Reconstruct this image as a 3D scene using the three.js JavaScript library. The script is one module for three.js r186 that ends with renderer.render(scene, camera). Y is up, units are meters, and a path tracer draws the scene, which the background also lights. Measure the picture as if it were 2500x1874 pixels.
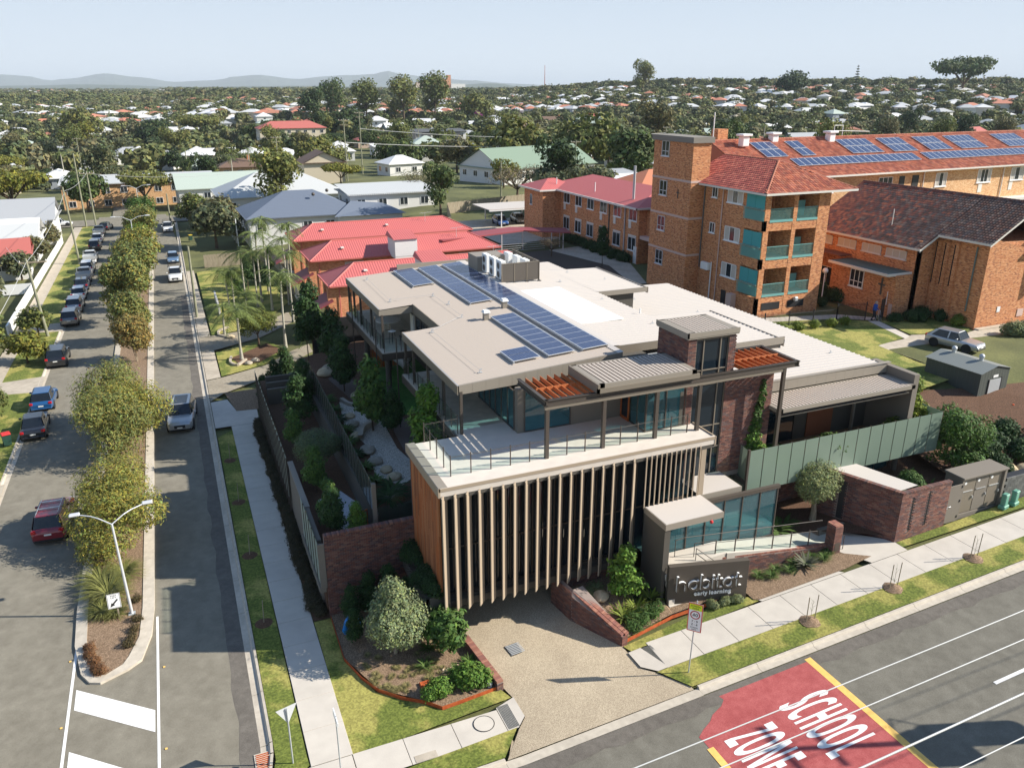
import*as THREE from 'three';
import {mergeGeometries} from 'three/addons/utils/BufferGeometryUtils.js';
import {ImprovedNoise} from 'three/addons/math/ImprovedNoise.js';
import {FontLoader} from 'three/addons/loaders/FontLoader.js';
import {TextGeometry} from 'three/addons/geometries/TextGeometry.js';
// ---------------------------------------------------------------- camera, sky, sun, exposure
const scene=new THREE.Scene();
const camera=new THREE.PerspectiveCamera(51.49, 1024 / 767, 0.5, 60000);
camera.position.set(0, 25, 0);
camera.rotation.order='YXZ';
camera.rotation.set(-20.227*Math.PI / 180, -22.96*Math.PI / 180, 0);
const renderer=new THREE.WebGLRenderer({antialias: true});
renderer.setSize(1024, 767);
renderer.toneMapping=THREE.LinearToneMapping;
renderer.toneMappingExposure=1.7;
renderer.shadowMap.enabled=true;
const SUN=new THREE.Vector3(0.925, 0, 0.38).normalize().multiplyScalar(Math.cos(0.585)).setY(Math.sin(0.585));
{
const w=512, h=256, d=new Float32Array(w*h*4);
for (let j=0;j<h;j++) {
const el=((j+0.5) / h - 0.5)*180;           // row 0 is the nadir
const e=Math.max(0, el), t=1 - Math.exp(-e / 13), t2=1 - Math.exp(-e / 30);
const hz=[0.50, 0.545, 0.585], mid=[0.225, 0.335, 0.475], zen=[0.05, 0.115, 0.265];
for (let i=0;i<w;i++) {
const az=((i+0.5) / w - 0.5)*2*Math.PI;
const c=Math.cos(el*Math.PI / 180), dx=c*Math.cos(az), dy=Math.sin(el*Math.PI / 180), dz=c*Math.sin(az);
const cs=dx*SUN.x+dy*SUN.y+dz*SUN.z, glow=0.12*Math.exp((cs - 1)*9);
for (let k=0;k<3;k++) {
let v=hz[k]+(mid[k] - hz[k])*t;v += (zen[k] - mid[k])*t2*t;
if (el<0) v=[0.18, 0.18, 0.16][k];
d[(j*w+i)*4+k]=v+(el > 0?glow:0);
}
d[(j*w+i)*4+3]=1;
}
}
const sky=new THREE.DataTexture(d, w, h, THREE.RGBAFormat, THREE.FloatType);
sky.mapping=THREE.EquirectangularReflectionMapping;sky.magFilter=sky.minFilter=THREE.LinearFilter;sky.needsUpdate=true;
scene.background=sky;scene.environment=sky;
}
const sun=new THREE.DirectionalLight(new THREE.Color(1.0, 0.94, 0.84), 5);
sun.position.copy(SUN).multiplyScalar(150).add(new THREE.Vector3(20, 0, -50));
sun.target.position.set(20, 0, -50);
sun.castShadow=true;sun.shadow.mapSize.set(4096, 4096);
Object.assign(sun.shadow.camera, {left: -110, right: 110, top: 110, bottom: -110, near: 1, far: 420});
scene.add(sun, sun.target);
// ---------------------------------------------------------------- helpers
let seed=7;
const rnd=()=>{seed |= 0;seed=seed+0x6D2B79F5 | 0;let t=Math.imul(seed ^ seed >>> 15, 1 | seed);t=t+Math.imul(t ^ t >>> 7, 61 | t) ^ t;return ((t ^ t >>> 14) >>> 0) / 4294967296;};
const rr=(a, b)=>a+(b - a)*rnd(), pick=a=>a[Math.floor(rnd()*a.length)], clamp=(v, a, b)=>Math.max(a, Math.min(b, v)), lerp=(a, b, t)=>a+(b - a)*t;
const sm=(a, b, v)=>{const t=clamp((v - a) / (b - a), 0, 1);return t*t*(3 - 2*t);};
const N3=new ImprovedNoise();
const fbm=(x, y, o=4)=>{let s=0, a=0.5, f=1;for (let i=0;i<o;i++) {s += a*N3.noise(x*f, y*f, 3.7+i);a *= 0.5;f *= 2;} return s;};
const V=(x, y, z)=>new THREE.Vector3(x, y, z);
const rgb=(r, g, b)=>new THREE.Color().setRGB(r, g, b);
const used={};
const numbered=n=>{const k=used[n]=(used[n] ?? -1)+1;return k?`${n}_${String(k).padStart(3, '0')}`:n;};
function thing(name, label, category, pos=[0, 0, 0], turn=0, group) {
const o=new THREE.Group();o.name=numbered(name);o.position.set(...pos);o.rotation.y=turn;
o.userData={label, category};if (group) o.userData.group=group;scene.add(o);return o;
}
function mesh(name, geo, mat) {const m=new THREE.Mesh(geo, mat);m.name=name;m.castShadow=m.receiveShadow=true;return m;}
function part(parent, name, geo, mat, label) {          // geometry in the parent's own axes
const m=mesh(name, geo.build?geo.build():geo, mat);if (label) m.userData.label=label;parent.add(m);return m;
}
function wpart(parent, name, geo, mat, label) {         // geometry in world metres under an unturned thing
const m=part(parent, name, geo, mat, label);
let p=parent;while (p) {m.position.sub(p.position);p=p.parent;} return m;
}
function one(name, geo, mat, label, category, group) {  // a thing that is one mesh, origin at its base
const g=geo.build?geo.build():geo;g.computeBoundingBox();const b=g.boundingBox, c=V((b.min.x+b.max.x) / 2, b.min.y, (b.min.z+b.max.z) / 2);
g.translate(-c.x, -c.y, -c.z);const m=mesh(numbered(name), g, mat);m.position.copy(c);m.userData={label, category};if (group) m.userData.group=group;scene.add(m);return m;
}
function struct(name, geo, mat) {const m=mesh(numbered(name), geo.build?geo.build():geo, mat);m.userData.kind='structure';scene.add(m);return m;}
function structGroup(name) {const g=new THREE.Group();g.name=numbered(name);g.userData.kind='structure';scene.add(g);return g;}
function copyOf(root, pos, turn=0, label, scale) {
const r=root.clone();r.name=numbered(root.name.replace(/_\d{3}$/, ''));r.userData={...root.userData};r.position.set(...pos);r.rotation.set(0, turn, 0);
if (scale) r.scale.set(...(scale.length?scale:[scale, scale, scale]));if (label) r.userData.label=label;scene.add(r);return r;
}
// mesh builder: everything joined into one geometry, uv in metres by facing
class MB {
constructor() {this.p=[];this.n=[];this.u=[];this.c=null;this.col=null;}
color(c) {if (!this.c) {this.c=[];for (let i=0;i<this.p.length / 3;i++) this.c.push(1, 1, 1);} this.col=c;return this;}
tri(a, b, c, na, nb, nc) {
const ux=b[0] - a[0], uy=b[1] - a[1], uz=b[2] - a[2], vx=c[0] - a[0], vy=c[1] - a[1], vz=c[2] - a[2];
let n=[uy*vz - uz*vy, uz*vx - ux*vz, ux*vy - uy*vx];const l=Math.hypot(...n) || 1;n=[n[0] / l, n[1] / l, n[2] / l];
const ax=Math.abs(n[0]), ay=Math.abs(n[1]), az=Math.abs(n[2]);
for (const [q, nn] of [[a, na],[b, nb],[c, nc]]) {
this.p.push(q[0], q[1], q[2]);this.n.push(...(nn || n));
if (ay >= ax&&ay >= az) this.u.push(q[0], q[2]);else if (ax >= az) this.u.push(q[2], q[1]);else this.u.push(q[0], q[1]);
if (this.c) this.c.push(...this.col);
}
return this;
}
quad(a, b, c, d, n) {return n?this.tri(a, b, c, n[0], n[1], n[2]).tri(a, c, d, n[0], n[2], n[3]):this.tri(a, b, c).tri(a, c, d);}
box(x0, y0, z0, x1, y1, z1, skip='') {
const A=[x0, y0, z0], B=[x1, y0, z0], C=[x1, y0, z1], D=[x0, y0, z1], E=[x0, y1, z0], F=[x1, y1, z0], G=[x1, y1, z1], H=[x0, y1, z1];
if (!skip.includes('t')) this.quad(H, G, F, E);if (!skip.includes('b')) this.quad(A, B, C, D);
if (!skip.includes('f')) this.quad(D, C, G, H);if (!skip.includes('k')) this.quad(B, A, E, F);
if (!skip.includes('l')) this.quad(A, D, H, E);if (!skip.includes('r')) this.quad(C, B, F, G);return this;
}
bev(x0, y0, z0, x1, y1, z1, e=0.02) {              // box with chamfered edges
const c=[(x0+x1) / 2, (y0+y1) / 2, (z0+z1) / 2], h=[(x1 - x0) / 2, (y1 - y0) / 2, (z1 - z0) / 2];
const P=(sx, sy, sz, k)=>[c[0]+sx*(h[0] - (k == 0?0:e)), c[1]+sy*(h[1] - (k == 1?0:e)), c[2]+sz*(h[2] - (k == 2?0:e))];
const S=[-1, 1];
for (const s of S) {
const f=(a, b, cc, d)=>s > 0?this.quad(a, b, cc, d):this.quad(d, cc, b, a);
f(P(s, -1, 1, 0), P(s, -1, -1, 0), P(s, 1, -1, 0), P(s, 1, 1, 0));f(P(-1, s, 1, 1), P(1, s, 1, 1), P(1, s, -1, 1), P(-1, s, -1, 1));f(P(-1, -1, s, 2), P(1, -1, s, 2), P(1, 1, s, 2), P(-1, 1, s, 2));
}
const orient=(q)=>{const m=[0, 1, 2].map(i=>q.reduce((t, p)=>t+p[i], 0) / q.length - c[i]), a=q[0], b=q[1], d=q[2], u=[0, 1, 2].map(i=>b[i] - a[i]), v=[0, 1, 2].map(i=>d[i] - a[i]), n=[u[1]*v[2] - u[2]*v[1], u[2]*v[0] - u[0]*v[2], u[0]*v[1] - u[1]*v[0]];if (n[0]*m[0]+n[1]*m[1]+n[2]*m[2]<0) q.reverse();q.length == 4?this.quad(...q):this.tri(...q);};
for (const a of S) for (const b of S) {
orient([P(a, b, -1, 0), P(a, b, 1, 0), P(a, b, 1, 1), P(a, b, -1, 1)]);orient([P(a, -1, b, 0), P(a, 1, b, 0), P(a, 1, b, 2), P(a, -1, b, 2)]);orient([P(-1, a, b, 1), P(1, a, b, 1), P(1, a, b, 2), P(-1, a, b, 2)]);
for (const d of S) orient([P(a, b, d, 0), P(a, b, d, 1), P(a, b, d, 2)]);
}
return this;
}
cyl(a, b, r0, r1=r0, n=8, caps=true) {         // tapered cylinder between two points
const A=V(...a), B=V(...b), d=B.clone().sub(A).normalize(), s=Math.abs(d.y)<0.9?V(0, 1, 0):V(1, 0, 0), e=s.cross(d).normalize(), f=d.clone().cross(e), ring=(c, r, i)=>{const t=i / n*Math.PI*2, x=Math.cos(t), y=Math.sin(t);return [c.x+(e.x*x+f.x*y)*r, c.y+(e.y*x+f.y*y)*r, c.z+(e.z*x+f.z*y)*r];}, nm=i=>{const t=i / n*Math.PI*2, x=Math.cos(t), y=Math.sin(t);return [e.x*x+f.x*y, e.y*x+f.y*y, e.z*x+f.z*y];};
for (let i=0;i<n;i++) {
const p=ring(A, r0, i), q=ring(A, r0, i+1), u=ring(B, r1, i+1), v=ring(B, r1, i), m=nm(i), o=nm(i+1);this.quad(p, q, u, v, [m, o, o, m]);
if (caps) {this.tri(a, q, p);this.tri(b, v, u);}
}
return this;
}
path(pts, r, n=6) {for (let i=0;i+1<pts.length;i++) this.cyl(pts[i], pts[i+1], r, r, n);return this;}
poly(pts, y0, y1, skipBottom=false) {               // upright prism over [x,z] outline;y may be functions
const f=v=>typeof v == 'function'?v:()=>v, t=f(y1), b=f(y0), sh=pts.map(p=>new THREE.Vector2(p[0], p[1]));
let q=pts;if (THREE.ShapeUtils.area(sh)<0) {q=pts.slice().reverse();}
const s2=q.map(p=>new THREE.Vector2(p[0], p[1])), T=THREE.ShapeUtils.triangulateShape(s2, []);
const top=i=>[q[i][0], t(q[i][0], q[i][1]), q[i][1]], bot=i=>[q[i][0], b(q[i][0], q[i][1]), q[i][1]];
for (const [i, j, k] of T) {this.tri(top(k), top(j), top(i));if (!skipBottom) this.tri(bot(i), bot(j), bot(k));}
for (let i=0;i<q.length;i++) {const j=(i+1) % q.length;this.quad(bot(j), bot(i), top(i), top(j));}
return this;
}
sheet(pts, y) {const f=typeof y == 'function'?y:()=>y;const s2=pts.map(p=>new THREE.Vector2(p[0], p[1]));let q=pts;if (THREE.ShapeUtils.area(s2)<0) {q=pts.slice().reverse();} for (const [i, j, k] of THREE.ShapeUtils.triangulateShape(q.map(p=>new THREE.Vector2(p[0], p[1])), [])) this.tri(...[k, j, i].map(m=>[q[m][0], f(q[m][0], q[m][1]), q[m][1]]));return this;}
add(g, m) {const q=m?g.clone().applyMatrix4(m):g, x=q.index?q.toNonIndexed():q, P=x.attributes.position.array, Nn=x.attributes.normal.array;for (let i=0;i<P.length;i += 9) {const t=o=>[P[i+o], P[i+o+1], P[i+o+2]], u=o=>[Nn[i+o], Nn[i+o+1], Nn[i+o+2]];this.tri(t(0), t(3), t(6), u(0), u(3), u(6));} return this;}
build() {
const g=new THREE.BufferGeometry();g.setAttribute('position', new THREE.Float32BufferAttribute(this.p, 3));g.setAttribute('normal', new THREE.Float32BufferAttribute(this.n, 3));g.setAttribute('uv', new THREE.Float32BufferAttribute(this.u, 2));
if (this.c) g.setAttribute('color', new THREE.Float32BufferAttribute(this.c, 3));return g;
}
}
const B=()=>new MB();
const bx=(...a)=>new MB().box(...a);
const bv=(...a)=>new MB().bev(...a);
// ---------------------------------------------------------------- procedural textures and materials
function tex(w, h, f, size, srgb=true) {             // f(u, v) -> [r, g, b] 0..255;size=metres covered by the texture
const d=new Uint8Array(w*h*4);for (let j=0;j<h;j++) for (let i=0;i<w;i++) {const c=f(i / w, j / h, i, j), k=(j*w+i)*4;d[k]=clamp(c[0], 0, 255);d[k+1]=clamp(c[1], 0, 255);d[k+2]=clamp(c[2], 0, 255);d[k+3]=255;}
const t=new THREE.DataTexture(d, w, h);t.wrapS=t.wrapT=THREE.RepeatWrapping;t.magFilter=THREE.LinearFilter;t.minFilter=THREE.LinearMipmapLinearFilter;if (srgb) t.colorSpace=THREE.SRGBColorSpace;t.repeat.set(1 / (size[0] ?? size), 1 / (size[1] ?? size));t.needsUpdate=true;return t;
}
// tileable value noise
const lat=new Float32Array(65536).map(()=>rnd());
const vn=(u, v, p, s=0)=>{const x=u*p, y=v*p, i=Math.floor(x), j=Math.floor(y), a=x - i, b=y - j, g=(m, n)=>lat[(((m % p+p) % p)*257+((n % p+p) % p)*131+s*977) & 65535], e=a*a*(3 - 2*a), f=b*b*(3 - 2*b);return lerp(lerp(g(i, j), g(i+1, j), e), lerp(g(i, j+1), g(i+1, j+1), e), f);};
const vf=(u, v, p, s=0, o=4)=>{let t=0, a=0.5;for (let i=0;i<o;i++) {t += a*vn(u, v, p << i, s+i);a /= 2;} return t / (1 - Math.pow(0.5, o));};
const std=(o)=>new THREE.MeshStandardMaterial({roughness: 0.85, side: THREE.DoubleSide, ...o});
const col=(r, g, b, o={})=>std({color: rgb(r, g, b), ...o});
const speck=(base, amp, p, size, opt={}, W=512)=>tex(W, W, (u, v)=>{const n=(vf(u, v, p, 1, 5) - 0.5)*amp+(lat[(Math.floor(u*W)*311+Math.floor(v*W)*173) & 65535] - 0.5)*(opt.grain ?? amp), b=(vf(u, v, 4, 9, 3) - 0.5)*(opt.broad ?? amp);return [base[0]+n+b, base[1]+n+b*0.97, base[2]+n*0.95+b*0.9];}, size);
const M={};
M.asphalt=std({map: speck([126, 120, 106], 24, 24, 9, {grain: 30, broad: 18}, 1024), roughness: 0.95});
M.asphalt2=std({map: speck([112, 108, 97], 24, 24, 9, {grain: 36, broad: 14}, 1024), roughness: 0.95});
M.asphaltDark=std({map: speck([104, 98, 90], 24, 24, 6, {grain: 30}), roughness: 0.95});
M.concrete=std({map: speck([196, 188, 176], 12, 12, 5, {grain: 8, broad: 22}), roughness: 0.9});
M.concreteOld=std({map: speck([178, 167, 150], 24, 16, 4, {grain: 14, broad: 34}), roughness: 0.92});
M.kerb=std({map: speck([188, 178, 162], 24, 16, 3, {grain: 12, broad: 36}), roughness: 0.92});
M.aggregate=std({map: tex(1024, 1024, (u, v, i, j)=>{const g=lat[((i >> 1)*311+(j >> 1)*173) & 65535], b=(vf(u, v, 5, 3, 4) - 0.5)*26, k=g > 0.78?26:g<0.3?-38:0, r=(lat[(i*7+j*1931) & 65535] - 0.5)*16;return [178+k+b+r, 163+k+b+r, 139+k*0.9+b*0.9+r];}, 7), roughness: 0.9});
M.paverPath=std({map: speck([150, 140, 122], 30, 32, 4, {grain: 24}), roughness: 0.93});
M.grass=std({map: tex(1024, 1024, (u, v, i, j)=>{const a=vf(u, v, 6, 2, 5), f=vf(u, v, 96, 5, 2), g=lat[(i*311+j*173) & 65535], n=(f - 0.5)*60+(g - 0.5)*36, s=sm(0.42, 0.66, a);return [lerp(98, 148, s)+n, lerp(108, 142, s)+n, lerp(42, 74, s)+n*0.6];}, 7), roughness: 1});
M.ground=std({map: tex(512, 512, (u, v, i, j)=>{const a=vf(u, v, 8, 4, 5), g=lat[(i*311+j*173) & 65535];return [92+50*(a - 0.5)+22*(g - 0.5), 94+46*(a - 0.5)+22*(g - 0.5), 54+30*(a - 0.5)+14*(g - 0.5)];}, 30), roughness: 1});
M.mulch=std({map: tex(512, 512, (u, v, i, j)=>{const f=vf(u, v, 64, 3, 3), g=lat[((i >> 1)*311+j*173) & 65535], n=(f - 0.5)*90+(g - 0.5)*70;return [128+n, 106+n*0.9, 84+n*0.8];}, 2.6), roughness: 1});
M.mulchDark=std({map: tex(512, 512, (u, v, i, j)=>{const f=vf(u, v, 64, 7, 3), g=lat[((i >> 1)*311+j*173) & 65535], n=(f - 0.5)*60+(g - 0.5)*50;return [92+n, 66+n*0.8, 48+n*0.7];}, 2.6), roughness: 1});
M.pebble=std({map: tex(512, 512, (u, v, i, j)=>{const g=lat[((i / 5 | 0)*311+(j / 5 | 0)*173) & 65535], f=vf(u, v, 64, 2, 2), n=(f - 0.5)*60;return [lerp(138, 220, g)+n, lerp(128, 212, g)+n, lerp(112, 200, g)+n];}, 3), roughness: 0.9});
M.redRoad=std({map: speck([168, 84, 82], 26, 24, 6, {grain: 36, broad: 24}), roughness: 0.95});
M.paint=std({map: speck([232, 230, 226], 20, 20, 3, {grain: 14, broad: 14}), roughness: 0.8});
M.paintYellow=std({map: speck([234, 190, 104], 24, 20, 3, {grain: 20}), roughness: 0.8});
function brickTex(palette, mortar, size=[4.8, 2.064]) {
const cols=20, rows=24;
return tex(1024, 1024, (u, v, i, j)=>{const r=Math.floor(v*rows), x=u*cols+(r % 2)*0.5, c=Math.floor(x) % cols, fx=x - Math.floor(x), fy=v*rows - r, h=lat[(r*59+c*7919+11) & 65535], m=fx<0.045 || fy<0.12;const n=(lat[(i*311+j*173) & 65535] - 0.5)*18+(vf(u, v, 32, 6, 2) - 0.5)*22;const p=m?mortar:palette[Math.floor(h*palette.length)];return [p[0]+n, p[1]+n, p[2]+n];}, size);
}
M.brickOrange=std({map: brickTex([[196, 126, 78],[186, 112, 66],[204, 138, 90],[176, 102, 60],[210, 146, 98],[190, 120, 72],[150, 86, 54],[198, 130, 84]],[196, 172, 140]), roughness: 0.92});
M.brickTan=std({map: brickTex([[206, 158, 108],[198, 148, 98],[214, 170, 122],[190, 136, 88],[216, 176, 130]],[210, 190, 160]), roughness: 0.92});
M.brickTown=std({map: brickTex([[196, 124, 82],[204, 134, 92],[188, 112, 72],[210, 142, 100]],[205, 178, 150]), roughness: 0.92});
M.brickDark=std({map: brickTex([[112, 76, 68],[98, 66, 62],[126, 82, 70],[88, 62, 62],[118, 70, 60],[104, 78, 76],[134, 90, 76]],[142, 124, 112]), roughness: 0.92});
M.blockGrey=std({map: speck([96, 96, 92], 20, 20, 3), roughness: 0.95});
M.roofTaupe=col(0.43, 0.37, 0.315, {roughness: 0.8});
M.roofPale=col(0.52, 0.475, 0.43, {roughness: 0.75});
M.fascia=col(0.2, 0.168, 0.128, {roughness: 0.6});
M.bronze=col(0.075, 0.06, 0.048, {roughness: 0.5});
M.fin=col(0.36, 0.285, 0.205, {roughness: 0.62});
M.fasciaLight=col(0.27, 0.235, 0.19, {roughness: 0.6});
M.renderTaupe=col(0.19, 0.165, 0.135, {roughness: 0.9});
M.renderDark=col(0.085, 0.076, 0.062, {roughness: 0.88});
M.renderWhite=col(0.72, 0.7, 0.66);
M.skylight=col(0.86, 0.86, 0.84, {roughness: 0.45});
M.deckTile=std({map: speck([206, 196, 184], 12, 12, 4, {grain: 8, broad: 14}), roughness: 0.85});
M.white=col(0.8, 0.8, 0.78, {roughness: 0.6});
M.offWhite=col(0.66, 0.63, 0.57, {roughness: 0.7});
M.steel=col(0.55, 0.56, 0.57, {roughness: 0.35, metalness: 0.7});
M.galv=col(0.5, 0.52, 0.53, {roughness: 0.5, metalness: 0.35});
M.black=col(0.02, 0.02, 0.022, {roughness: 0.5});
M.rubber=col(0.018, 0.018, 0.018, {roughness: 0.9});
M.corten=std({map: speck([176, 84, 38], 40, 20, 2, {grain: 30}), roughness: 0.95});
M.timberWarm=std({map: tex(256, 512, (u, v, i, j)=>{const g=vf(u, v*0.25, 48, 3, 3), n=(g - 0.5)*46;return [172+n, 96+n*0.8, 48+n*0.6];}, [0.5, 2]), roughness: 0.7});
M.timberPole=std({map: tex(128, 512, (u, v)=>{const g=vf(u, v*0.25, 32, 5, 3), n=(g - 0.5)*60;return [134+n, 134+n, 112+n];}, [0.6, 3]), roughness: 0.95});
M.timberGrey=std({map: tex(256, 256, (u, v)=>{const g=vf(u, v*0.2, 32, 8, 3), n=(g - 0.5)*70;return [150+n, 138+n, 118+n];}, [0.8, 3]), roughness: 0.95});
M.tealGlass=new THREE.MeshPhysicalMaterial({color: rgb(0.16, 0.44, 0.52), roughness: 0.03, transmission: 0.82, thickness: 0, ior: 1.5, side: THREE.DoubleSide, specularIntensity: 1});
M.darkGlass=new THREE.MeshPhysicalMaterial({color: rgb(0.012, 0.02, 0.028), roughness: 0.04, side: THREE.DoubleSide, ior: 1.55});
M.winGlass=new THREE.MeshPhysicalMaterial({color: rgb(0.022, 0.028, 0.034), roughness: 0.06, side: THREE.DoubleSide, ior: 1.55});
M.clearGlass=new THREE.MeshPhysicalMaterial({color: rgb(0.86, 0.95, 0.93), roughness: 0.02, transmission: 1, thickness: 0, ior: 1.5, side: THREE.DoubleSide});
M.frosted=new THREE.MeshPhysicalMaterial({color: rgb(0.34, 0.44, 0.35), roughness: 0.42, transmission: 0.5, thickness: 0, ior: 1.45, side: THREE.DoubleSide});
M.turf=std({map: speck([66, 112, 44], 30, 40, 3, {grain: 40}), roughness: 1});
M.redMetal=col(0.54, 0.145, 0.125, {roughness: 0.6});
M.redMetalDark=col(0.27, 0.055, 0.06, {roughness: 0.55});
M.teal=col(0.055, 0.32, 0.33, {roughness: 0.7});
M.tealRail=col(0.16, 0.38, 0.36, {roughness: 0.6});
M.pinkBand=col(0.58, 0.42, 0.36);
M.solar=std({map: tex(192, 320, (u, v)=>{const a=(u*6) % 1, b=(v*10) % 1, f=u<0.035 || u > 0.965 || v<0.022 || v > 0.978, l=a<0.05 || b<0.05;const n=(lat[(Math.floor(u*6)*31+Math.floor(v*10)*177) & 65535] - 0.5)*10;return f?[205, 208, 212]:l?[126, 142, 176]:[44+n, 56+n, 88+n];}, 1), roughness: 0.14, metalness: 0});
M.solarFrame=col(0.68, 0.69, 0.7, {roughness: 0.4, metalness: 0.5});
// ---------------------------------------------------------------- terrain and ground surfaces
function T(x, z) {
const front=0.06*clamp(x - 10, 0, 70), back=4.8*sm(8, 46, x), d=Math.hypot(x, z), az=Math.atan2(x, -z)*180 / Math.PI - 22.96;
let h=lerp(front, back, sm(-30, -40, z)), right=sm(-3, 10, az);
h += 19*sm(420, 1150, d)*right+9*sm(500, 1600, d)*(1 - right)+9*sm(1600, 3600, d)*(1 - sm(0, 14, az))+2*sm(1300, 3000, d)*sm(0, 14, az);
return h - 5*sm(160, 330, d)*(1 - sm(500, 900, d));
}
const slope=x=>0.06*Math.max(0, x - 10);         // the front street climbs to the right
{
// one sheet from behind the camera to the horizon: polar rings round the camera
const ang=[], rad=[0.5];
for (let a=-180;a<180;a += (a > -25&&a<70)?0.9:6) ang.push(a);
for (let r=8;r<26000;r *= r<120?1.06:r<900?1.045:1.12) rad.push(r);
const pos=[], uv=[], idx=[], n=ang.length;
const under=(x, z)=>(x > -13.5&&x<47&&z > -70&&z<30) || (x > -16&&x<4&&z > -205)?-0.12:0;
for (const r of rad) for (const a of ang) {
const t=a*Math.PI / 180, x=r*Math.sin(t), z=-r*Math.cos(t);
let y=T(x, z)+under(x, z);if (x > 8&&x<48&&z<-28&&z > -64) y=Math.min(y, slope(x)) - 0.15 ;if (r > 4200) y=Math.min(y, 46) - (r - 4200)*0.0012;
pos.push(x, y, z);uv.push(x, z);
}
for (let i=0;i+1<rad.length;i++) for (let j=0;j<n;j++) {const a=i*n+j, b=i*n+(j+1) % n, c=a+n, d=b+n;idx.push(a, b, d, a, d, c);}
const g=new THREE.BufferGeometry();g.setAttribute('position', new THREE.Float32BufferAttribute(pos, 3));g.setAttribute('uv', new THREE.Float32BufferAttribute(uv, 2));g.setIndex(idx);g.computeVertexNormals();
struct('ground', g, M.ground);
}
// left street: two carriageways
const ASPH_Y=0.0;
{const m=B().sheet([[-12.75, 12],[-12.75, -150],[0.44, -150],[0.44, -26.6],[0.1, -24.6],[-0.6, -23.0],[-0.6, 12]], ASPH_Y);const ry=z=>Math.max(T(-6, z), T(0, z), T(-12, z))+0.12*sm(-150, -170, z);
for (let z=-150;z > -330;z -= 6) {const d0=(z+150)*0.035, d1=(z - 6+150)*0.035, k=z<-190?2.6:0;m.quad([-12.75+d0+k, ry(z), z],[0.44+d0 - k, ry(z), z],[0.44+d1 - k, ry(z - 6), z - 6],[-12.75+d1+k, ry(z - 6), z - 6]);} struct('street_road', m, M.asphalt);}
{const m=B();for (let x=-95;x<60;x += 5) m.quad([x, T(x, -178)+0.14, -178],[x+5, T(x+5, -178)+0.14, -178],[x+5, T(x+5, -187.5)+0.2, -187.5],[x, T(x, -187.5)+0.2, -187.5]);struct('cross_street', m, M.asphalt);}
// front street, climbing
const fy=o=>(x=>slope(x)+o);
struct('front_road', B().sheet([[-60, 14],[10, 14],[10, -22.15],[-0.6, -22.15],[-60, -22.15]], -0.004).sheet([[10, 14],[80, 14],[80, -22.15],[10, -22.15]], fy(-0.004)), M.asphalt2);
{// newer darker strip along the gutter of the front street, ragged inner edge
const a=[], b=[];for (let x=2;x <= 60;x += 0.7) {a.push([x, -22.16]);b.push([x, -21.42+0.07*Math.sin(x*2.3)+0.05*Math.sin(x*5.1)]);}
const m=B();for (let i=0;i+1<a.length;i++) m.sheet([a[i], a[i+1], b[i+1], b[i]], fy(0.004));struct('road_edge_strip', m, M.asphaltDark);
const l=B();for (let z=-24.6;z > -110;z -= 1.1) {const e=zz=>-0.32+0.06*Math.sin(zz*1.7)+0.05*Math.sin(zz*4.3);l.sheet([[0.43, z],[0.43, z - 1.1],[e(z - 1.1), z - 1.1],[e(z), z]], 0.005);} struct('road_edge_strip', l, M.asphaltDark);
}
// kerbs: gutter tray and raised kerb, cut into lengths
function kerbRun(parent, x0, z0, x1, z1, side, yf, len=2.95, gut=0.3) {  // side: +1 kerb lies to the right of the run
const L=Math.hypot(x1 - x0, z1 - z0), n=Math.max(1, Math.round(L / len)), dx=(x1 - x0) / L, dz=(z1 - z0) / L, px=-dz*side, pz=dx*side;
for (let i=0;i<n;i++) {
const a=i*L / n+0.008, b=(i+1)*L / n - 0.008, Q=(s, o)=>[x0+dx*s+px*o, z0+dz*s+pz*o], m=B();
const prof=[[0, 0.006],[gut, 0.012],[gut+0.05, 0.1],[gut+0.08, 0.125],[gut+0.19, 0.13]];
for (let k=0;k+1<prof.length;k++) {const [o0, h0]=prof[k],[o1, h1]=prof[k+1], A=Q(a, o0), C=Q(b, o0), D=Q(b, o1), E=Q(a, o1), q=(p, h)=>[p[0], yf(p[0])+h, p[1]];m.quad(q(A, h0), q(C, h0), q(D, h1), q(E, h1));}
for (const s of [a, b]) {const A=Q(s, gut), E=Q(s, gut+0.19);m.quad([A[0], yf(A[0]) - 0.1, A[1]],[E[0], yf(E[0]) - 0.1, E[1]],[E[0], yf(E[0])+0.13, E[1]],[A[0], yf(A[0])+0.012, A[1]]);}
part(parent, 'kerb_length', m, M.kerb);
}
}
const flat=()=>0;
const kerbRight=structGroup('street_kerb');kerbRun(kerbRight, 0.42, -27.2, 0.42, -176, 1, flat, 3.2);
{
// rounded corner into the front street, mostly out of frame
const pts=[];for (let t=0;t <= 1.001;t += 0.125) pts.push([0.42 - 2.2*t*t, -27.2+4.6*t]);for (let i=0;i+1<pts.length;i++) kerbRun(kerbRight, pts[i+1][0], pts[i+1][1], pts[i][0], pts[i][1], 1, flat, 9);}
const kerbFront=structGroup('front_kerb');kerbRun(kerbFront, 2.6, -22.2, 9.3, -22.2, -1, slope);kerbRun(kerbFront, 18.4, -22.2, 75, -22.2, -1, slope, 3.1);
{const m=B();m.sheet([[9.3, -22.17],[10, -22.17],[10, -22.62],[9.3, -22.62]], 0.012).sheet([[10, -22.17],[18.4, -22.17],[18.4, -22.62],[10, -22.62]], fy(0.012));part(kerbFront, 'driveway_gutter', m, M.kerb);}
const kerbLeft=structGroup('far_kerb');kerbRun(kerbLeft, -12.62, 8, -12.62, -176, -1, flat, 3.4);
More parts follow.
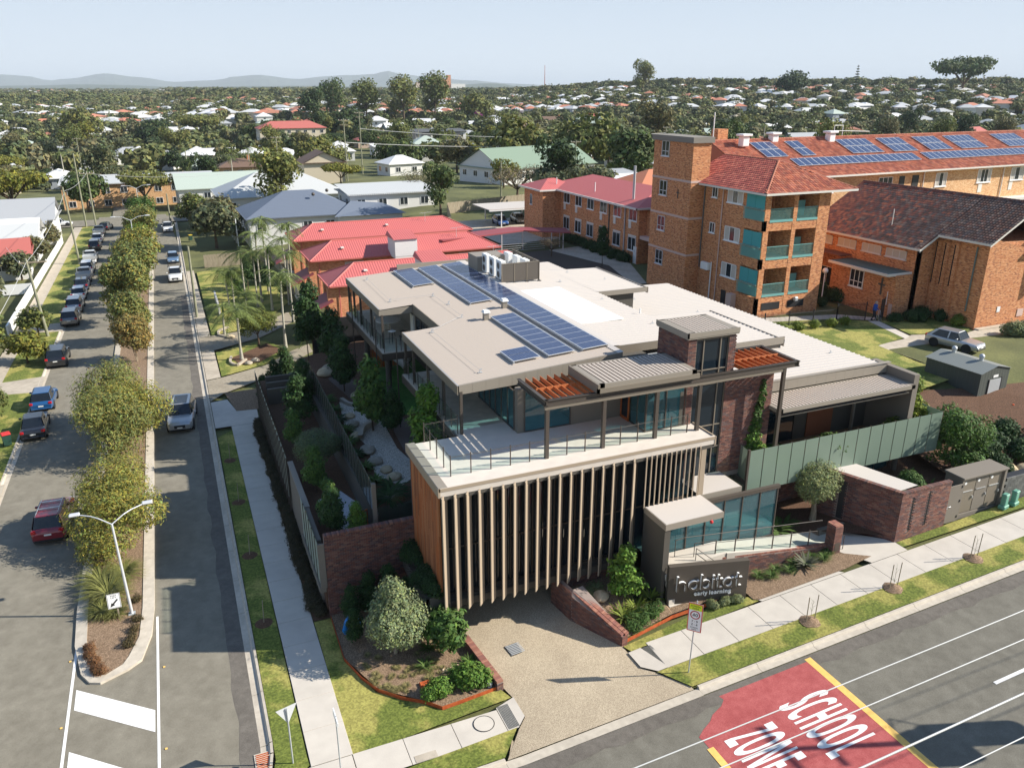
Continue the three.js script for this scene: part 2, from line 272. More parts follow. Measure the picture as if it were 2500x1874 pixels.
// median island between the carriageways
const median=structGroup('median_island');
{
const out=[[-7.15, -176],[-7.15, -40],[-7.02, -37],[-6.6, -34.7],[-6.2, -33.95],[-5.75, -33.75],[-4.65, -34.25],[-4.05, -34.75],[-3.62, -36.6],[-3.5, -39],[-3.5, -176]];
const cx=-5.3, ins=out.map(([x, z])=>{const k=x<cx?0.52:-0.56;return [x+k*(Math.abs(x - cx) > 1?1:0.35), z - (z > -35.2?0.42:0)];});
const m=B();for (let i=0;i+1<out.length;i++) {const a=out[i], b=out[i+1], c=ins[i+1], d=ins[i], y=0.14;m.quad([a[0], y - 0.02, a[1]],[b[0], y - 0.02, b[1]],[c[0], y+0.01, c[1]],[d[0], y+0.01, d[1]]);m.quad([b[0], 0, b[1]],[a[0], 0, a[1]],[a[0], y - 0.02, a[1]],[b[0], y - 0.02, b[1]]);m.quad([d[0], 0.05, d[1]],[c[0], 0.05, c[1]],[c[0], y+0.01, c[1]],[d[0], y+0.01, d[1]]);}
part(median, 'kerb', m, M.kerb);
part(median, 'mulch_bed', B().sheet(ins, 0.11), M.mulch);
}
// painted lines
const W=(name, pts, y=0.009, mat=M.paint)=>struct(name, B().sheet(pts, typeof y == 'number'?(x=>slope(x)+y):y), mat);
W('painted_line', [[-7.0, -37.4],[-6.88, -37.4],[-6.82, -20],[-6.94, -20]]);
W('painted_line', [[-3.44, -38.1],[-3.33, -38.1],[-3.29, -20],[-3.4, -20]]);
W('painted_bar', [[-6.73, -33.8],[-3.5, -31.1],[-3.5, -29.75],[-6.72, -32.45]]);
W('painted_bar', [[-6.71, -29.95],[-3.5, -27.2],[-3.5, -25.85],[-6.7, -28.6]]);
for (const [x, z] of [[-7.15, -36.0],[-7.13, -31.5],[-7.1, -27],[-3.12, -33.9],[-3.1, -28.6]]) one('road_marker', bv(x - 0.05, 0.01, z - 0.05, x+0.05, 0.035, z+0.05, 0.012), M.paintYellow, 'small yellow raised pavement marker on the asphalt beside the painted line', 'road marker', 'road markers by the median nose');
// school zone patch on the front street
{
const m=B(), left=z=>16.9+(z<-20.2?2.15*sm(-20.2, -21.8, z)+0.12*Math.sin(z*9):0);
for (let z=-21.85;z<-9;z += 0.25) m.quad([left(z), slope(left(z))+0.005, z],[left(z+0.25), slope(left(z+0.25))+0.005, z+0.25],[23.72, slope(23.72)+0.005, z+0.25],[23.72, slope(23.72)+0.005, z]);
struct('red_road_patch', m, M.redRoad);
W('yellow_line', [[23.72, -22.0],[24.05, -22.0],[24.05, -9],[23.72, -9]], 0.009, M.paintYellow);
W('yellow_line', [[16.78, -19.7],[17.08, -19.7],[17.08, -9],[16.78, -9]], 0.012, M.paintYellow);
W('lane_dash', [[29.8, -17.38],[32.8, -17.38],[32.8, -17.22],[29.8, -17.22]]);W('lane_dash', [[38.8, -17.38],[41.8, -17.38],[41.8, -17.22],[38.8, -17.22]]);
}
// lawns, paths
const vergeL=structGroup('verge_grass');const GR=(g, pts, y=0.1)=>part(g, 'grass', B().sheet(pts, typeof y == 'number'?(x=>slope(x)+y):y), M.grass);
GR(vergeL, [[0.92, -26.2],[2.08, -25.9],[2.14, -61.2],[1.0, -60.1]]);GR(vergeL, [[0.92, -26.2],[2.08, -25.9],[2.1, -25.4],[0.2, -23.6]]);
GR(vergeL, [[3.84, -34.45],[4.66, -34.45],[4.62, -31.0],[5.5, -28.4],[7.3, -26.82],[7.87, -26.2],[8.8, -26.27],[10.6, -26.42],[10.85, -25.7],[5.6, -25.3],[3.76, -25.2]], 0.07);
GR(vergeL, [[3.0, -24.0],[5.5, -23.75],[10.4, -24.0],[9.35, -22.75],[2.6, -22.7]], 0.1);
const vergeF=structGroup('front_verge_grass');
GR(vergeF, [[17.35, -24.2],[75, -24.3],[75, -22.75],[18.2, -22.75]], 0.1);
GR(vergeF, [[16.85, -26.35],[17, -25.9],[24.6, -26.24],[24.3, -26.75],[22, -26.9]], 0.08);
GR(vergeF, [[34.5, -26.95],[34.5, -26.45],[43.7, -26.3],[60, -26.3],[60, -27.05],[43, -27.1]], 0.08);
const path=structGroup('street_footpath');
function slabs(parent, x0, z0, x1, z1, along, len, yf, mat=M.concrete, h=0.1) {
const L=along == 'z'?z0 - z1:x1 - x0, n=Math.round(L / len);
for (let i=0;i<n;i++) {
const a=i*L / n+0.007, b=(i+1)*L / n - 0.007, r=along == 'z'?[x0, z0 - b, x1, z0 - a]:[x0+a, z1, x0+b, z0];
const t=x=>yf(x)+h, m=B(), c=0.012;const [X0, Z0, X1, Z1]=r;
m.quad([X0+c, t(X0), Z1 - c],[X1 - c, t(X1), Z1 - c],[X1 - c, t(X1), Z0+c],[X0+c, t(X0), Z0+c]);
const ed=(p, q, u, v)=>m.quad([p[0], t(p[0]) - 0.025, p[1]],[q[0], t(q[0]) - 0.025, q[1]],[v[0], t(v[0]), v[1]],[u[0], t(u[0]), u[1]]);
ed([X0, Z1],[X1, Z1],[X0+c, Z1 - c],[X1 - c, Z1 - c]);ed([X1, Z1],[X1, Z0],[X1 - c, Z1 - c],[X1 - c, Z0+c]);ed([X1, Z0],[X0, Z0],[X1 - c, Z0+c],[X0+c, Z0+c]);ed([X0, Z0],[X0, Z1],[X0+c, Z0+c],[X0+c, Z1 - c]);
part(parent, 'slab', m, mat);
}
}
slabs(path, 2.14, -25.3, 3.8, -62, 'z', 1.9, flat);slabs(path, 2.0, -23.4, 3.75, -25.28, 'z', 1.9, flat);
const fpath=structGroup('front_footpath');
slabs(fpath, 3.77, -23.85, 10.0, -25.3, 'x', 1.9, slope);
part(fpath, 'slab', B().sheet([[10.01, -23.98],[10.47, -23.98],[10.94, -24.44],[10.94, -25.66],[10.01, -25.4]], x=>slope(x)+0.1), M.concrete);
part(fpath, 'slab', B().sheet([[16.82, -25.86],[17.5, -25.9],[17.98, -24.24],[17.4, -24.22],[16.84, -24.8]], x=>slope(x)+0.1), M.concrete);
slabs(fpath, 17.9, -24.24, 75, -26.1, 'x', 1.95, slope);
part(fpath, 'slab', B().sheet([[24.7, -26.12],[30.0, -26.12],[29.6, -26.6],[26.2, -28.3],[24.6, -28.3],[24.4, -26.6]], x=>slope(x)+0.098), M.concrete);
part(fpath, 'slab', B().sheet([[31.9, -26.12],[34.45, -26.12],[34.45, -27.2],[31.5, -30.5],[29.9, -30.2],[31.0, -28.0]], x=>slope(x)+0.098), M.concrete);
{// ribbed warning strips either side of the driveway
const strip=(x0, z0, x1, z1, sk)=>{const g=B();const n=9;for (let i=0;i<n;i++) {const a=lerp(x0, x1, (i+0.12) / n), b=lerp(x0, x1, (i+0.88) / n), y=slope(a)+0.104;g.quad([a, y, z0],[b, y, z0],[b+sk, y, z1],[a+sk, y, z1]);g.quad([a, y - 0.004, z0],[a, y, z0],[a+sk, y, z1],[a+sk, y - 0.004, z1]);} part(fpath, 'tactile_strip', g, M.blockGrey);};
strip(10.05, -25.42, 10.55, -24.05, 0.0);strip(17.55, -25.86, 18.0, -24.26, 0.28);
const lid=B();lid.add(new THREE.CylinderGeometry(0.42, 0.42, 0.02, 28), new THREE.Matrix4().makeTranslation(9.2, 0.112, -24.75));part(fpath, 'manhole_lid', lid, M.concrete);
part(fpath, 'lid_ring', new THREE.TorusGeometry(0.44, 0.018, 6, 32).rotateX(Math.PI / 2).translate(9.2, 0.112, -24.75), M.black);part(fpath, 'service_lid', bv(6.0, 0.1, -24.2, 6.9, 0.113, -23.85, 0.01), M.concreteOld);
}
// driveway of exposed aggregate, into the undercroft
struct('driveway', B().sheet([[9.45, -22.64],[10, -23.3],[10, -24.0],[9.99, -23.6]], 0.03).sheet([[9.4, -22.63],[18.2, -22.63],[18.2, -22.85],[17.33, -24.2],[16.85, -24.85],[16.85, -26.5],[16.4, -31],[16.4, -45],[10.2, -45],[10.3, -30.3],[10.75, -26.6],[10.93, -25.7],[10.96, -24.45],[10.47, -23.95]], x=>slope(x)+0.09 - 0.06), M.aggregate);
{const d=thing('drain_grate', 'square steel drain grate set into the pebbled driveway', 'drain grate', [12.25, slope(12.25)+0.032, -28.55], 0.1);part(d, 'frame', bx(-0.38, 0, -0.38, 0.38, 0.012, 0.38), M.black);for (let i=0;i<7;i++) part(d, 'bar', bx(-0.36, 0.012, -0.34+i*0.105, 0.36, 0.03, -0.29+i*0.105), M.galv);}
{const d=thing('kerb_drain', 'rusty kerb inlet grate at the street corner', 'drain grate', [0.45, 0.02, -26.35], 0);part(d, 'frame', bx(-0.32, 0, -0.5, 0.3, 0.02, 0.5), M.kerb);for (let i=0;i<9;i++) part(d, 'bar', bx(-0.26, 0.02, -0.42+i*0.1, 0.24, 0.045, -0.38+i*0.1), M.corten);}
// across the street on the left: verge, path
const vergeX=structGroup('far_verge_grass');GR(vergeX, [[-13.1, 4],[-13.1, -176],[-16.2, -176],[-16.2, 4]], 0.12);
const pathX=structGroup('far_footpath');slabs(pathX, -17.6, 4, -16.2, -176, 'z', 2.4, flat, M.concreteOld, 0.12);
part(pathX, 'driveway_crossing', B().sheet([[-12.75, -49],[-12.75, -57.5],[-16.2, -56.8],[-16.2, -49.6]], 0.128), M.concreteOld);part(pathX, 'driveway_crossing', B().sheet([[-12.75, -76.5],[-12.75, -81],[-16.2, -80.5],[-16.2, -77]], 0.128), M.concreteOld);part(pathX, 'driveway_crossing', B().sheet([[-12.75, -97],[-12.75, -101],[-16.2, -100.5],[-16.2, -97.5]], 0.128), M.concreteOld);
// ---------------------------------------------------------------- brickwork: real bricks proud of a mortar bed
const brickGeo=new THREE.BoxGeometry(0.228, 0.074, 0.02), capGeo=new THREE.BoxGeometry(0.074, 0.1, 0.235);
const brickMat=std({color: 0xffffff, roughness: 0.92});
const PAL_DARK=[[0.155, 0.075, 0.06],[0.12, 0.06, 0.052],[0.19, 0.09, 0.068],[0.095, 0.055, 0.052],[0.17, 0.07, 0.052],[0.13, 0.085, 0.078],[0.21, 0.11, 0.08],[0.15, 0.065, 0.05]];
const PAL_CAP=[[0.3, 0.13, 0.09],[0.26, 0.105, 0.075],[0.34, 0.16, 0.11],[0.24, 0.1, 0.08]];
function instanced(parent, name, geo, mat, list) {      // list of [Matrix4, [r,g,b]]
const m=new THREE.InstancedMesh(geo, mat, list.length);m.name=name;m.userData.kind='stuff';m.castShadow=m.receiveShadow=true;
const c=new THREE.Color();list.forEach(([mt, k], i)=>{m.setMatrixAt(i, mt);if (k) m.setColorAt(i, c.setRGB(...k));});parent.add(m);return m;
}
function brickRun(list, p0, p1, y0, y1, out, pal=PAL_DARK, skip) {
const L=Math.hypot(p1[0] - p0[0], p1[1] - p0[1]), dx=(p1[0] - p0[0]) / L, dz=(p1[1] - p0[1]) / L, nx=dz*out, nz=-dx*out, q=new THREE.Quaternion().setFromAxisAngle(V(0, 1, 0), -Math.atan2(dz, dx)), top=typeof y1 == 'function'?y1:()=>y1;
const bot=typeof y0 == 'function'?y0:()=>y0;let ymin=Math.min(bot(0), bot(L)), ymax=Math.max(top(0), top(L), top(L / 2));
for (let r=0, y=ymin;y<ymax;y += 0.0858, r++) for (let s=(r % 2)*0.12 - 0.12;s<L;s += 0.24) {
const a=Math.max(s, 0.004), b=Math.min(s+0.229, L - 0.004);if (b - a<0.04) continue;const m=(a+b) / 2, yc=y+0.042;
if (yc > top(m) - 0.03 || yc<bot(m)) continue;if (skip&&skip(m, yc)) continue;
const c=pick(pal), k=rr(0.85, 1.15);list.push([new THREE.Matrix4().compose(V(p0[0]+dx*m+nx*(0.002+rnd()*0.003), yc, p0[1]+dz*m+nz*(0.002+rnd()*0.003)), q, V((b - a) / 0.228, 1, 1)), c.map(v=>v*k)]);
}
}
function capRun(list, p0, p1, yf, pal=PAL_CAP, w=1) {
const L=Math.hypot(p1[0] - p0[0], p1[1] - p0[1]), dx=(p1[0] - p0[0]) / L, dz=(p1[1] - p0[1]) / L, q=new THREE.Quaternion().setFromAxisAngle(V(0, 1, 0), -Math.atan2(dz, dx));
for (let s=0.04;s<L;s += 0.0846) {const c=pick(pal), k=rr(0.85, 1.15);list.push([new THREE.Matrix4().compose(V(p0[0]+dx*s, yf(s), p0[1]+dz*s), q, V(1, 1, w)), c.map(v=>v*k)]);}
}
const mortar=M.mortar=col(0.24, 0.19, 0.165);
// ---------------------------------------------------------------- the learning centre
const BLD=thing('learning_centre', 'modern taupe childcare building with flat metal roofs, vertical fins and roof terrace', 'building', [16, 0, -46]);
const bp=(n, g, m, l)=>{if (/wall|planter_box|room/.test(n)&&g.p&&g.p.length > 108&&g.p.length % 108 == 0) {let o;for (let i=0;i<g.p.length;i += 108) {const k=B();k.p=g.p.slice(i, i+108);k.n=g.n.slice(i, i+108);k.u=g.u.slice(i / 3*2, i / 3*2+72);o=wpart(BLD, n, k, m, l);} return o;} return wpart(BLD, n, g, m, l);};
const r0=x=>11.13+0.063*(x - 12.2), r1=x=>11.72 - 0.03*(x - 21.5), r2=x=>10.09 - 0.04*(x - 30.4), r3=x=>9.45 - 0.018*(x - 29.3);
// ribbed roof sheets: ribs run along x
function ribbed(x0f, x1, z0, z1, yf, pitch, h, ribw=0.05) {
const m=B(), n=Math.round((z1 - z0) / pitch), p=(z1 - z0) / n;
for (let i=0;i<n;i++) {
const z=z0+i*p, a=typeof x0f == 'function'?x0f(z+p / 2):x0f, prof=[[0, 0],[p - ribw*2, 0],[p - ribw*1.6, h],[p - ribw*0.4, h],[p, 0]];
for (let k=0;k+1<prof.length;k++) {const [u, s]=prof[k],[v, t]=prof[k+1];m.quad([a, yf(a)+t, z+v],[x1, yf(x1)+t, z+v],[x1, yf(x1)+s, z+u],[a, yf(a)+s, z+u]);}
}
return m;
}
const roofL=bp('roof', ribbed(z=>z > -51.5&&z<-45.65?14.45:12.08, 21.5, -62.0, -35.4, r0, 0.2, 0.022, 0.03), M.roofTaupe);
const roofR=bp('roof', ribbed(21.52, 27.2, -57.0, -36.55, r1, 0.41, 0.04, 0.045), M.roofPale);
bp('roof', ribbed(27.2, 31.4, -56.6, -48.75, r1, 0.41, 0.04, 0.045), M.roofPale);
bp('roof', ribbed(24.2, 29.4, -61.5, -57.2, x=>11.15, 0.41, 0.04, 0.045), M.roofPale);
bp('roof', ribbed(25.6, 35.3, -46.3, -38.4, r2, 0.41, 0.045, 0.05), M.roofPale);
bp('roof', ribbed(26.4, 39.0, -57.4, -33.45, r3, 0.41, 0.045, 0.05), M.roofPale);
bp('ridge_cap', B().quad([21.2, r0(21.2)+0.04, -35.35],[21.55, r1(21.5)+0.06, -35.35],[21.55, r1(21.5)+0.06, -62.0],[21.2, r0(21.2)+0.04, -62.0]).quad([21.55, r1(21.5)+0.06, -36.5],[22.0, r1(22)+0.05, -36.5],[22.0, r1(22)+0.05, -62.0],[21.55, r1(21.5)+0.06, -62.0]), M.roofPale);
bp('skylight', B().box(21.85, r1(23.5)+0.0, -50.5, 25.05, r1(23.5)+0.075, -41.35), M.skylight, 'large white translucent skylight sheet');
// fascias: each panel a piece
{
const F=(x0, y0, z0, x1, y1, z1, mat=M.fasciaLight)=>bp('fascia_panel', bx(x0, y0, z0, x1, y1, z1), mat);
for (let i=0;i<13;i++) {const a=12.1+i*0.723, b=a+0.717, lo=lerp(10.68, 10.95, i / 12);const m=B();m.quad([a, lo, -35.36],[b, lo+0.02, -35.36],[b, r0(b)+0.035, -35.36],[a, r0(a)+0.035, -35.36]).quad([a, r0(a)+0.035, -35.36],[b, r0(b)+0.035, -35.36],[b, r0(b)+0.03, -35.5],[a, r0(a)+0.03, -35.5]).quad([b, lo+0.02, -35.42],[a, lo, -35.42],[a, lo, -35.36],[b, lo+0.02, -35.36]);bp('fascia_panel', m, M.fasciaLight);}
for (const [x, za, zb] of [[12.05, -45.62, -35.36],[12.05, -62.0, -51.45],[14.42, -51.45, -45.62]]) F(x - 0.05, 10.68, za, x, r0(x)+0.03, zb, M.fascia);
F(12.02, 10.7, -51.5, 14.42, 11.16, -51.44);F(12.02, 10.7, -45.66, 14.42, 11.16, -45.6, M.fascia);
bp('parapet', bx(16.2, 11.2, -62.12, 24.3, 11.85, -61.98), M.fasciaLight);
F(21.56, 11.25, -36.55, 27.2, 11.72, -36.5, M.fascia);F(27.2, 11.2, -48.72, 31.45, 11.55, -48.66);F(31.4, 11.1, -56.6, 31.46, 11.5, -48.66);F(25.6, r2(30) - 0.42, -38.42, 35.35, r2(30)+0.06, -38.36);F(35.3, r2(35) - 0.4, -46.3, 35.36, r2(35)+0.06, -38.36);
for (let i=0;i<14;i++) {const a=29.2+i*0.72;F(a, 8.85, -33.42, a+0.714, r3(a)+0.05, -33.36, M.fasciaLight);}
bp('barge_cap', bx(29.1, r3(33)+0.05, -33.6, 39.3, r3(33)+0.09, -33.34), M.fasciaLight);
bp('gutter', B().quad([12.0, 11.14, -35.36],[12.0, 11.14, -45.6],[12.09, 11.16, -45.6],[12.09, 11.16, -35.36]), M.galv);bp('gutter', B().quad([12.0, 11.14, -51.5],[12.0, 11.14, -62],[12.09, 11.16, -62],[12.09, 11.16, -51.5]), M.galv);
}
bp('soffit', B().box(12.1, 10.72, -62, 21.5, 10.8, -51.5).box(14.45, 10.72, -51.5, 21.5, 10.8, -45.62).box(12.1, 10.72, -45.62, 21.5, 10.8, -35.44), M.renderTaupe);
// upper storey walls
bp('wall', B().box(14.84, 8.5, -45.4, 15.0, 10.72, -39.9).box(14.9, 8.5, -61.6, 15.1, 10.72, -51.4).box(15.0, 8.5, -61.9, 26.8, 11.0, -61.7), M.renderTaupe);
bp('wall', B().box(21.6, 8.5, -61.5, 26.9, 11.4, -36.8).box(26.9, 9.4, -56.4, 30.4, 11.2, -48.95).box(24.4, 9.2, -61.4, 29.2, 11.1, -57), M.renderDark);
bp('wall', B().box(25.9, 9.2, -46.2, 35.2, 9.85, -38.5), M.renderTaupe);
bp('wall', B().box(29.4, 4.9, -57.3, 38.8, 9.2, -34.6), M.renderDark);
// terrace rooms
bp('pier', bx(14.86, 8.5, -34.77, 15.24, 10.9, -34.36), M.renderTaupe);bp('pier', bx(17.86, 8.5, -34.55, 20.87, 10.98, -34.34), M.renderTaupe);
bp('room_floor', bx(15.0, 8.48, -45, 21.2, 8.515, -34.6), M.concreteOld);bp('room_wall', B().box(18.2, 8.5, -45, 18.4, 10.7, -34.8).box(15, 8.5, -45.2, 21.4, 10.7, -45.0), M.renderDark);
function glazing(fixed, a, b, y0, y1, axis, n, mat=M.tealGlass, frame=M.bronze, rail) {  // panes with frames along x ('x') or z ('z')
const w=(b - a) / n;for (let i=0;i<n;i++) {
const p=a+i*w, q=p+w, g=axis == 'x'?B().quad([p+0.03, y0+0.03, fixed],[q - 0.03, y0+0.03, fixed],[q - 0.03, y1 - 0.03, fixed],[p+0.03, y1 - 0.03, fixed]):B().quad([fixed, y0+0.03, p+0.03],[fixed, y0+0.03, q - 0.03],[fixed, y1 - 0.03, q - 0.03],[fixed, y1 - 0.03, p+0.03]);
bp('pane', g, mat);
}
const m=B();for (let i=0;i <= n;i++) {const p=a+i*w;axis == 'x'?m.box(p - 0.03, y0, fixed - 0.05, p+0.03, y1, fixed+0.05):m.box(fixed - 0.05, y0, p - 0.03, fixed+0.05, y1, p+0.03);}
for (const y of [y0, y1 - 0.05, ...(rail?[rail]:[])]) axis == 'x'?m.box(a, y, fixed - 0.045, b, y+0.05, fixed+0.045):m.box(fixed - 0.045, y, a, fixed+0.045, y+0.05, b);
bp('window_frame', m, frame);
}
glazing(14.86, -39.9, -34.77, 8.52, 10.7, 'z', 6);glazing(-34.36, 15.24, 17.86, 8.52, 10.8, 'x', 2);glazing(-31.96, 20.96, 23.33, 8.52, 11.1, 'x', 2);glazing(20.96, -33.5, -31.96, 8.52, 11.1, 'z', 2);
bp('room_wall', B().box(22.4, 8.5, -36.5, 22.5, 11.2, -33.0).box(21, 11.2, -36.5, 23.4, 11.25, -31.9), M.renderDark);
{const d=bp('door', bx(20.9, 8.52, -34.32, 20.98, 10.9, -33.5), M.darkGlass);const f=B();for (const z of [-34.32, -33.56]) f.box(20.86, 8.52, z, 21.02, 10.9, z+0.09);f.box(20.86, 10.8, -34.32, 21.02, 10.9, -33.5).box(20.86, 8.52, -34.32, 21.02, 8.66, -33.5);bp('door_frame', f, M.timberWarm);bp('door_rail', bx(21.02, 9.5, -34.2, 21.06, 9.58, -33.6), M.steel);}
// wall and shelving inside the rear balcony recess
bp('wall', B().box(14.46, 8.5, -51.4, 14.62, 10.72, -45.7), M.renderTaupe);bp('cupboard', bx(14.5, 8.5, -52.6, 15.6, 10.4, -51.9), M.offWhite);glazing(14.44, -50.9, -46.2, 8.55, 10.6, 'z', 4, M.darkGlass);
// floor slabs
bp('terrace_slab', B().poly([[9.25, -30.0],[23.9, -30.0],[23.9, -32],[21, -36],[12.0, -36],[12.0, -35.2],[9.25, -35.2]], 8.14, 8.5), M.deckTile);
bp('slab_edge', B().box(9.2, 8.4, -30.08, 23.92, 8.56, -29.98).box(9.17, 8.12, -35.25, 9.27, 8.56, -29.98).box(23.9, 8.1, -32.0, 23.98, 8.56, -29.98), M.fin);bp('fascia_recess', bx(9.27, 8.1, -30.35, 23.9, 8.4, -30.25), M.fascia);
bp('edge_tiles', B().box(9.27, 8.505, -30.1, 23.9, 8.575, -29.995), M.deckTile);for (let i=0;i<9;i++) bp('coping_tile', bx(9.2, 8.565, -35.2+i*0.578, 9.62, 8.58, -34.63+i*0.578), M.fasciaLight);
bp('balcony_slab', bx(11.88, 8.02, -45.5, 21.5, 8.5, -36.0), M.concreteOld);bp('balcony_slab', bx(11.8, 8.02, -61.6, 21.5, 8.5, -50.0), M.concreteOld);bp('balcony_edge', B().box(11.84, 7.98, -45.5, 11.9, 8.46, -35.2).box(11.76, 7.98, -61.6, 11.82, 8.46, -49.96).box(11.76, 7.98, -50.02, 14.4, 8.46, -49.96), M.bronze);
bp('balcony_slab', bx(14.4, 8.02, -50, 21.5, 8.5, -45.5), M.concreteOld);
for (const [x, z] of [[12.2, -35.4],[12.2, -38.2],[12.2, -41.0],[12.16, -43.75],[12.16, -45.5],[12.14, -51.1],[12.14, -54.3],[12.1, -57.5],[12.1, -59.7],[12.1, -61.6]]) bp('post', bx(x - 0.07, 8.5, z - 0.07, x+0.07, r0(x) - 0.3, z+0.07), M.bronze);
for (const [x, z] of [[11.7, -45.9],[11.66, -51.3],[11.66, -58.7],[11.7, -39.2]]) bp('downpipe', B().cyl([x, 4.8, z],[x, 10.75, z], 0.045, 0.045, 8), M.bronze);
// balustrades
function balustrade(pts, y0, posts, glassMat=M.clearGlass, h=1.05, off=0.02) {
for (let i=0;i+1<pts.length;i++) {const [a, b]=pts[i],[c, d]=pts[i+1], L=Math.hypot(c - a, d - b), ux=(c - a) / L, uz=(d - b) / L, y=typeof y0 == 'function'?y0:()=>y0, s=0.05;bp('glass_panel', B().quad([a+ux*s, y(a)+0.08, b+uz*s],[c - ux*s, y(c)+0.08, d - uz*s],[c - ux*s, y(c)+h - 0.02, d - uz*s],[a+ux*s, y(a)+h - 0.02, b+uz*s]), glassMat);}
const m=B();for (const [x, z] of posts) {const y=typeof y0 == 'function'?y0(x):y0;m.box(x - 0.02, y, z - 0.025, x+0.02, y+h, z+0.025);}
for (const [x, z] of posts) {const y=typeof y0 == 'function'?y0(x):y0;bp('baluster', bx(x - 0.02, y, z - 0.028, x+0.02, y+h, z+0.028), M.bronze);}
const rail=B();for (let i=0;i+1<pts.length;i++) {const y=typeof y0 == 'function'?y0:()=>y0;rail.cyl([pts[i][0], y(pts[i][0])+h - 0.1, pts[i][1]+off],[pts[i+1][0], y(pts[i+1][0])+h - 0.1, pts[i+1][1]+off], 0.013, 0.013, 6);} bp('rail', rail, M.bronze);
}
{const p=[];for (let i=0;i <= 13;i++) p.push([10.14+i*0.985, -31.1]);balustrade(p, 8.5, p.filter((q, i)=>![5, 8, 11].includes(i)));balustrade([[10.14, -31.1],[10.14, -32.1],[10.14, -33.15],[10.14, -34.2],[10.14, -35.2],[11.2, -35.25],[12.1, -35.3]], 8.5, [[10.14, -32.1],[10.14, -33.15],[10.14, -34.2],[10.14, -35.2],[11.2, -35.25]]);
const q=[];for (let i=0;i <= 10;i++) q.push([12.02, -35.5 - i*1.0]);balustrade(q, 8.5, q);const s=[];for (let i=0;i <= 11;i++) s.push([11.95, -50.15 - i*1.0]);balustrade(s, 8.5, s);balustrade([[11.95, -50.15],[13.1, -50.12],[14.3, -50.1]], 8.5, [[13.1, -50.12],[14.3, -50.1]]);}
// pergola frame over the terrace front
for (const x of [14.98, 18.03, 21.03, 23.57]) bp('post', bx(x - 0.09, 8.5, -31.23, x+0.09, 11.2, -31.05), M.bronze);
bp('post', bx(28.8, 4.9, -31.2, 28.98, 11.2, -31.02), M.bronze);
{
const chan=(m, x0, z0, x1, z1)=>{const t=0.09;if (Math.abs(x1 - x0) > Math.abs(z1 - z0)) m.box(x0, 11.2, z0 - 0.03, x1, 11.5, z0+0.03).box(x0, 11.2, z0 - t, x1, 11.24, z0+t).box(x0, 11.46, z0 - t, x1, 11.5, z0+t);else m.box(x0 - 0.03, 11.2, z1, x0+0.03, 11.5, z0).box(x0 - t, 11.2, z1, x0+t, 11.24, z0).box(x0 - t, 11.46, z1, x0+t, 11.5, z0);};
const beam=(...a)=>{const m=B();chan(m, ...a);bp('steel_beam', m, M.bronze);};
beam(14.82, -31.1, 29.82, -31.1);beam(14.9, -31.0, 14.9, -34.35);beam(29.74, -31.0, 29.74, -34.1);beam(26.3, -34.05, 29.74, -34.05);bp('steel_beam', bx(14.82, 11.02, -31.16, 29.0, 11.19, -31.04), M.fascia);
for (let i=0;i<7;i++) {const x=15.25+i*0.4;bp('timber_slat', bx(x, 11.26, -34.3, x+0.045, 11.48, -31.2), M.timberWarm);} bp('timber_batten', bx(15.1, 11.3, -32.72, 17.62, 11.5, -32.66), M.timberWarm);
for (let i=0;i<8;i++) {const x=26.4+i*0.41;bp('timber_slat', bx(x, 11.26, -33.95, x+0.045, 11.48, -31.2), M.timberWarm);} bp('timber_batten', bx(26.32, 11.3, -32.55, 29.6, 11.5, -32.49), M.timberWarm);
}
function louvres(x0, z0, x1, z1, y, n, blade=0.6, rim=0.28, fall=0) {  // frame with blades running along z
const m=B();m.box(x0, y - 0.22, z1 - 0.12, x1, y, z1).box(x0, y - 0.22, z0, x1, y, z0+0.12).box(x0, y - 0.22, z0, x0+rim, y, z1).box(x1 - rim, y - 0.22, z0, x1, y, z1);bp('louvre_frame', m, M.fasciaLight);
const w=(x1 - x0 - rim*2) / n;for (let i=0;i<n;i++) {const a=x0+rim+i*w;bp('louvre_blade', B().box(a+w*0.4, y - 0.15, z0+0.12, a+w, y - 0.01, z1 - 0.12), M.roofTaupe);}
bp('louvre_ceiling', bx(x0+rim, y - 0.5, z0+0.12, x1 - rim, y - 0.46, z1 - 0.12), M.renderDark);
}
louvres(28.9, -33.36, 38.95, -31.1, 8.78, 40);louvres(17.62, -33.95, 23.15, -30.92, 11.95, 20);louvres(23.2, -34.75, 26.25, -31.9, 13.52, 10, 0.6, 0.42);
bp('roof_edge', B().box(17.5, 11.5, -30.98, 23.3, 11.74, -30.86).box(17.5, 11.5, -34.0, 17.62, 11.95, -30.86), M.fascia);bp('roof', ribbed(17.8, 23.2, -34.6, -33.9, x=>11.62, 0.2, 0.03), M.roofTaupe);
bp('gutter_box', bx(21.6, 10.9, -36.3, 25.6, 11.1, -34.8), M.galv);
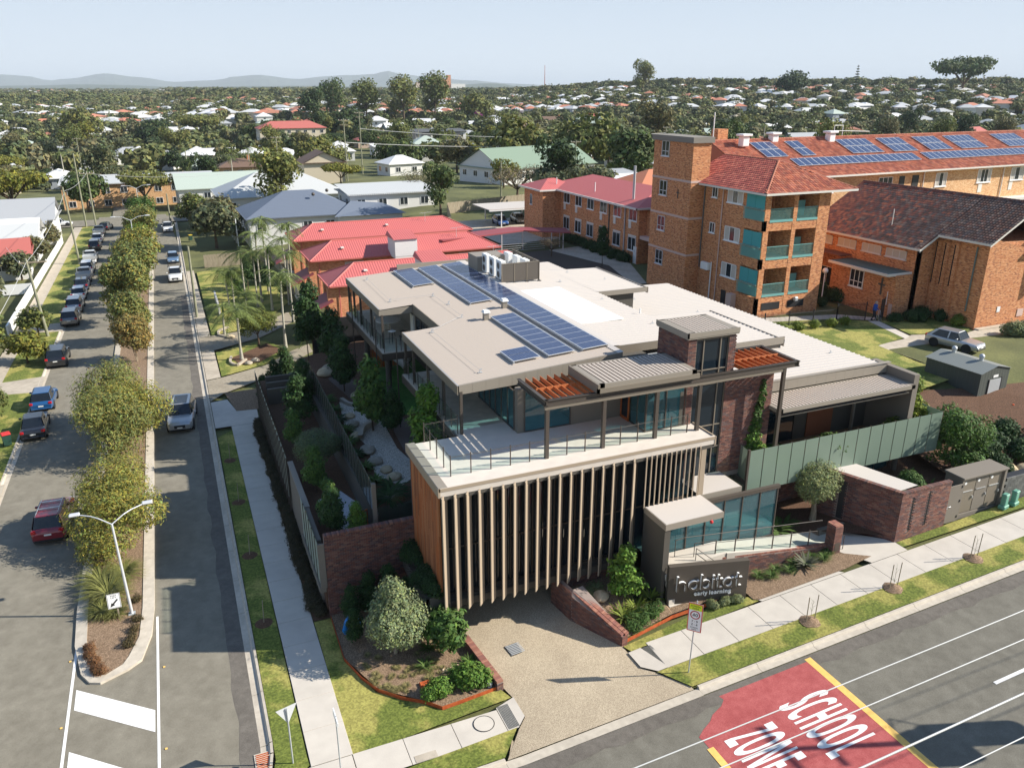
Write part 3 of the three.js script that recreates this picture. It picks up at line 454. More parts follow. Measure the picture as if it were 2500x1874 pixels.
// stair tower
{
const list=[];const x0=23.25, x1=26.2, zf=-31.95, zb=-34.7;
bp('tower_core', B().box(x0+0.02, 4.9, zb, x0+0.5, 13.2, zf - 0.02).box(x1 - 0.42, 4.9, zb, x1 - 0.02, 13.2, zf - 0.02).box(x0+0.02, 4.9, zb, x1 - 0.02, 13.2, zb+0.15).box(x1 - 0.3, 4.9, -32.25, 29.0, 10.95, zf - 0.02), M.mortar);
brickRun(list, [x0, zf],[x0+0.5, zf], 5.2, 13.2, -1);brickRun(list, [x1 - 0.42, zf],[29.0, zf], 5.2, s=>s<0.42?13.2:10.95, -1);brickRun(list, [x0, zb],[x0, zf], 8.5, 13.2, -1);brickRun(list, [x1+0.0, zf],[x1, zb], 10.9, 13.2, -1);
instanced(BLD, 'bricks', brickGeo, brickMat, list).position.set(-16, 0, 46);
bp('tower_cap', B().box(23.15, 13.2, -34.8, 26.3, 13.31, -31.85), M.fasciaLight);
bp('tower_fascia', B().box(23.13, 13.28, -31.9, 26.32, 13.54, -31.83).box(23.13, 13.28, -34.82, 23.2, 13.54, -31.83), M.fasciaLight);
const g0=x0+0.5, g1=x1 - 0.42;for (const [a, b] of [[0, 0.24],[0.24, 0.76],[0.76, 1]]) for (const [c, d] of [[5.25, 6.9],[6.9, 8.2],[8.2, 10.6],[10.6, 11.4],[11.4, 13.1]]) bp('pane', B().quad([lerp(g0, g1, a)+0.03, c+0.03, zf - 0.08],[lerp(g0, g1, b) - 0.03, c+0.03, zf - 0.08],[lerp(g0, g1, b) - 0.03, d - 0.03, zf - 0.08],[lerp(g0, g1, a)+0.03, d - 0.03, zf - 0.08]), M.darkGlass);
const f=B();for (const a of [0, 0.24, 0.76, 1]) f.box(lerp(g0, g1, a) - 0.03, 5.2, zf - 0.12, lerp(g0, g1, a)+0.03, 13.15, zf - 0.02);for (const y of [5.2, 6.9, 8.2, 10.6, 11.4, 13.1]) f.box(g0, y - 0.025, zf - 0.11, g1, y+0.025, zf - 0.03);bp('window_frame', f, M.fascia);
bp('tower_base', bx(23.0, 8.5, -34.75, 23.25, 10.4, -31.95), M.renderDark);
}
// fin screen: angled blades, each its own piece
{
const fin=(len, y0, y1, t=0.05)=>{const a=Math.PI / 4, c=Math.cos(a), s=Math.sin(a), nx=s*t / 2, nz=c*t / 2, x1=c*len, z1=-s*len;return B().poly([[-nx, -nz],[x1 - nx, z1 - nz],[x1+nx, z1+nz],[nx, nz]], y0, (x, z)=>y1 - 0.3+0.3*clamp(-z / (s*len*0.75), 0, 1)).build();};
const big=fin(0.5, 2.03, 8.4), small=fin(0.24, 5.3, 8.38, 0.04);
for (let i=0;i <= 17;i++) {const m=bp('fin', big, M.fin);m.position.add(V(9.29+i*0.578, 0, -29.9));}
for (let i=0;i<12;i++) {const m=bp('fin', small, M.fin);m.position.add(V(19.86+i*0.288, 0, -29.95));}
bp('fin_post', bx(23.2, 5.3, -30.2, 23.5, 8.12, -30.05), M.fin);
for (let i=0;i<24;i++) {const a=9.5+i*0.578;bp('pane', B().quad([a+0.02, 2.5, -30.85],[a+0.56, 2.5, -30.85],[a+0.56, 8.1, -30.85],[a+0.02, 8.1, -30.85]), M.darkGlass);}
const f=B();for (let i=0;i <= 24;i += 2) f.box(9.5+i*0.578 - 0.03, 2.4, -30.83, 9.5+i*0.578+0.03, 8.12, -30.78);for (const y of [2.4, 4.9, 8.05]) f.box(9.4, y, -30.83, 23.4, y+0.07, -30.77);bp('window_frame', f, M.bronze);
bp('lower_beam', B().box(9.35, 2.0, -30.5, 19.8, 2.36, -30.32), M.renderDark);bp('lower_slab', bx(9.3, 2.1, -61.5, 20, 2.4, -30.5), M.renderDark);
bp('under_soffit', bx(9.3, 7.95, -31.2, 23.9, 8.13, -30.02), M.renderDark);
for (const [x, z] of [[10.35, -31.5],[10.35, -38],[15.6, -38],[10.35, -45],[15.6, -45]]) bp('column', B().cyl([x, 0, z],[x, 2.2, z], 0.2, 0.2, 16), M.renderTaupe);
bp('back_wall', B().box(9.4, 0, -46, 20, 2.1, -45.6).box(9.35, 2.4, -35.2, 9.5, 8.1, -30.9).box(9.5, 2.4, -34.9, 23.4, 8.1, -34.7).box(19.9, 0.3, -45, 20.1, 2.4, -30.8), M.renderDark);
// timber cladding on the left flank: boards
const tm=[M.timberWarm, col(0.34, 0.115, 0.04, {roughness: 0.7}), col(0.26, 0.085, 0.03, {roughness: 0.7}), col(0.42, 0.16, 0.06, {roughness: 0.7})];
for (let i=0;i<31;i++) {const z=-34.65+i*0.14;let y=3.0;while (y<8.08) {const h=Math.min(8.1 - y, rr(1.2, 3.4));bp('board', bx(9.24+rnd()*0.008, y+0.003, z+0.004, 9.34, y+h - 0.003, z+0.135), pick(tm));y += h;}}
}
// planter box at the left front corner
bp('planter_box', B().box(8.55, 2.02, -35.0, 8.68, 2.78, -30.35).box(8.55, 2.02, -30.5, 9.4, 2.78, -30.35).box(8.6, 2.02, -35, 9.4, 2.1, -30.4), M.renderDark);bp('planter_soil', bx(8.68, 2.1, -34.95, 9.35, 2.62, -30.5), M.mulchDark);
// entry
bp('canopy', bx(19.95, 5.03, -30.02, 23.35, 5.35, -28.05), M.fasciaLight);bp('canopy_top', bx(20.0, 5.35, -30.0, 23.3, 5.362, -28.1), M.roofPale);bp('canopy', bx(23.35, 5.0, -32.0, 25.98, 5.3, -30.0), M.fasciaLight);bp('canopy_top', bx(23.3, 5.3, -31.98, 25.92, 5.312, -30.05), M.roofPale);
bp('wall', B().box(19.95, 0.3, -30.0, 20.12, 5.03, -28.1), M.renderDark);bp('wall', bx(20.12, 0.3, -28.3, 20.28, 5.03, -28.1), M.renderDark);
bp('landing', B().poly([[20.0, -28.2],[24.2, -28.55],[24.2, -29.72],[20.0, -29.72]], 0.4, 2.5), M.concrete);
bp('ramp', B().poly([[24.2, -28.5],[30.9, -28.15],[30.9, -29.6],[24.2, -29.72]], 0.3, x=>2.5 - (x - 24.2)*0.135), M.concrete);
bp('room_wall', B().box(20.3, 2.5, -33.2, 28.4, 5.0, -33.0).box(20.2, 2.46, -33, 28.4, 2.5, -29.8), M.renderTaupe);
glazing(-29.74, 21.25, 28.2, 2.0, 5.0, 'x', 6);bp('entry_header', bx(21.2, 4.9, -29.85, 28.3, 5.1, -29.65), M.bronze);
{const f=B();f.box(20.95, 2.5, -29.76, 21.06, 4.9, -29.68).box(21.14, 2.5, -29.7, 21.25, 4.9, -29.62).box(20.95, 2.5, -29.76, 21.25, 2.8, -29.66);bp('door_frame', f, M.corten, 'orange timber entry door frame');bp('door', bx(20.3, 2.5, -29.78, 20.95, 4.9, -29.72), M.darkGlass);}
bp('alarm_bell', new THREE.SphereGeometry(0.09, 12, 8).translate(22.6, 4.98, -28.0), col(0.6, 0.03, 0.03));
{// steps down beside the sign
for (let i=0;i<6;i++) bp('step', bx(20.15+0, 0.5, -28.2+i*0.0+i*0.1, 22.3, 2.5 - i*0.3, -28.1+i*0.1+0.1), M.concrete);
}
const railMat=M.bronze;
{const list=[], cap=[], top=s=>2.32 - s*0.083;bp('ramp_wall_core', B().poly([[22.5, -28.62],[30.7, -28.02],[30.7, -28.3],[22.5, -28.9]], x=>slope(x) - 0.2, x=>2.3 - (x - 22.5)*0.083), M.mortar);brickRun(list, [22.5, -28.61],[30.7, -28.01], s=>slope(22.5+s) - 0.1, top, -1);capRun(cap, [22.5, -28.75],[30.7, -28.16], s=>2.36 - s*0.083);
bp('pillar_core', bx(30.58, 1.0, -28.2, 31.08, 3.0, -27.62), M.mortar);for (const [a, b] of [[[30.56, -27.6],[31.1, -27.6]],[[30.56, -28.2],[30.56, -27.6]],[[31.1, -27.6],[31.1, -28.2]]]) brickRun(list, a, b, 1.0, 3.0, -1);capRun(cap, [30.56, -27.75],[31.1, -27.75], ()=>3.05, PAL_CAP, 1.3);capRun(cap, [30.56, -28.06],[31.1, -28.06], ()=>3.05, PAL_CAP, 1.3);
instanced(BLD, 'bricks', brickGeo, brickMat, list).position.set(-16, 0, 46);instanced(BLD, 'coping_bricks', capGeo, brickMat, cap).position.set(-16, 0, 46);
bp('letterbox_plate', bx(30.66, 1.55, -27.59, 31.0, 2.05, -27.575), M.bronze);
const pts=[];for (let i=0;i <= 6;i++) pts.push([23.6+i*1.17, -28.72+i*0.0856]);balustrade(pts, x=>2.36 - (x - 22.5)*0.083, pts, M.clearGlass, 1.0);
const r2_=B();r2_.path([[21.5, 2.5, -29.3],[21.5, 3.45, -29.3],[22.0, 3.5, -29.3],[31, 2.65, -29.0]], 0.02, 6).path([[22.4, 2.3, -28.9],[22.4, 3.3, -28.9],[23.6, 3.3, -28.7]], 0.02).path([[22.3, 2.5, -28.6],[22.3, 3.2, -28.6],[23.9, 1.9, -27.7]], 0.02).path([[22.3, 2.9, -28.6],[23.7, 1.7, -27.7]], 0.02).path([[20.2, 2.9, -28.1],[20.9, 2.0, -27.4]], 0.02).path([[24.3, 0.95, -27.4],[24.6, 0.95, -27.3],[24.7, 1.15, -27.3]], 0.015).path([[31.2, 2.25, -27.9],[31.5, 2.25, -27.8],[31.5, 1.3, -27.8]], 0.022);bp('handrail', r2_, M.bronze);
}
// right wing deck: frosted screen and turf
bp('deck_slab', B().box(27.1, 4.6, -35, 41.6, 4.86, -31.05), M.renderDark);bp('deck_turf', B().box(27.3, 4.86, -34.5, 32.2, 4.9, -31.15), M.turf);bp('deck_softfall', B().box(32.2, 4.86, -34.5, 41.5, 4.9, -31.15), col(0.3, 0.17, 0.09, {roughness: 1}));
for (let i=0;i<15;i++) {const a=27.12+i*0.966;bp('frosted_panel', bx(a+0.03, 4.19, -31.0, a+0.936, 6.7, -30.985), M.frosted);bp('screen_post', bx(a - 0.03, 4.19, -31.08, a+0.03, 6.74, -31.01), M.bronze);} bp('screen_post', bx(41.58, 4.19, -31.08, 41.66, 6.74, -31.01), M.bronze);bp('screen_post', bx(27.04, 4.1, -31.1, 27.16, 6.78, -30.96), M.bronze);
for (let i=0;i<2;i++) {const z0=-31.08 - i*1.2, z1=z0 - 1.16, xa=27.1+i*0.22, xb=xa+0.2;bp('frosted_panel', B().quad([xa, 4.19, z0],[xb, 4.19, z1],[xb, 6.7, z1],[xa, 6.7, z0]), M.frosted);bp('screen_post', bx(xb - 0.03, 4.19, z1 - 0.03, xb+0.03, 6.72, z1+0.03), M.bronze);}
for (let i=0;i<3;i++) {const z0=-31.1 - i*1.1;bp('frosted_panel', bx(41.6, 4.19, z0 - 1.05, 41.615, 6.7, z0), M.frosted);}
glazing(-34.4, 29.6, 33.2, 4.95, 7.4, 'x', 3, M.darkGlass);bp('wall', B().box(29.3, 4.9, -34.6, 39.2, 8.6, -34.45), M.renderDark);bp('door', bx(34.2, 4.95, -34.42, 36.2, 7.2, -34.36), col(0.2, 0.07, 0.03));
bp('post', bx(37.55, 4.9, -34.2, 37.7, 8.6, -34.05), M.fasciaLight);bp('end_wall', bx(39.0, 4.9, -34.6, 39.4, 9.32, -31.3), M.renderTaupe);bp('wall', bx(28.95, 4.9, -34.4, 29.1, 8.6, -32.2), M.renderTaupe);
// under the deck
{const list=[];bp('lower_wall', B().box(28.4, 0.6, -33.4, 36.4, 4.6, -33.1), M.mortar);brickRun(list, [28.4, -33.08],[36.4, -33.08], 0.8, 4.5, -1);brickRun(list, [28.35, -31.9],[29.3, -31.9], 1.0, 4.6, -1);bp('lower_wall', bx(28.36, 0.8, -32.3, 29.3, 4.6, -31.92), M.mortar);instanced(BLD, 'bricks', brickGeo, brickMat, list).position.set(-16, 0, 46);}
bp('column', B().cyl([40.2, 1.5, -32.6],[40.2, 4.6, -32.6], 0.17, 0.17, 14), M.renderTaupe);glazing(-33.0, 36.6, 40.0, 1.6, 4.4, 'x', 3, M.tealGlass);bp('wall', B().box(36.4, 1.2, -36, 41.8, 4.6, -35.8).box(36.4, 1.4, -35.8, 41.8, 1.6, -33), M.renderTaupe);
// roof services: kept on the building
bp('plant_housing', bx(21.4, 11.5, -59.5, 23.8, 12.9, -57.4), M.fasciaLight);
for (const [x, z, y] of [[17.4, -45.3, r0(17.4)],[19.4, -47.1, r0(19.4)],[25.8, -58.8, 11.15]]) {const v=bp('roof_vent', B().box(x - 0.16, y, z - 0.16, x+0.16, y+0.42, z+0.16), M.fasciaLight);bp('vent_cowl', B().bev(x - 0.23, y+0.42, z - 0.23, x+0.23, y+0.56, z+0.23, 0.04).bev(x - 0.18, y+0.56, z - 0.18, x+0.18, y+0.62, z+0.18, 0.02), M.white);}
for (const [x, z] of [[13.3, -60.3],[13.2, -53],[16.2, -52.6],[16.2, -46.5],[13.6, -44.6],[13.7, -36.6],[16.5, -50]]) bp('roof_anchor', B().box(x - 0.12, r0(x)+0.02, z - 0.04, x+0.12, r0(x)+0.05, z+0.04).cyl([x, r0(x), z],[x, r0(x)+0.18, z], 0.02, 0.02, 6).cyl([x - 0.02, r0(x)+0.17, z],[x+0.1, r0(x)+0.22, z], 0.03, 0.03, 6), M.galv);
for (const [x, z] of [[23.5, -57.0+1.2],[28.2, -55.4],[29.8, -52.2],[26.1, -52.4],[26.4, -46.5],[26.3, -40]]) bp('roof_anchor', B().box(x - 0.12, r1(x)+0.02, z - 0.04, x+0.12, r1(x)+0.05, z+0.04).cyl([x, r1(x), z],[x, r1(x)+0.2, z], 0.02, 0.02, 6), M.galv);
for (const [x, z] of [[33, -53],[35.5, -48],[37.5, -36.5]]) bp('roof_anchor', B().box(x - 0.12, r3(x)+0.05, z - 0.04, x+0.12, r3(x)+0.08, z+0.04).cyl([x, r3(x), z],[x, r3(x)+0.2, z], 0.02, 0.02, 6), M.galv);
bp('safety_cable', B().path([[13.3, r0(13.3)+0.15, -60.3],[13.2, r0(13.2)+0.15, -53],[16.2, r0(16.2)+0.15, -52.6],[16.2, r0(16.2)+0.15, -46.5],[13.6, r0(13.6)+0.15, -44.6],[13.7, r0(13.7)+0.15, -36.6]], 0.008, 4), M.galv);
bp('vent_pipe', B().cyl([26.9, 10, -42.4],[26.9, 11.9, -42.4], 0.05, 0.05, 8), M.white);
// front driveway walls
{const list=[], cap=[];const rw=thing('driveway_wall', 'low dark brick wall with brick coping along the right side of driveway', 'brick wall', [16.5, 0.4, -28]);
wpart(rw, 'wall_core', B().poly([[16.84, -26.46],[17.14, -26.5],[16.3, -29.5],[15.72, -29.4],[15.5, -31],[15.3, -31],[15.55, -29.2]], 0, (x, z)=>z > -29.3?0.95+(-26.46 - z)*0.3:2.0), M.mortar);brickRun(list, [16.82, -26.44],[15.54, -29.2], 0.2, s=>0.98+s*0.27, 1);brickRun(list, [15.54, -29.2],[15.3, -31], 0.2, 2.0, 1);brickRun(list, [16.82, -26.44],[17.15, -26.5], 0.3, 1.0, -1);
brickRun(list, [17.15, -26.5],[16.3, -29.5], 0.4, s=>0.98+s*0.27, -1);
for (const o of [-0.1, 0.12]) capRun(cap, [16.99+o, -26.5],[15.9+o, -29.3], s=>1.02+s*0.28);
instanced(rw, 'bricks', brickGeo, brickMat, list).position.set(-16.5, -0.4, 28);instanced(rw, 'coping_bricks', capGeo, brickMat, cap).position.set(-16.5, -0.4, 28);
// back wall of the bed, under the fins
const l2=[], bw=thing('bed_back_wall', 'shaded brick wall under the fin screen behind the sign garden', 'brick wall', [18, 0.4, -30.7]);wpart(bw, 'wall_core', bx(15.5, 0.2, -31.0, 20, 2.0, -30.7), M.mortar);brickRun(l2, [15.5, -30.68],[19.95, -30.68], 0.3, 2.0, -1);instanced(bw, 'bricks', brickGeo, brickMat, l2).position.set(-18, -0.4, 30.7);
const l3=[], c3=[], lw=thing('driveway_wall', 'low brick coping wall beside the corner garden, left of driveway', 'brick wall', [10.4, 0, -28.2]);wpart(lw, 'wall_core', B().poly([[10.1, -29.9],[10.34, -29.9],[10.74, -26.4],[10.46, -26.35]], 0, 0.47), M.mortar);brickRun(l3, [10.36, -29.9],[10.76, -26.4], 0, 0.46, -1);brickRun(l3, [10.44, -26.33],[10.76, -26.38], 0, 0.46, -1);brickRun(l3, [10.08, -29.9],[10.44, -26.35], 0, 0.46, 1);capRun(c3, [10.23, -29.9],[10.6, -26.4], ()=>0.52, PAL_CAP, 1.35);instanced(lw, 'bricks', brickGeo, brickMat, l3).position.set(-10.4, 0, 28.2);instanced(lw, 'coping_bricks', capGeo, brickMat, c3).position.set(-10.4, 0, 28.2);
}
// ---------------------------------------------------------------- raised garden left of the building, fences
const GY=4.8;                                           // upper garden level
const gdn=structGroup('raised_garden');
part(gdn, 'podium', B().poly([[7.55, -36.3],[9.3, -36.3],[13.6, -37],[21.5, -45],[21.5, -62],[13.4, -66],[8.1, -63]], 0.2, GY - 0.12), M.renderDark);
part(gdn, 'garden_soil', B().sheet([[7.6, -36.4],[9.3, -36.4],[14.5, -37],[21, -45],[21, -62],[13.4, -65.9],[8.2, -62.9]], GY - 0.1), M.mulchDark);
part(gdn, 'lower_terrace', B().poly([[4.62, -34.9],[7.6, -34.9],[9.3, -35],[9.3, -36.4],[7.6, -36.4],[8.1, -63],[4.75, -63]], 0.2, 3.2), M.mulchDark);
part(gdn, 'turf', B().sheet([[12.2, -48],[17, -48],[17, -60],[12.6, -60.5],[11.6, -54],[11.9, -50]], GY - 0.08), M.turf);
part(gdn, 'rubber_path', B().sheet([[10.6, -62],[11.8, -61],[10.8, -56],[11.4, -51],[12.6, -46.5],[12.3, -41],[10.9, -41],[11.2, -46],[10.2, -50],[9.2, -57]], GY - 0.085), col(0.16, 0.12, 0.1, {roughness: 1}));
part(gdn, 'pebble_creek', B().sheet([[9.0, -52],[10.2, -51],[10.9, -47],[10.7, -43],[11.2, -39.5],[9.6, -38.2],[8.6, -40],[9.1, -44],[8.5, -48]], GY - 0.075), M.pebble);
part(gdn, 'gravel_patch', B().sheet([[5.5, -41.2],[6.9, -41.8],[7.5, -40],[7.3, -37.4],[6.1, -37.0],[5.5, -38.6]], 3.215), std({map: speck([196, 196, 200], 26, 40, 2), roughness: 0.95}));
part(gdn, 'bark_patch', B().sheet([[5.6, -45.6],[7.0, -45.4],[7.4, -42],[6.6, -41.6],[5.5, -41.4]], 3.21), M.mulchDark);
part(gdn, 'boardwalk', B().box(6.6, 3.2, -36.3, 9.3, 3.26, -34.95), M.renderDark);
const stoneG=[0, 1, 2].map(()=>{const g=new THREE.IcosahedronGeometry(0.5, 2);const p=g.attributes.position;for (let i=0;i<p.count;i++) {const v=V(p.getX(i), p.getY(i), p.getZ(i));const k=0.82+0.36*(fbm(v.x*1.7+5, v.y*1.7+v.z*2.1)+0.3) ;p.setXYZ(i, v.x*k, v.y*0.55*k, v.z*k);} g.computeVertexNormals();return g;});
const stoneM=[std({map: speck([186, 168, 138], 40, 12, 1.4), roughness: 0.95}), std({map: speck([160, 150, 134], 40, 12, 1.4), roughness: 0.95})];
let nStone=0;
const stone=(x, y, z, s, label)=>{const m=mesh(numbered('garden_rock'), pick(stoneG), pick(stoneM));m.position.set(x, y+0.16*s, z);m.scale.set(s*rr(0.9, 1.3), s, s*rr(0.9, 1.2));m.rotation.y=rnd()*6;m.userData={label, category: 'rock', group: 'sandstone rocks in the gardens'};scene.add(m);};
for (const [x, z, s] of [[9.0, -47.5, 0.9],[8.8, -45.6, 0.8],[8.9, -43.2, 1.1],[9.0, -41.6, 0.9],[9.3, -40.3, 0.8],[9.5, -39.2, 0.9],[11.5, -49, 1.0],[11.4, -47.8, 1.1],[11.2, -46.9, 0.8],[10.4, -52.5, 1.0],[9.2, -58, 1.4],[9.6, -59, 1.2],[9.1, -49, 0.8]]) stone(x, GY - 0.1, z, s, 'pale sandstone rock along the pebble creek in the shaded garden');
// low curved render walls in the garden
const curve=(pts, y, h, w, mat, label)=>{const m=B(), c=new THREE.CatmullRomCurve3(pts.map(p=>V(p[0], 0, p[1]))), n=24;for (let i=0;i<n;i++) {const a=c.getPoint(i / n), b=c.getPoint((i+1) / n), d=b.clone().sub(a).normalize(), e=V(-d.z, 0, d.x).multiplyScalar(w / 2);const A=[a.x - e.x, a.z - e.z], Bq=[b.x - e.x, b.z - e.z], Cq=[b.x+e.x, b.z+e.z], D=[a.x+e.x, a.z+e.z], q=(p, yy)=>[p[0], yy, p[1]];m.quad(q(A, y+h), q(Bq, y+h), q(Cq, y+h), q(D, y+h)).quad(q(A, y), q(Bq, y), q(Bq, y+h), q(A, y+h)).quad(q(Cq, y), q(D, y), q(D, y+h), q(Cq, y+h));} return one('garden_edging', m, mat, label, 'garden edging');};
curve([[10.5, -49.0],[10.3, -47.2],[9.4, -46.4],[8.9, -45.0]], GY - 0.1, 0.4, 0.3, M.concreteOld, 'pale curved seating wall beside the pebble creek');
curve([[9.2, -52.2],[9.6, -51],[10.6, -50.6],[11.4, -50.8]], GY - 0.1, 0.25, 0.25, M.concreteOld, 'low curved garden wall behind the creek trees');
curve([[6.0, -37.0],[5.6, -36.2],[6.4, -35.5],[7.6, -36.0]], 3.2, 0.35, 0.3, M.concreteOld, 'pale curved planter edge behind the brick corner wall');
curve([[6.2, -46.6],[6.0, -47.6],[6.9, -48.0],[7.5, -47.4]], 3.2, 0.3, 0.3, M.concreteOld, 'round sandpit edge behind the street fence');
// brick wall to the front of the garden
{const w=thing('garden_brick_wall', 'tall dark brick retaining wall in shade below the raised garden', 'brick wall', [7, 0, -34.7]), l=[], c=[];
wpart(w, 'wall_core', bx(4.72, -0.1, -34.95, 9.3, 4.62, -34.62), M.mortar);brickRun(l, [4.7, -34.6],[9.28, -34.6], 0, 4.62, -1);brickRun(l, [4.7, -35.6],[4.7, -34.6], 0, 1.9, -1);capRun(c, [4.7, -34.72],[9.28, -34.72], ()=>4.66, PAL_DARK.map(p=>p.map(v=>v*1.3)), 1.25);instanced(w, 'bricks', brickGeo, brickMat, l).position.set(-7, 0, 34.7);instanced(w, 'coping_bricks', capGeo, brickMat, c).position.set(-7, 0, 34.7);}
// street fence: rendered base wall with glass fins on top
{const f=thing('street_fence', 'dark rendered boundary wall topped with green glass panels beside the footpath', 'fence', [4.4, 0, -47]);
wpart(f, 'base_wall', bx(4.5, 0, -45.3, 4.72, 3.95, -35.6), M.renderTaupe);wpart(f, 'base_wall', bx(4.5, 0, -63, 4.72, 2.6, -45.3), M.renderDark);wpart(f, 'wall_cap', bx(4.44, 3.95, -45.3, 4.76, 4.0, -39.2), M.fasciaLight);wpart(f, 'ledge', bx(4.3, 1.55, -40.2, 4.62, 1.85, -34.6), M.renderTaupe);
for (let i=0;i<6;i++) {const z=-34.7 - i*0.9;wpart(f, 'glass_panel', bx(4.4, 1.85, z - 0.86, 4.415, 4.2, z - 0.02), M.frosted);wpart(f, 'post', bx(4.37, 1.8, z - 0.03, 4.44, 4.24, z+0.03), M.bronze);}
wpart(f, 'post', bx(4.36, 1.8, -34.66, 4.68, 4.3, -34.56), M.renderTaupe);
for (let i=0;i<19;i++) {const z=-45.4 - i*0.93;wpart(f, 'glass_panel', bx(4.42, 1.2, z - 0.88, 4.435, 4.15, z - 0.03), M.frosted);wpart(f, 'post', bx(4.36, 0.2, z - 0.03, 4.44, 4.2, z+0.03), M.bronze);}}
{const f=thing('garden_fence', 'tall tinted glass fence with dark posts dividing the two garden levels', 'fence', [7.6, 3.2, -46]);
for (let i=0;i<25;i++) {const z=-35.7 - i*0.86, x=7.5+i*0.012;wpart(f, 'glass_panel', bx(x, 4.6, z - 0.83, x+0.012, 6.4, z - 0.02), M.darkTint ??= new THREE.MeshPhysicalMaterial({color: rgb(0.2, 0.27, 0.24), roughness: 0.12, transmission: 0.75, thickness: 0, side: THREE.DoubleSide}));wpart(f, 'post', bx(x - 0.03, 3.2, z - 0.025, x+0.02, 6.42, z+0.025), M.bronze);}
wpart(f, 'retaining_wall', bx(7.5, 3.0, -57.3, 7.75, 4.7, -35.6), M.renderDark);wpart(f, 'end_post', bx(7.42, 3.2, -35.75, 7.62, 6.5, -35.55), M.renderTaupe);for (let i=0;i<3;i++) wpart(f, 'glass_panel', bx(7.66+i*0.6, 4.0, -35.62, 8.22+i*0.6, 5.6, -35.6), M.clearGlass);}
for (let i=0;i<3;i++) one('planter_wall', bx(4.8+i*0.1, 1.5, -57.6 - i*1.7, 7.4, 4.4 - i*0.1, -57.35 - i*1.7), M.renderDark, ['nearest of three stepped dark garden walls by the street fence', 'middle of three stepped dark garden walls by the street fence', 'farthest of three stepped dark garden walls by the street fence'][i], 'garden wall', 'stepped garden walls');
one('side_fence', B().box(9.6, 2.5, -66.1, 15.5, 6.9, -65.95), M.black, 'tall black panel fence between the garden and the red roofed units', 'fence');
{const g=thing('timber_bridge_rail', 'small dark timber balustrade beside the white gravel patch', 'railing', [7.1, 3.2, -37.2], 0.5);for (let i=0;i<7;i++) part(g, 'baluster', bx(-0.6+i*0.2, 0, -0.02, -0.56+i*0.2, 0.9, 0.02), M.timberWarm);part(g, 'rail', bx(-0.66, 0.9, -0.04, 0.7, 0.96, 0.04), M.timberWarm);part(g, 'post', bx(-0.72, 0, -0.06, -0.6, 1.05, 0.06), M.timberWarm);}
// slide under the rear balcony
{const s=thing('tube_slide', 'grey tube slide sticking out beneath the rear balcony', 'slide', [14.9, GY, -56]);const c=new THREE.CatmullRomCurve3([V(-1.3, 2.0, -1.6), V(-0.6, 1.4, -0.6), V(0.1, 0.75, 0.2)]);part(s, 'tube', new THREE.TubeGeometry(c, 14, 0.48, 20), M.galv);part(s, 'rim', new THREE.TorusGeometry(0.48, 0.05, 8, 24).rotateX(0.7).rotateY(0.75).translate(0.1, 0.75, 0.2), M.galv);part(s, 'support', bx(-0.9, 0, -1.0, -0.8, 1.2, -0.9), M.bronze);}
{const s=thing('timber_screen', 'dark red timber paling screen under the rear balcony', 'screen', [14, GY, -58]);for (let i=0;i<16;i++) part(s, 'paling', bx(-1.6+i*0.2, 0, 0.02*(i % 2), -1.44+i*0.2, 1.5, 0.05), i % 3?M.timberWarm:M.corten);}
for (const [x, z] of [[12.5, -51.6],[12.5, -58],[12.6, -44],[12.6, -38.5]]) wpart(BLD, 'column', B().cyl([x, GY - 0.1, z],[x, 8.05, z], 0.2, 0.2, 14), M.renderDark);
wpart(BLD, 'wall', bx(16.6, GY - 0.1, -61, 16.8, 8.05, -37), M.renderDark);
// furniture on the rear balcony
function stool(x, z, label, mat, s=1) {const g=thing('stool', label, 'stool', [x, 8.5, z], rnd());for (const [a, b] of [[-1, -1],[1, -1],[-1, 1],[1, 1]]) part(g, 'leg', B().cyl([a*0.16, 0, b*0.16],[a*0.12, 0.66*s, b*0.12], 0.016, 0.016, 5), M.black);part(g, 'seat', bv(-0.2, 0.66*s, -0.2, 0.2, 0.7*s, 0.2, 0.012), mat);return g;}
stool(13.0, -52.0, 'high stool with white papers on its seat, nearest the rear balcony glass', M.white, 1.3);stool(13.5, -51.2, 'black high stool beside the balcony railing', M.black);stool(13.9, -52.4, 'black stool in the middle of the rear balcony', M.black);
{const t=thing('balcony_table', 'pale round table under the rear balcony roof', 'table', [13.6, 8.5, -55.4]);part(t, 'table_top', new THREE.CylinderGeometry(0.9, 0.9, 0.05, 24).translate(0, 0.74, 0), M.offWhite);part(t, 'leg', B().cyl([0, 0, 0],[0, 0.72, 0], 0.05, 0.05, 8), M.steel);part(t, 'base', new THREE.CylinderGeometry(0.35, 0.38, 0.03, 16).translate(0, 0.015, 0), M.steel);
const c=thing('wooden_chair', 'light wooden slatted chair beside the rear balcony table', 'chair', [13.2, 8.5, -53.8], 2.6);for (const [a, b] of [[-1, -1],[1, -1],[-1, 1],[1, 1]]) part(c, 'leg', bx(a*0.22 - 0.02, 0, b*0.22 - 0.02, a*0.22+0.02, b<0?0.9:0.45, b*0.22+0.02), M.timberGrey);part(c, 'seat', bx(-0.25, 0.43, -0.25, 0.25, 0.47, 0.25), M.timberGrey);for (let i=0;i<3;i++) part(c, 'back_slat', bx(-0.24, 0.58+i*0.13, -0.235, 0.24, 0.66+i*0.13, -0.21), M.timberGrey);}
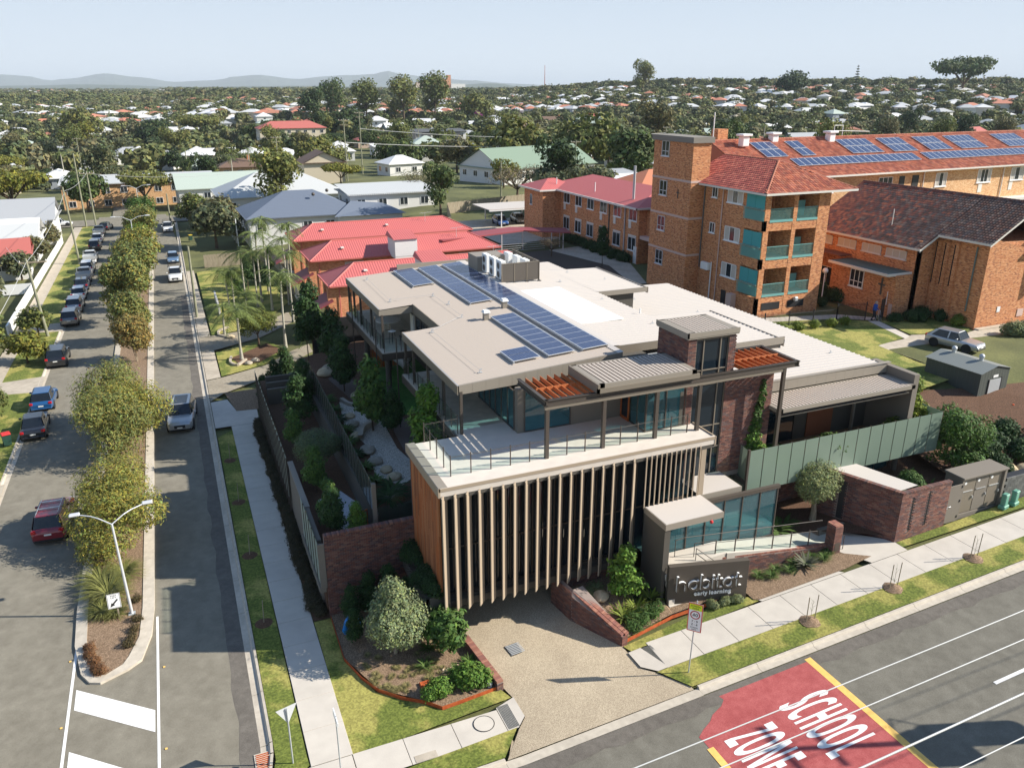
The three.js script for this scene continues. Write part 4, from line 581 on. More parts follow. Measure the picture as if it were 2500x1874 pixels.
// ---------------------------------------------------------------- the sign wall
{
const ang=-Math.atan2(1.0, 4.0), s=thing('sign_wall', 'freestanding dark brown sign wall reading habitat early learning', 'sign', [22.14, 0.6, -27.33], ang);
part(s, 'panel', bv(-2.08, 0, -0.14, 2.08, 2.58, 0.14, 0.012), M.signBrown=col(0.082, 0.066, 0.05, {roughness: 0.85}));
const stroke=0.1, xh=0.56, asc=0.86, R=xh / 2, sh=[];
const ringS=(cx)=>{const o=new THREE.Shape();o.absarc(cx, R, R, 0, Math.PI*2, false);const h=new THREE.Path();h.absarc(cx, R, R - stroke, 0, Math.PI*2, true);o.holes.push(h);return o;};
const rect=(x, y, w, h)=>new THREE.Shape([[x, y],[x+w, y],[x+w, y+h],[x, y+h]].map(p=>new THREE.Vector2(...p)));
const arch=(cx)=>{const o=new THREE.Shape();o.absarc(cx, xh - R, R, Math.PI, 0, true);o.lineTo(cx+R, 0);o.lineTo(cx+R - stroke, 0);o.lineTo(cx+R - stroke, xh - R);o.absarc(cx, xh - R, R - stroke, 0, Math.PI, false);return o;};
let x=0;const letters=[];
const L={h: ()=>{const r=[rect(x, 0, stroke, asc), arch(x+R)];x += xh+0.1;return r;}, a: ()=>{const r=[ringS(x+R), rect(x+xh - stroke, 0, stroke, xh)];x += xh+0.1;return r;}, b: ()=>{const r=[rect(x, 0, stroke, asc), ringS(x+R)];x += xh+0.1;return r;}, i: ()=>{const r=[rect(x, 0, stroke, xh), rect(x, xh+0.1, stroke, 0.11)];x += stroke+0.1;return r;}, t: ()=>{const r=[rect(x+0.08, 0, stroke, 0.78), rect(x, xh - 0.09, 0.36, 0.09), rect(x+0.08, 0, 0.26, 0.09)];x += 0.4;return r;}};
for (const ch of 'habitat') {const g=mergeGeometries(L[ch]().map(q=>new THREE.ExtrudeGeometry(q, {depth: 0.13, bevelEnabled: false, curveSegments: 20})));g.clearGroups?.();letters.push(g);}
const k=3.42 / x;letters.forEach(g=>{g.scale(k, 1.0, 1).translate(-1.68, 1.2, 0.17);part(s, 'letter', g, M.white);const f=g.clone().scale(1, 1, 0.02).translate(0, 0, 0.302);part(s, 'letter_face', f, M.signBrown);});
const font=await new FontLoader().loadAsync('fonts/droid/droid_sans_bold.typeface.json');globalThis.__font=font;
const tg=new TextGeometry('early learning', {font, size: 0.21, depth: 0.05, curveSegments: 5});tg.computeBoundingBox();tg.translate(-0.72, 0.83, 0.15);part(s, 'small_letters', tg, M.white, 'white words early learning');
// road lettering, laid flat
const flatText=(str, x0, x1, z0, z1)=>{const shapes=font.generateShapes(str, 1), g=new THREE.ShapeGeometry(shapes, 8);g.computeBoundingBox();const b=g.boundingBox, p=g.attributes.position, u=g.attributes.uv;for (let i=0;i<p.count;i++) {const tx=(p.getX(i) - b.min.x) / (b.max.x - b.min.x), ty=(p.getY(i) - b.min.y) / (b.max.y - b.min.y), X=lerp(x0, x1, ty), Z=lerp(z0, z1, tx);p.setXYZ(i, X, slope(X)+0.012, Z);u.setXY(i, X, Z);} g.computeVertexNormals();struct('road_lettering', g, M.paint);};
flatText('SCHOOL', 20.72, 23.25, -20.25, -17.2);flatText('ZONE', 17.6, 20.05, -19.75, -17.72);
}
// ---------------------------------------------------------------- brick corner, gate, bin cabinet at the right
{
const w=thing('entry_brick_wall', 'tall angled brick wall with two narrow slots beside the metal gate', 'brick wall', [35.5, 1.5, -27.5]), l=[], c=[];
wpart(w, 'wall_core', B().box(34.42, 0.9, -27.25, 38.1, 4.5, -27.02).poly([[34.4, -27.05],[34.65, -27.2],[32.9, -31.6],[32.6, -31.5]], 0.9, 4.5), M.mortar);
const slots=(m, y)=>(y > 2.05&&y<4.15&&Math.abs(m - 0.95)<0.12) || (y > 2.2&&y<4.3&&Math.abs(m - 2.1)<0.12);
brickRun(l, [34.4, -27.0],[38.1, -27.0], s=>slope(34.4+s) - 0.05, 4.5, -1, PAL_DARK.map(p=>p.map(v=>v*1.15)), slots);brickRun(l, [32.6, -31.5],[34.4, -27.0], 0.9, 4.5, -1, PAL_DARK, (m, y)=>y > 1.8&&y<4.2&&Math.abs(m - 1.6)<0.2);
capRun(c, [34.4, -27.1],[38.1, -27.1], ()=>4.55, PAL_DARK, 1.2);capRun(c, [32.7, -31.5],[34.5, -27.05], ()=>4.55, PAL_DARK, 1.2);
for (const a of [35.23, 36.38]) wpart(w, 'slot', bx(a, 2.1, -27.02, a+0.24, 4.22, -27.012), M.black);wpart(w, 'slot', B().quad([33.14, 1.8, -30.12],[33.3, 1.8, -29.75],[33.3, 4.2, -29.75],[33.14, 4.2, -30.12]), M.black);
instanced(w, 'bricks', brickGeo, brickMat, l).position.set(-35.5, -1.5, 27.5);instanced(w, 'coping_bricks', capGeo, brickMat, c).position.set(-35.5, -1.5, 27.5);
wpart(w, 'lean_to_roof', B().quad([32.9, 4.5, -31.3],[34.5, 4.5, -27.4],[36.2, 4.45, -27.6],[35.0, 4.45, -31.3]), M.roofPale);
const g=thing('metal_gate', 'dark brown solid metal gate between brick wall and bin cabinet', 'gate', [38.65, 1.75, -27.1]);part(g, 'leaf', bv(-0.5, 0.06, -0.03, 0.5, 2.42, 0.03, 0.01), M.renderTaupe);part(g, 'lock_box', bx(-0.66, 1.05, 0.03, -0.46, 1.2, 0.09), M.steel);part(g, 'handle', B().cyl([-0.4, 1.15, 0.08],[-0.2, 1.15, 0.08], 0.015, 0.015, 6), M.steel);for (const y of [0.3, 1.3, 2.2]) part(g, 'hinge', bx(0.46, y, 0.02, 0.52, y+0.14, 0.06), M.black);
const b=thing('bin_cabinet', 'brown steel bin cabinet with three doors beside the footpath', 'cabinet', [41.05, 1.75, -27.7]);part(b, 'shell', B().box(-1.78, 0, -0.62, 1.78, 2.6, 0.35).bev(-1.85, 2.6, -0.7, 1.85, 2.72, 0.62, 0.02).box(-1.82, 0, 0.35, -1.64, 2.6, 0.55).box(1.64, 0, 0.35, 1.82, 2.6, 0.55).box(-1.64, 0, 0.35, 1.64, 0.3, 0.5), M.renderTaupe);
for (let i=0;i<3;i++) {const x=-1.6+i*1.07, d=part(b, 'door', bv(x, 0.34, 0.37, x+1.03, 2.52, 0.43, 0.01), i == 1?M.renderTaupe:M.fascia);part(d, 'badge', new THREE.CylinderGeometry(0.09, 0.09, 0.012, 16).rotateX(Math.PI / 2).translate(x+0.2, 2.26, 0.44), M.white);part(d, 'pull_bar', bx(x+0.08, 1.7, 0.43, x+0.85, 1.75, 0.47), M.steel);part(d, 'handle', bx(x+0.88, 1.2, 0.43, x+0.95, 1.36, 0.5), M.steel);}
const bw=thing('block_wall', 'grey concrete block retaining wall at the right edge', 'retaining wall', [45.5, 1.9, -27.6]);const bm=[M.blockGrey, col(0.14, 0.14, 0.13), col(0.1, 0.1, 0.095)];wpart(bw, 'core', bx(43.1, 1.5, -27.9, 58, 3.55, -27.35), M.black);for (let r=0;r<10;r++) for (let i=0;i<30;i++) {const x=43.05+i*0.4+(r % 2)*0.2;if (x<50) wpart(bw, 'block', bx(x, 1.6+r*0.2, -27.4, x+0.385, 1.786+r*0.2, -27.3), bm[(i*7+r*5) % 3]);}
for (const [x, z, lab] of [[42.6, -26.75, 'green plastic service pillar nearest the bin cabinet'],[43.45, -26.75, 'green plastic service pillar at the right by the block wall']]) {const p=thing('service_pillar', lab, 'service pillar', [x, slope(x)+0.08, z], 0.2, 'green service pillars');part(p, 'body', B().bev(-0.2, 0, -0.14, 0.2, 0.85, 0.14, 0.04), M.pillarGreen ??= col(0.12, 0.3, 0.22, {roughness: 0.6}));part(p, 'cap', B().bev(-0.22, 0.8, -0.16, 0.22, 0.96, 0.16, 0.05), M.pillarGreen);part(p, 'skirt', B().bev(-0.3, 0, -0.2, 0.3, 0.25, 0.2, 0.05), M.pillarGreen);}
one('planter_edge', bx(31.3, 1.1, -29.6, 33.2, 1.75, -29.4), M.renderTaupe, 'low rendered planter wall between pillar and angled brick wall', 'planter');
}
// ---------------------------------------------------------------- corten edged garden beds
function edgeStrip(pts, y, label) {const m=B();for (let i=0;i+1<pts.length;i++) {const [a, b]=pts[i],[c, d]=pts[i+1], yy=x=>slope(x)+y;m.quad([a, yy(a) - 0.2, b],[c, yy(c) - 0.2, d],[c, yy(c), d],[a, yy(a), b]).quad([a, yy(a), b],[c, yy(c), d],[c, yy(c), d - 0.015],[a, yy(a), b - 0.015]);} return one('steel_edging', m, M.corten, label, 'garden edging');}
edgeStrip([[4.68, -34.45],[4.64, -31.0],[5.1, -29.4],[5.6, -28.35],[6.4, -27.5],[7.3, -26.85],[7.87, -26.22],[8.79, -26.28],[10.45, -26.4]], 0.25, 'rusty steel edging curving round the corner garden bed');
edgeStrip([[17.15, -26.5],[20, -27.0],[22.6, -27.02]], 0.72 - 0.42, 'rusty orange steel edging along the garden below the sign');
struct('garden_bed', B().sheet([[4.7, -34.5],[4.66, -31.0],[5.6, -28.4],[7.3, -26.9],[7.87, -26.25],[8.79, -26.31],[10.4, -26.42],[10.1, -29.9],[10.3, -34.5]], 0.2), M.mulch);
struct('garden_bed', B().sheet([[17.1, -26.55],[20, -27.05],[22.9, -27.1],[20.2, -27.8],[19.95, -30.6],[15.7, -30.6],[16.0, -29.4]], (x, z)=>slope(x)+(z<-29?0.9:0.35)), M.mulch);
struct('garden_bed', B().sheet([[24.4, -26.4],[24.7, -26.25],[30.2, -26.3],[32.3, -26.55],[31.0, -27.6],[30.6, -28.0],[24.4, -28.4]], x=>slope(x)+0.13), M.mulch);
struct('garden_bed', B().sheet([[28.2, -29.7],[31.0, -29.7],[34.5, -27.3],[33, -31.5],[36.4, -33],[28.2, -33]], x=>slope(x)+0.35), M.mulchDark);
struct('garden_bed', B().sheet([[43.2, -27.9],[60, -27.9],[60, -36],[53, -37],[47, -38.5],[42, -36],[42, -28.2],[36, -27.5],[36, -33]], (x, z)=>lerp(slope(x)+0.5, 4.6, sm(-29, -36, z)*sm(38, 45, x))), M.mulchDark);
struct('fence_bed', B().sheet([[3.84, -34.5],[4.66, -34.5],[4.46, -62.5],[3.86, -62.5]], 0.09), M.mulchDark);
struct('garden_bed', B().sheet([[2.2, -69.9],[2.8, -65.1],[4.5, -64.9],[6.4, -65],[8, -68.5],[6.5, -73.2],[5.5, -70]], 0.12), M.mulch);
// ---------------------------------------------------------------- street furniture
{const p=thing('street_light', 'white double-arm street light on the median beside the tall grass', 'street light', [-4.55, 0.12, -38.7]);part(p, 'pole', B().cyl([0, 0, 0],[-0.12, 5.2, 0], 0.075, 0.05, 12), M.galvPole=col(0.62, 0.63, 0.64, {roughness: 0.45, metalness: 0.2}));part(p, 'base_plate', bx(-0.16, 0, -0.16, 0.16, 0.03, 0.16), M.galv);
for (const s of [-1, 1]) {part(p, 'arm', B().path([[-0.12, 5.18, 0],[-0.12+s*0.55, 5.48, -0.25],[-0.12+s*0.9, 5.55, -0.5],[-0.12+s*1.55, 5.6, -0.85]], 0.03, 8), M.galvPole);part(p, 'lamp_head', B().bev(-0.12+s*1.62 - 0.24, 5.54, -1.0, -0.12+s*1.62+0.24, 5.66, -0.72, 0.04), M.galvPole);part(p, 'diffuser', bx(-0.12+s*1.66 - 0.14, 5.515, -0.96, -0.12+s*1.66+0.14, 5.54, -0.76), M.clearGlass);}}
function signTex(w, h, draw) {const c=document.createElement('canvas');c.width=w;c.height=h;const x=c.getContext('2d');draw(x, w, h);const t=new THREE.CanvasTexture(c);t.colorSpace=THREE.SRGBColorSpace;t.magFilter=THREE.LinearFilter;return t;}
{const [x, z]=[18.55, -23.55], p=thing('school_zone_sign', 'red bordered school zone 40 speed sign on a grey post', 'sign', [x, slope(x)+0.1, z], 0);part(p, 'post', B().cyl([0, 0, 0],[0.12, 3.75, 0], 0.03, 0.03, 10), M.galv);
const t=signTex(256, 576, (c, w, h)=>{c.fillStyle='#d9534a';c.fillRect(0, 0, w, h);c.fillStyle='#f4f2ee';c.fillRect(16, 16, w - 32, h - 32);c.fillStyle='#dff02a';c.fillRect(16, 16, w - 32, 118);c.fillStyle='#222';c.font='bold 46px sans-serif';c.textAlign='center';c.fillText('SCHOOL', w / 2, 68);c.fillText('ZONE', w / 2, 116);c.lineWidth=20;c.strokeStyle='#b02a2a';c.beginPath();c.arc(w / 2, 232, 78, 0, 7);c.stroke();c.font='bold 92px sans-serif';c.fillText('40', w / 2, 264);c.font='bold 60px sans-serif';c.fillText('7 - 9', w / 2, 386);c.fillText('2 - 4', w / 2, 452);c.font='bold 36px sans-serif';c.fillText('SCHOOL', w / 2, 506);c.fillText('DAYS', w / 2, 546);});
const face=new THREE.PlaneGeometry(0.62, 1.42).rotateY(-Math.PI / 2+0.75).translate(0.02, 2.95, 0.06);part(p, 'plate', new THREE.BoxGeometry(0.62, 1.42, 0.012).rotateY(-Math.PI / 2+0.75).translate(0.05, 2.95, 0.04), M.galv);part(p, 'sign_face', face, std({map: t, roughness: 0.5}));}
{const p=thing('give_way_sign', 'triangular give way sign seen from its grey back on the corner verge', 'sign', [1.52, 0.1, -25.75]);part(p, 'post', B().cyl([0, 0, 0],[0, 2.7, 0], 0.03, 0.03, 8), M.galv);const sh=new THREE.Shape([[-0.42, 0.36],[0.42, 0.36],[0, -0.4]].map(q=>new THREE.Vector2(...q)));part(p, 'plate', new THREE.ExtrudeGeometry(sh, {depth: 0.01, bevelEnabled: false}).rotateX(-0.05).rotateY(0.25).translate(0, 2.36, -0.05), M.galvPole);}
{const p=thing('street_name_sign', 'street name blades seen edge on at the footpath corner', 'sign', [3.15, 0.1, -24.4]);part(p, 'post', B().cyl([0, 0, 0],[0, 2.9, 0], 0.028, 0.028, 8), M.galv);part(p, 'name_blade', bx(-0.015, 2.5, -0.62, 0.015, 2.66, 0.1), M.white);part(p, 'name_blade', bx(-0.02, 2.72, -0.5, 0.02, 2.88, 0.4), M.white);}
{const p=thing('keep_left_sign', 'white keep left sign with black arrow in the median grasses', 'sign', [-5.12, 0.12, -38.55]);part(p, 'post', bx(-0.03, 0, -0.03, 0.03, 0.9, 0.03), M.timberGrey);const t=signTex(128, 192, (c, w, h)=>{c.fillStyle='#f0f0ee';c.fillRect(0, 0, w, h);c.strokeStyle='#222';c.lineWidth=4;c.strokeRect(6, 6, w - 12, h - 12);c.lineWidth=18;c.beginPath();c.moveTo(100, 80);c.lineTo(40, 150);c.stroke();c.fillStyle='#222';c.beginPath();c.moveTo(22, 172);c.lineTo(72, 150);c.lineTo(38, 116);c.fill();c.font='bold 26px sans-serif';c.textAlign='center';c.fillText('KEEP', w / 2, 36);c.fillText('LEFT', w / 2, 62);});part(p, 'plate', new THREE.BoxGeometry(0.6, 0.78, 0.012).rotateX(-0.12).translate(-0.1, 1.05, 0.02), M.galv);part(p, 'sign_face', new THREE.PlaneGeometry(0.6, 0.78).rotateX(-0.12).translate(-0.1, 1.052, 0.03), std({map: t, roughness: 0.5}));}
function wheelieBin(x, y, z, turn, label, lid) {const b=thing('wheelie_bin', label, 'wheelie bin', [x, y, z], turn);const m=B();const lo=0.24, hi=0.29, q=(s, yy)=>[[-s, yy, -s*1.1],[s, yy, -s*1.1],[s, yy, s*1.1],[-s, yy, s*1.1]];const a=q(lo, 0.1), c=q(hi, 0.92);for (let i=0;i<4;i++) m.quad(a[i], a[(i+1) % 4], c[(i+1) % 4], c[i]);m.quad(a[0], a[1], a[2], a[3]);part(b, 'body', m, M.binGreen ??= col(0.02, 0.06, 0.045, {roughness: 0.5}));part(b, 'lid', B().bev(-0.31, 0.92, -0.36, 0.31, 1.02, 0.36, 0.045), lid);for (const s of [-1, 1]) part(b, 'wheel', B().cyl([s*0.2, 0.1, -0.3],[s*0.26, 0.1, -0.3], 0.1, 0.1, 12), M.rubber);return b;}
wheelieBin(-13.55, 0.12, -64.6, 0.3, 'dark green wheelie bin with red lid behind the black parked car', col(0.62, 0.03, 0.025, {roughness: 0.45}));wheelieBin(2.6, 0.1, -152, 0.3, 'wheelie bin with a yellow lid on the verge under trees', col(0.65, 0.45, 0.03));
// blue water valve behind the corner tree
{const v=thing('water_valve', 'bright blue water valve pipe in the shaded corner garden', 'pipe', [5.1, 0.1, -32.8], 0.3);part(v, 'pipe', new THREE.TubeGeometry(new THREE.CatmullRomCurve3([V(0, 0, 0), V(0, 0.55, 0), V(0.2, 0.85, 0), V(0.55, 0.85, 0), V(0.75, 0.55, 0), V(0.75, 0, 0)]), 30, 0.1, 12), col(0.01, 0.2, 0.55, {roughness: 0.4}));part(v, 'flange', B().cyl([0, 0.25, 0],[0, 0.33, 0], 0.17, 0.17, 14), col(0.01, 0.22, 0.5));part(v, 'hand_wheel', new THREE.TorusGeometry(0.13, 0.02, 8, 16).rotateX(Math.PI / 2).translate(0.38, 1.02, 0), M.black);part(v, 'meter', new THREE.SphereGeometry(0.11, 12, 8).translate(0.0, 0.12, 0.3), M.white);}
// tree stakes with young trees
const twig=(g, h)=>{const m=B();for (let i=0;i<9;i++) {const y=h*rr(0.3, 0.95), a=rnd()*6.28, r=rr(0.1, 0.3);m.cyl([0, y, 0],[Math.cos(a)*r, y+rr(0.1, 0.3), Math.sin(a)*r], 0.006, 0.003, 4);} return m;};
const ringMulch=(g, r, h)=>{const c=new THREE.ConeGeometry(r, h, 20, 3);const p=c.attributes.position;for (let i=0;i<p.count;i++) p.setXYZ(i, p.getX(i)*rr(0.9, 1.1), p.getY(i), p.getZ(i)*rr(0.9, 1.1));c.computeVertexNormals();c.translate(0, h / 2, 0);return c;};
[[-55.5, 'farthest of the single timber stakes in the shaded street verge'],[-48.8, 'second timber stake from the far end of the street verge'],[-42.0, 'third timber stake along the shaded street verge'],[-35.3, 'timber stake with leafy seedling nearest the corner of the verge']].forEach(([z, lab], i)=>{const s=thing('tree_stake', lab, 'tree stake', [1.52, 0.1, z], 0, 'stakes along the street verge');part(s, 'stake', B().cyl([0, 0, 0],[0.05, 1.35, 0.03], 0.022, 0.022, 6), M.timberGrey);part(s, 'mulch_ring', ringMulch(s, 0.42, 0.06), M.mulchDark);if (i == 3) part(s, 'seedling', twig(s, 0.6), col(0.08, 0.14, 0.04));});
[[25.7, 'young staked street tree nearest the driveway on the front verge'],[31.15, 'staked sapling on the front verge opposite the brick pillar'],[36.8, 'staked sapling with dry mulch ring opposite the bin gate'],[18.9, '']].forEach(([x, lab])=>{if (!lab) return;const s=thing('staked_sapling', lab, 'sapling', [x, slope(x)+0.1, -24.0+(x > 30?0.0:0.15)], 0, 'staked saplings on the front verge');for (const k of [-1, 1]) part(s, 'stake', B().cyl([k*0.26, 0, 0],[k*0.28, 1.45, 0.02], 0.024, 0.024, 6), M.timberGrey);part(s, 'trunk', B().cyl([0, 0, 0],[0, 1.2, 0], 0.012, 0.006, 5), M.timberGrey);part(s, 'twigs', twig(s, 1.2), col(0.11, 0.15, 0.05));part(s, 'mulch_ring', ringMulch(s, 0.5, 0.22), M.mulch);});
// ---------------------------------------------------------------- roof-top equipment
const pvGeo=new THREE.PlaneGeometry(0.99, 1.65).rotateX(-Math.PI / 2), pvFrame=bx(-0.5, -0.04, -0.83, 0.5, -0.004, 0.83).build();
function pvArray(label, rows, place, group) {             // rows: number of modules;place(i) -> Matrix4
const g=thing('solar_array', label, 'solar panels', [0, 0, 0], 0, group);const m0=new THREE.Matrix4(), ms=[];for (let i=0;i<rows;i++) ms.push(place(i));
const p0=new THREE.Vector3().setFromMatrixPosition(ms[0]);g.position.copy(p0);
for (const mt of ms) {const p=part(g, 'solar_panel', pvGeo, M.solar), f=part(p, 'frame', pvFrame, M.solarFrame);mt.decompose(p.position, p.quaternion, p.scale);p.position.sub(p0);}
return g;
}
{
const tilt=new THREE.Quaternion().setFromEuler(new THREE.Euler(0, Math.PI / 2, 0.063, 'ZYX')), colm=(x, z0, n, step=0.945)=>i=>new THREE.Matrix4().compose(V(x, r0(x)+0.17, z0+i*step), tilt, V(1, 1, 0.94 / 0.99*1)), G='roof arrays on the learning centre';
pvArray('short solar row of six panels at the far left of roof', 6, colm(16.53, -61.0, 6), G);pvArray('rear solar row of thirteen panels second from the left', 13, colm(18.5, -60.8, 13), G);pvArray('longest solar row running beside the white skylight', 26, colm(20.5, -60.75, 26), G);pvArray('front solar row of nine panels beside the longest row', 9, colm(18.48, -44.75, 9), G);pvArray('pair of solar panels nearest the front roof edge', 2, colm(16.48, -38.3, 2), G);
for (const [x, z0, z1] of [[15.7, -61.4, -55.8],[17.7, -61.2, -49],[19.7, -61.1, -36.8],[17.7, -45.2, -36.9],[15.7, -38.7, -36.9],[17.3, -61.4, -55.8],[19.3, -61.2, -49],[21.3, -61.1, -36.8],[19.3, -45.2, -36.9]]) bp('mounting_rail', bx(x - 0.02, r0(x)+0.06, z0, x+0.02, r0(x)+0.12, z1+0.15), M.galv);
const fanG=new THREE.TorusGeometry(0.26, 0.02, 6, 24).rotateY(Math.PI / 2);
const ac=(x, y, z, turn, label)=>{const a=thing('air_conditioner', label, 'air conditioner', [x, y, z], turn, 'condenser units on the roof');part(a, 'case', bv(-0.2, 0.1, -0.48, 0.2, 1.5, 0.48, 0.03), M.white);for (const h of [0.45, 1.1]) {part(a, 'fan_guard', fanG.clone().translate(-0.21, h, 0), M.galv);part(a, 'fan', B().cyl([-0.203, h, 0],[-0.215, h, 0], 0.23, 0.23, 20), M.bronze);} for (const s of [-0.4, 0.4]) part(a, 'foot', bx(-0.26, 0, s - 0.05, 0.26, 0.1, s+0.05), M.black);};
ac(22.0, 11.7, -57.0, 0, 'white condenser nearest the plant housing in the left row');ac(22.05, 11.7, -55.6, 0, 'white condenser in the middle of the left row');ac(22.1, 11.7, -54.3, 0, 'white condenser nearest the mesh screen in the left row');ac(23.9, 11.65, -57.2, Math.PI, 'white condenser at the back of the right row');ac(24.0, 11.65, -55.7, Math.PI, 'white condenser in the middle of the right row');ac(24.05, 11.65, -54.3, Math.PI, 'white condenser at the front of the right row');
const sc=thing('plant_screen', 'brown perforated metal screen around the roof condensers', 'screen', [23.2, 11.65, -53.2]);const mesh_=new THREE.MeshPhysicalMaterial({color: rgb(0.13, 0.11, 0.09), roughness: 0.8, transmission: 0.25, thickness: 0, side: THREE.DoubleSide});
for (let i=0;i<3;i++) part(sc, 'mesh_panel', bx(-1.45+i*1.0, 0.12, -0.01, -0.5+i*1.0, 1.45, 0.01), mesh_);for (let i=0;i<5;i++) part(sc, 'mesh_panel', bx(1.5, 0.12, -0.95 - i*1.0, 1.52, 1.45, -0.02 - i*1.0), mesh_);for (let i=0;i<4;i++) part(sc, 'post', bx(-1.5+i, 0, -0.03, -1.44+i, 1.5, 0.03), M.fascia);for (let i=0;i<6;i++) part(sc, 'post', bx(1.48, 0, -0.03 - i, 1.54, 1.5, 0.03 - i), M.fascia);part(sc, 'top_rail', B().box(-1.5, 1.45, -0.03, 1.54, 1.5, 0.03).box(1.48, 1.45, -5, 1.54, 1.5, 0), M.fascia);for (let i=0;i<4;i++) part(sc, 'ballast_foot', bx(-1.55+i, -0.04, -0.1, -1.38+i, 0.05, 0.25), M.black);
}
// ---------------------------------------------------------------- windows, roofs
function windowOn(parent, base, c, w, h, face, o={}) {  // c=[x,y,z] bottom centre on the wall, face=outward angle about y (0=+z)
const g=new THREE.Group();g.name='window';g.position.set(c[0] - base[0], c[1] - base[1], c[2] - base[2]);g.rotation.y=face;parent.add(g);
const fr=o.frame || M.white, n=o.n || 2, f=B(), t=0.06;f.box(-w / 2, 0, 0.002, -w / 2+t, h, 0.07).box(w / 2 - t, 0, 0.002, w / 2, h, 0.07).box(-w / 2, h - t, 0.002, w / 2, h, 0.07).box(-w / 2, 0, 0.002, w / 2, t, 0.07);for (let i=1;i<n;i++) f.box(-w / 2+i*w / n - t / 2, t, 0.002, -w / 2+i*w / n+t / 2, h - t, 0.06);if (o.bar) f.box(-w / 2, h*o.bar, 0.002, w / 2, h*o.bar+t, 0.06);
part(g, 'frame', f, fr);for (let i=0;i<n;i++) part(g, 'pane', bx(-w / 2+i*w / n+0.03, 0.03, 0.003, -w / 2+(i+1)*w / n - 0.03, h - 0.03, 0.028), o.curtain&&(i == 0 || i == n - 1)&&n > 2?M.curtain:o.glass || M.winGlass);
part(g, 'sill', bx(-w / 2 - 0.08, -0.1, 0.0, w / 2+0.08, 0, 0.13), o.sill || fr);return g;
}
M.curtain=col(0.5, 0.47, 0.42, {roughness: 0.5});
// clay tile roofs: tiles set out course by course on the slope
const tileG=(()=>{const m=B(), n=6;for (let i=0;i<n;i++) {const u0=i / n, u1=(i+1) / n, h=u=>0.028*Math.sin(u*Math.PI*2)+0.03;m.quad([u0*0.3, h(u0)+0.045, 0.36],[u1*0.3, h(u1)+0.045, 0.36],[u1*0.3, h(u1), 0],[u0*0.3, h(u0), 0]);m.quad([u0*0.3, h(u0) - 0.02, 0.36],[u1*0.3, h(u1) - 0.02, 0.36],[u1*0.3, h(u1)+0.045, 0.36],[u0*0.3, h(u0)+0.045, 0.36]);} return m.build();})();
const tileM=std({color: 0xffffff, roughness: 0.88});
function tiledSlope(parent, off, A, Bp, C, D, pal) {      // eave from A to Bp, ridge from D to C (outline quad or triangle)
const a=V(...A), b=V(...Bp), c=V(...C), d=V(...D), ex=b.clone().sub(a).normalize(), up=d.clone().add(c).multiplyScalar(0.5).sub(a.clone().add(b).multiplyScalar(0.5));up.sub(ex.clone().multiplyScalar(up.dot(ex)));const H=up.length();up.normalize();const n=ex.clone().cross(up).normalize();if (n.y<0) n.negate();
const uz=up.clone().negate(), ux=uz.clone().cross(n).multiplyScalar(-1);const basis=new THREE.Matrix4().makeBasis(n.clone().cross(uz), n, uz), q=new THREE.Quaternion().setFromRotationMatrix(basis), xdir=n.clone().cross(uz), list=[];
const loc=p=>{const v=p.clone().sub(a);return [v.dot(xdir), v.dot(up)];}, P=[a, b, c, d].map(loc);const inside=(x, y)=>{let s=0;for (let i=0;i<4;i++) {const [x0, y0]=P[i],[x1, y1]=P[(i+1) % 4];if (Math.abs(x1 - x0)+Math.abs(y1 - y0)<1e-3) continue;const k=(x1 - x0)*(y - y0) - (y1 - y0)*(x - x0);if (Math.abs(k)<1e-6) continue;if (s == 0) s=Math.sign(k);else if (Math.sign(k) != s) return false;} return true;};
const xs=P.map(p=>p[0]), x0=Math.min(...xs), x1=Math.max(...xs);
for (let y=0;y<H+0.1;y += 0.33) for (let x=x0;x<x1;x += 0.3) {if (!inside(x+0.15, y+0.14)) continue;const p=a.clone().addScaledVector(xdir, x).addScaledVector(up, y+0.33).addScaledVector(n, 0.012);const k=rr(0.78, 1.2), cc=pick(pal(x, y, H));list.push([new THREE.Matrix4().compose(p.sub(off), q, V(1, 1, 1)), cc.map(v=>v*k)]);}
part(parent, 'roof_deck', B().quad(A.map((v, i)=>v - off.getComponent(i)), Bp.map((v, i)=>v - off.getComponent(i)), C.map((v, i)=>v - off.getComponent(i)), D.map((v, i)=>v - off.getComponent(i))), M.tileDeck);
instanced(parent, 'roof_tiles', tileG, tileM, list);return parent;
}
M.tileDeck=col(0.2, 0.08, 0.05);M.ridgeTile=col(0.4, 0.15, 0.09);
const ridge=(g, off, a, b, r=0.12, mat=M.ridgeTile)=>{const L=Math.hypot(b[0] - a[0], b[1] - a[1], b[2] - a[2]), n=Math.max(1, Math.round(L / 0.42)), m=B();for (let i=0;i<n;i++) {const p=k=>[0, 1, 2].map(j=>lerp(a[j], b[j], k) - off.getComponent(j));m.cyl(p(i / n), p((i+0.97) / n), r, r*0.86, 7, false);} part(g, 'ridge_tiles', m, mat);};
const PAL_TERRA=()=>[[0.46, 0.145, 0.075],[0.4, 0.12, 0.065],[0.5, 0.18, 0.1],[0.36, 0.1, 0.06],[0.44, 0.16, 0.1],[0.3, 0.085, 0.055]];
const PAL_RED=()=>[[0.4, 0.1, 0.07],[0.34, 0.08, 0.06],[0.44, 0.13, 0.09],[0.3, 0.07, 0.055]];
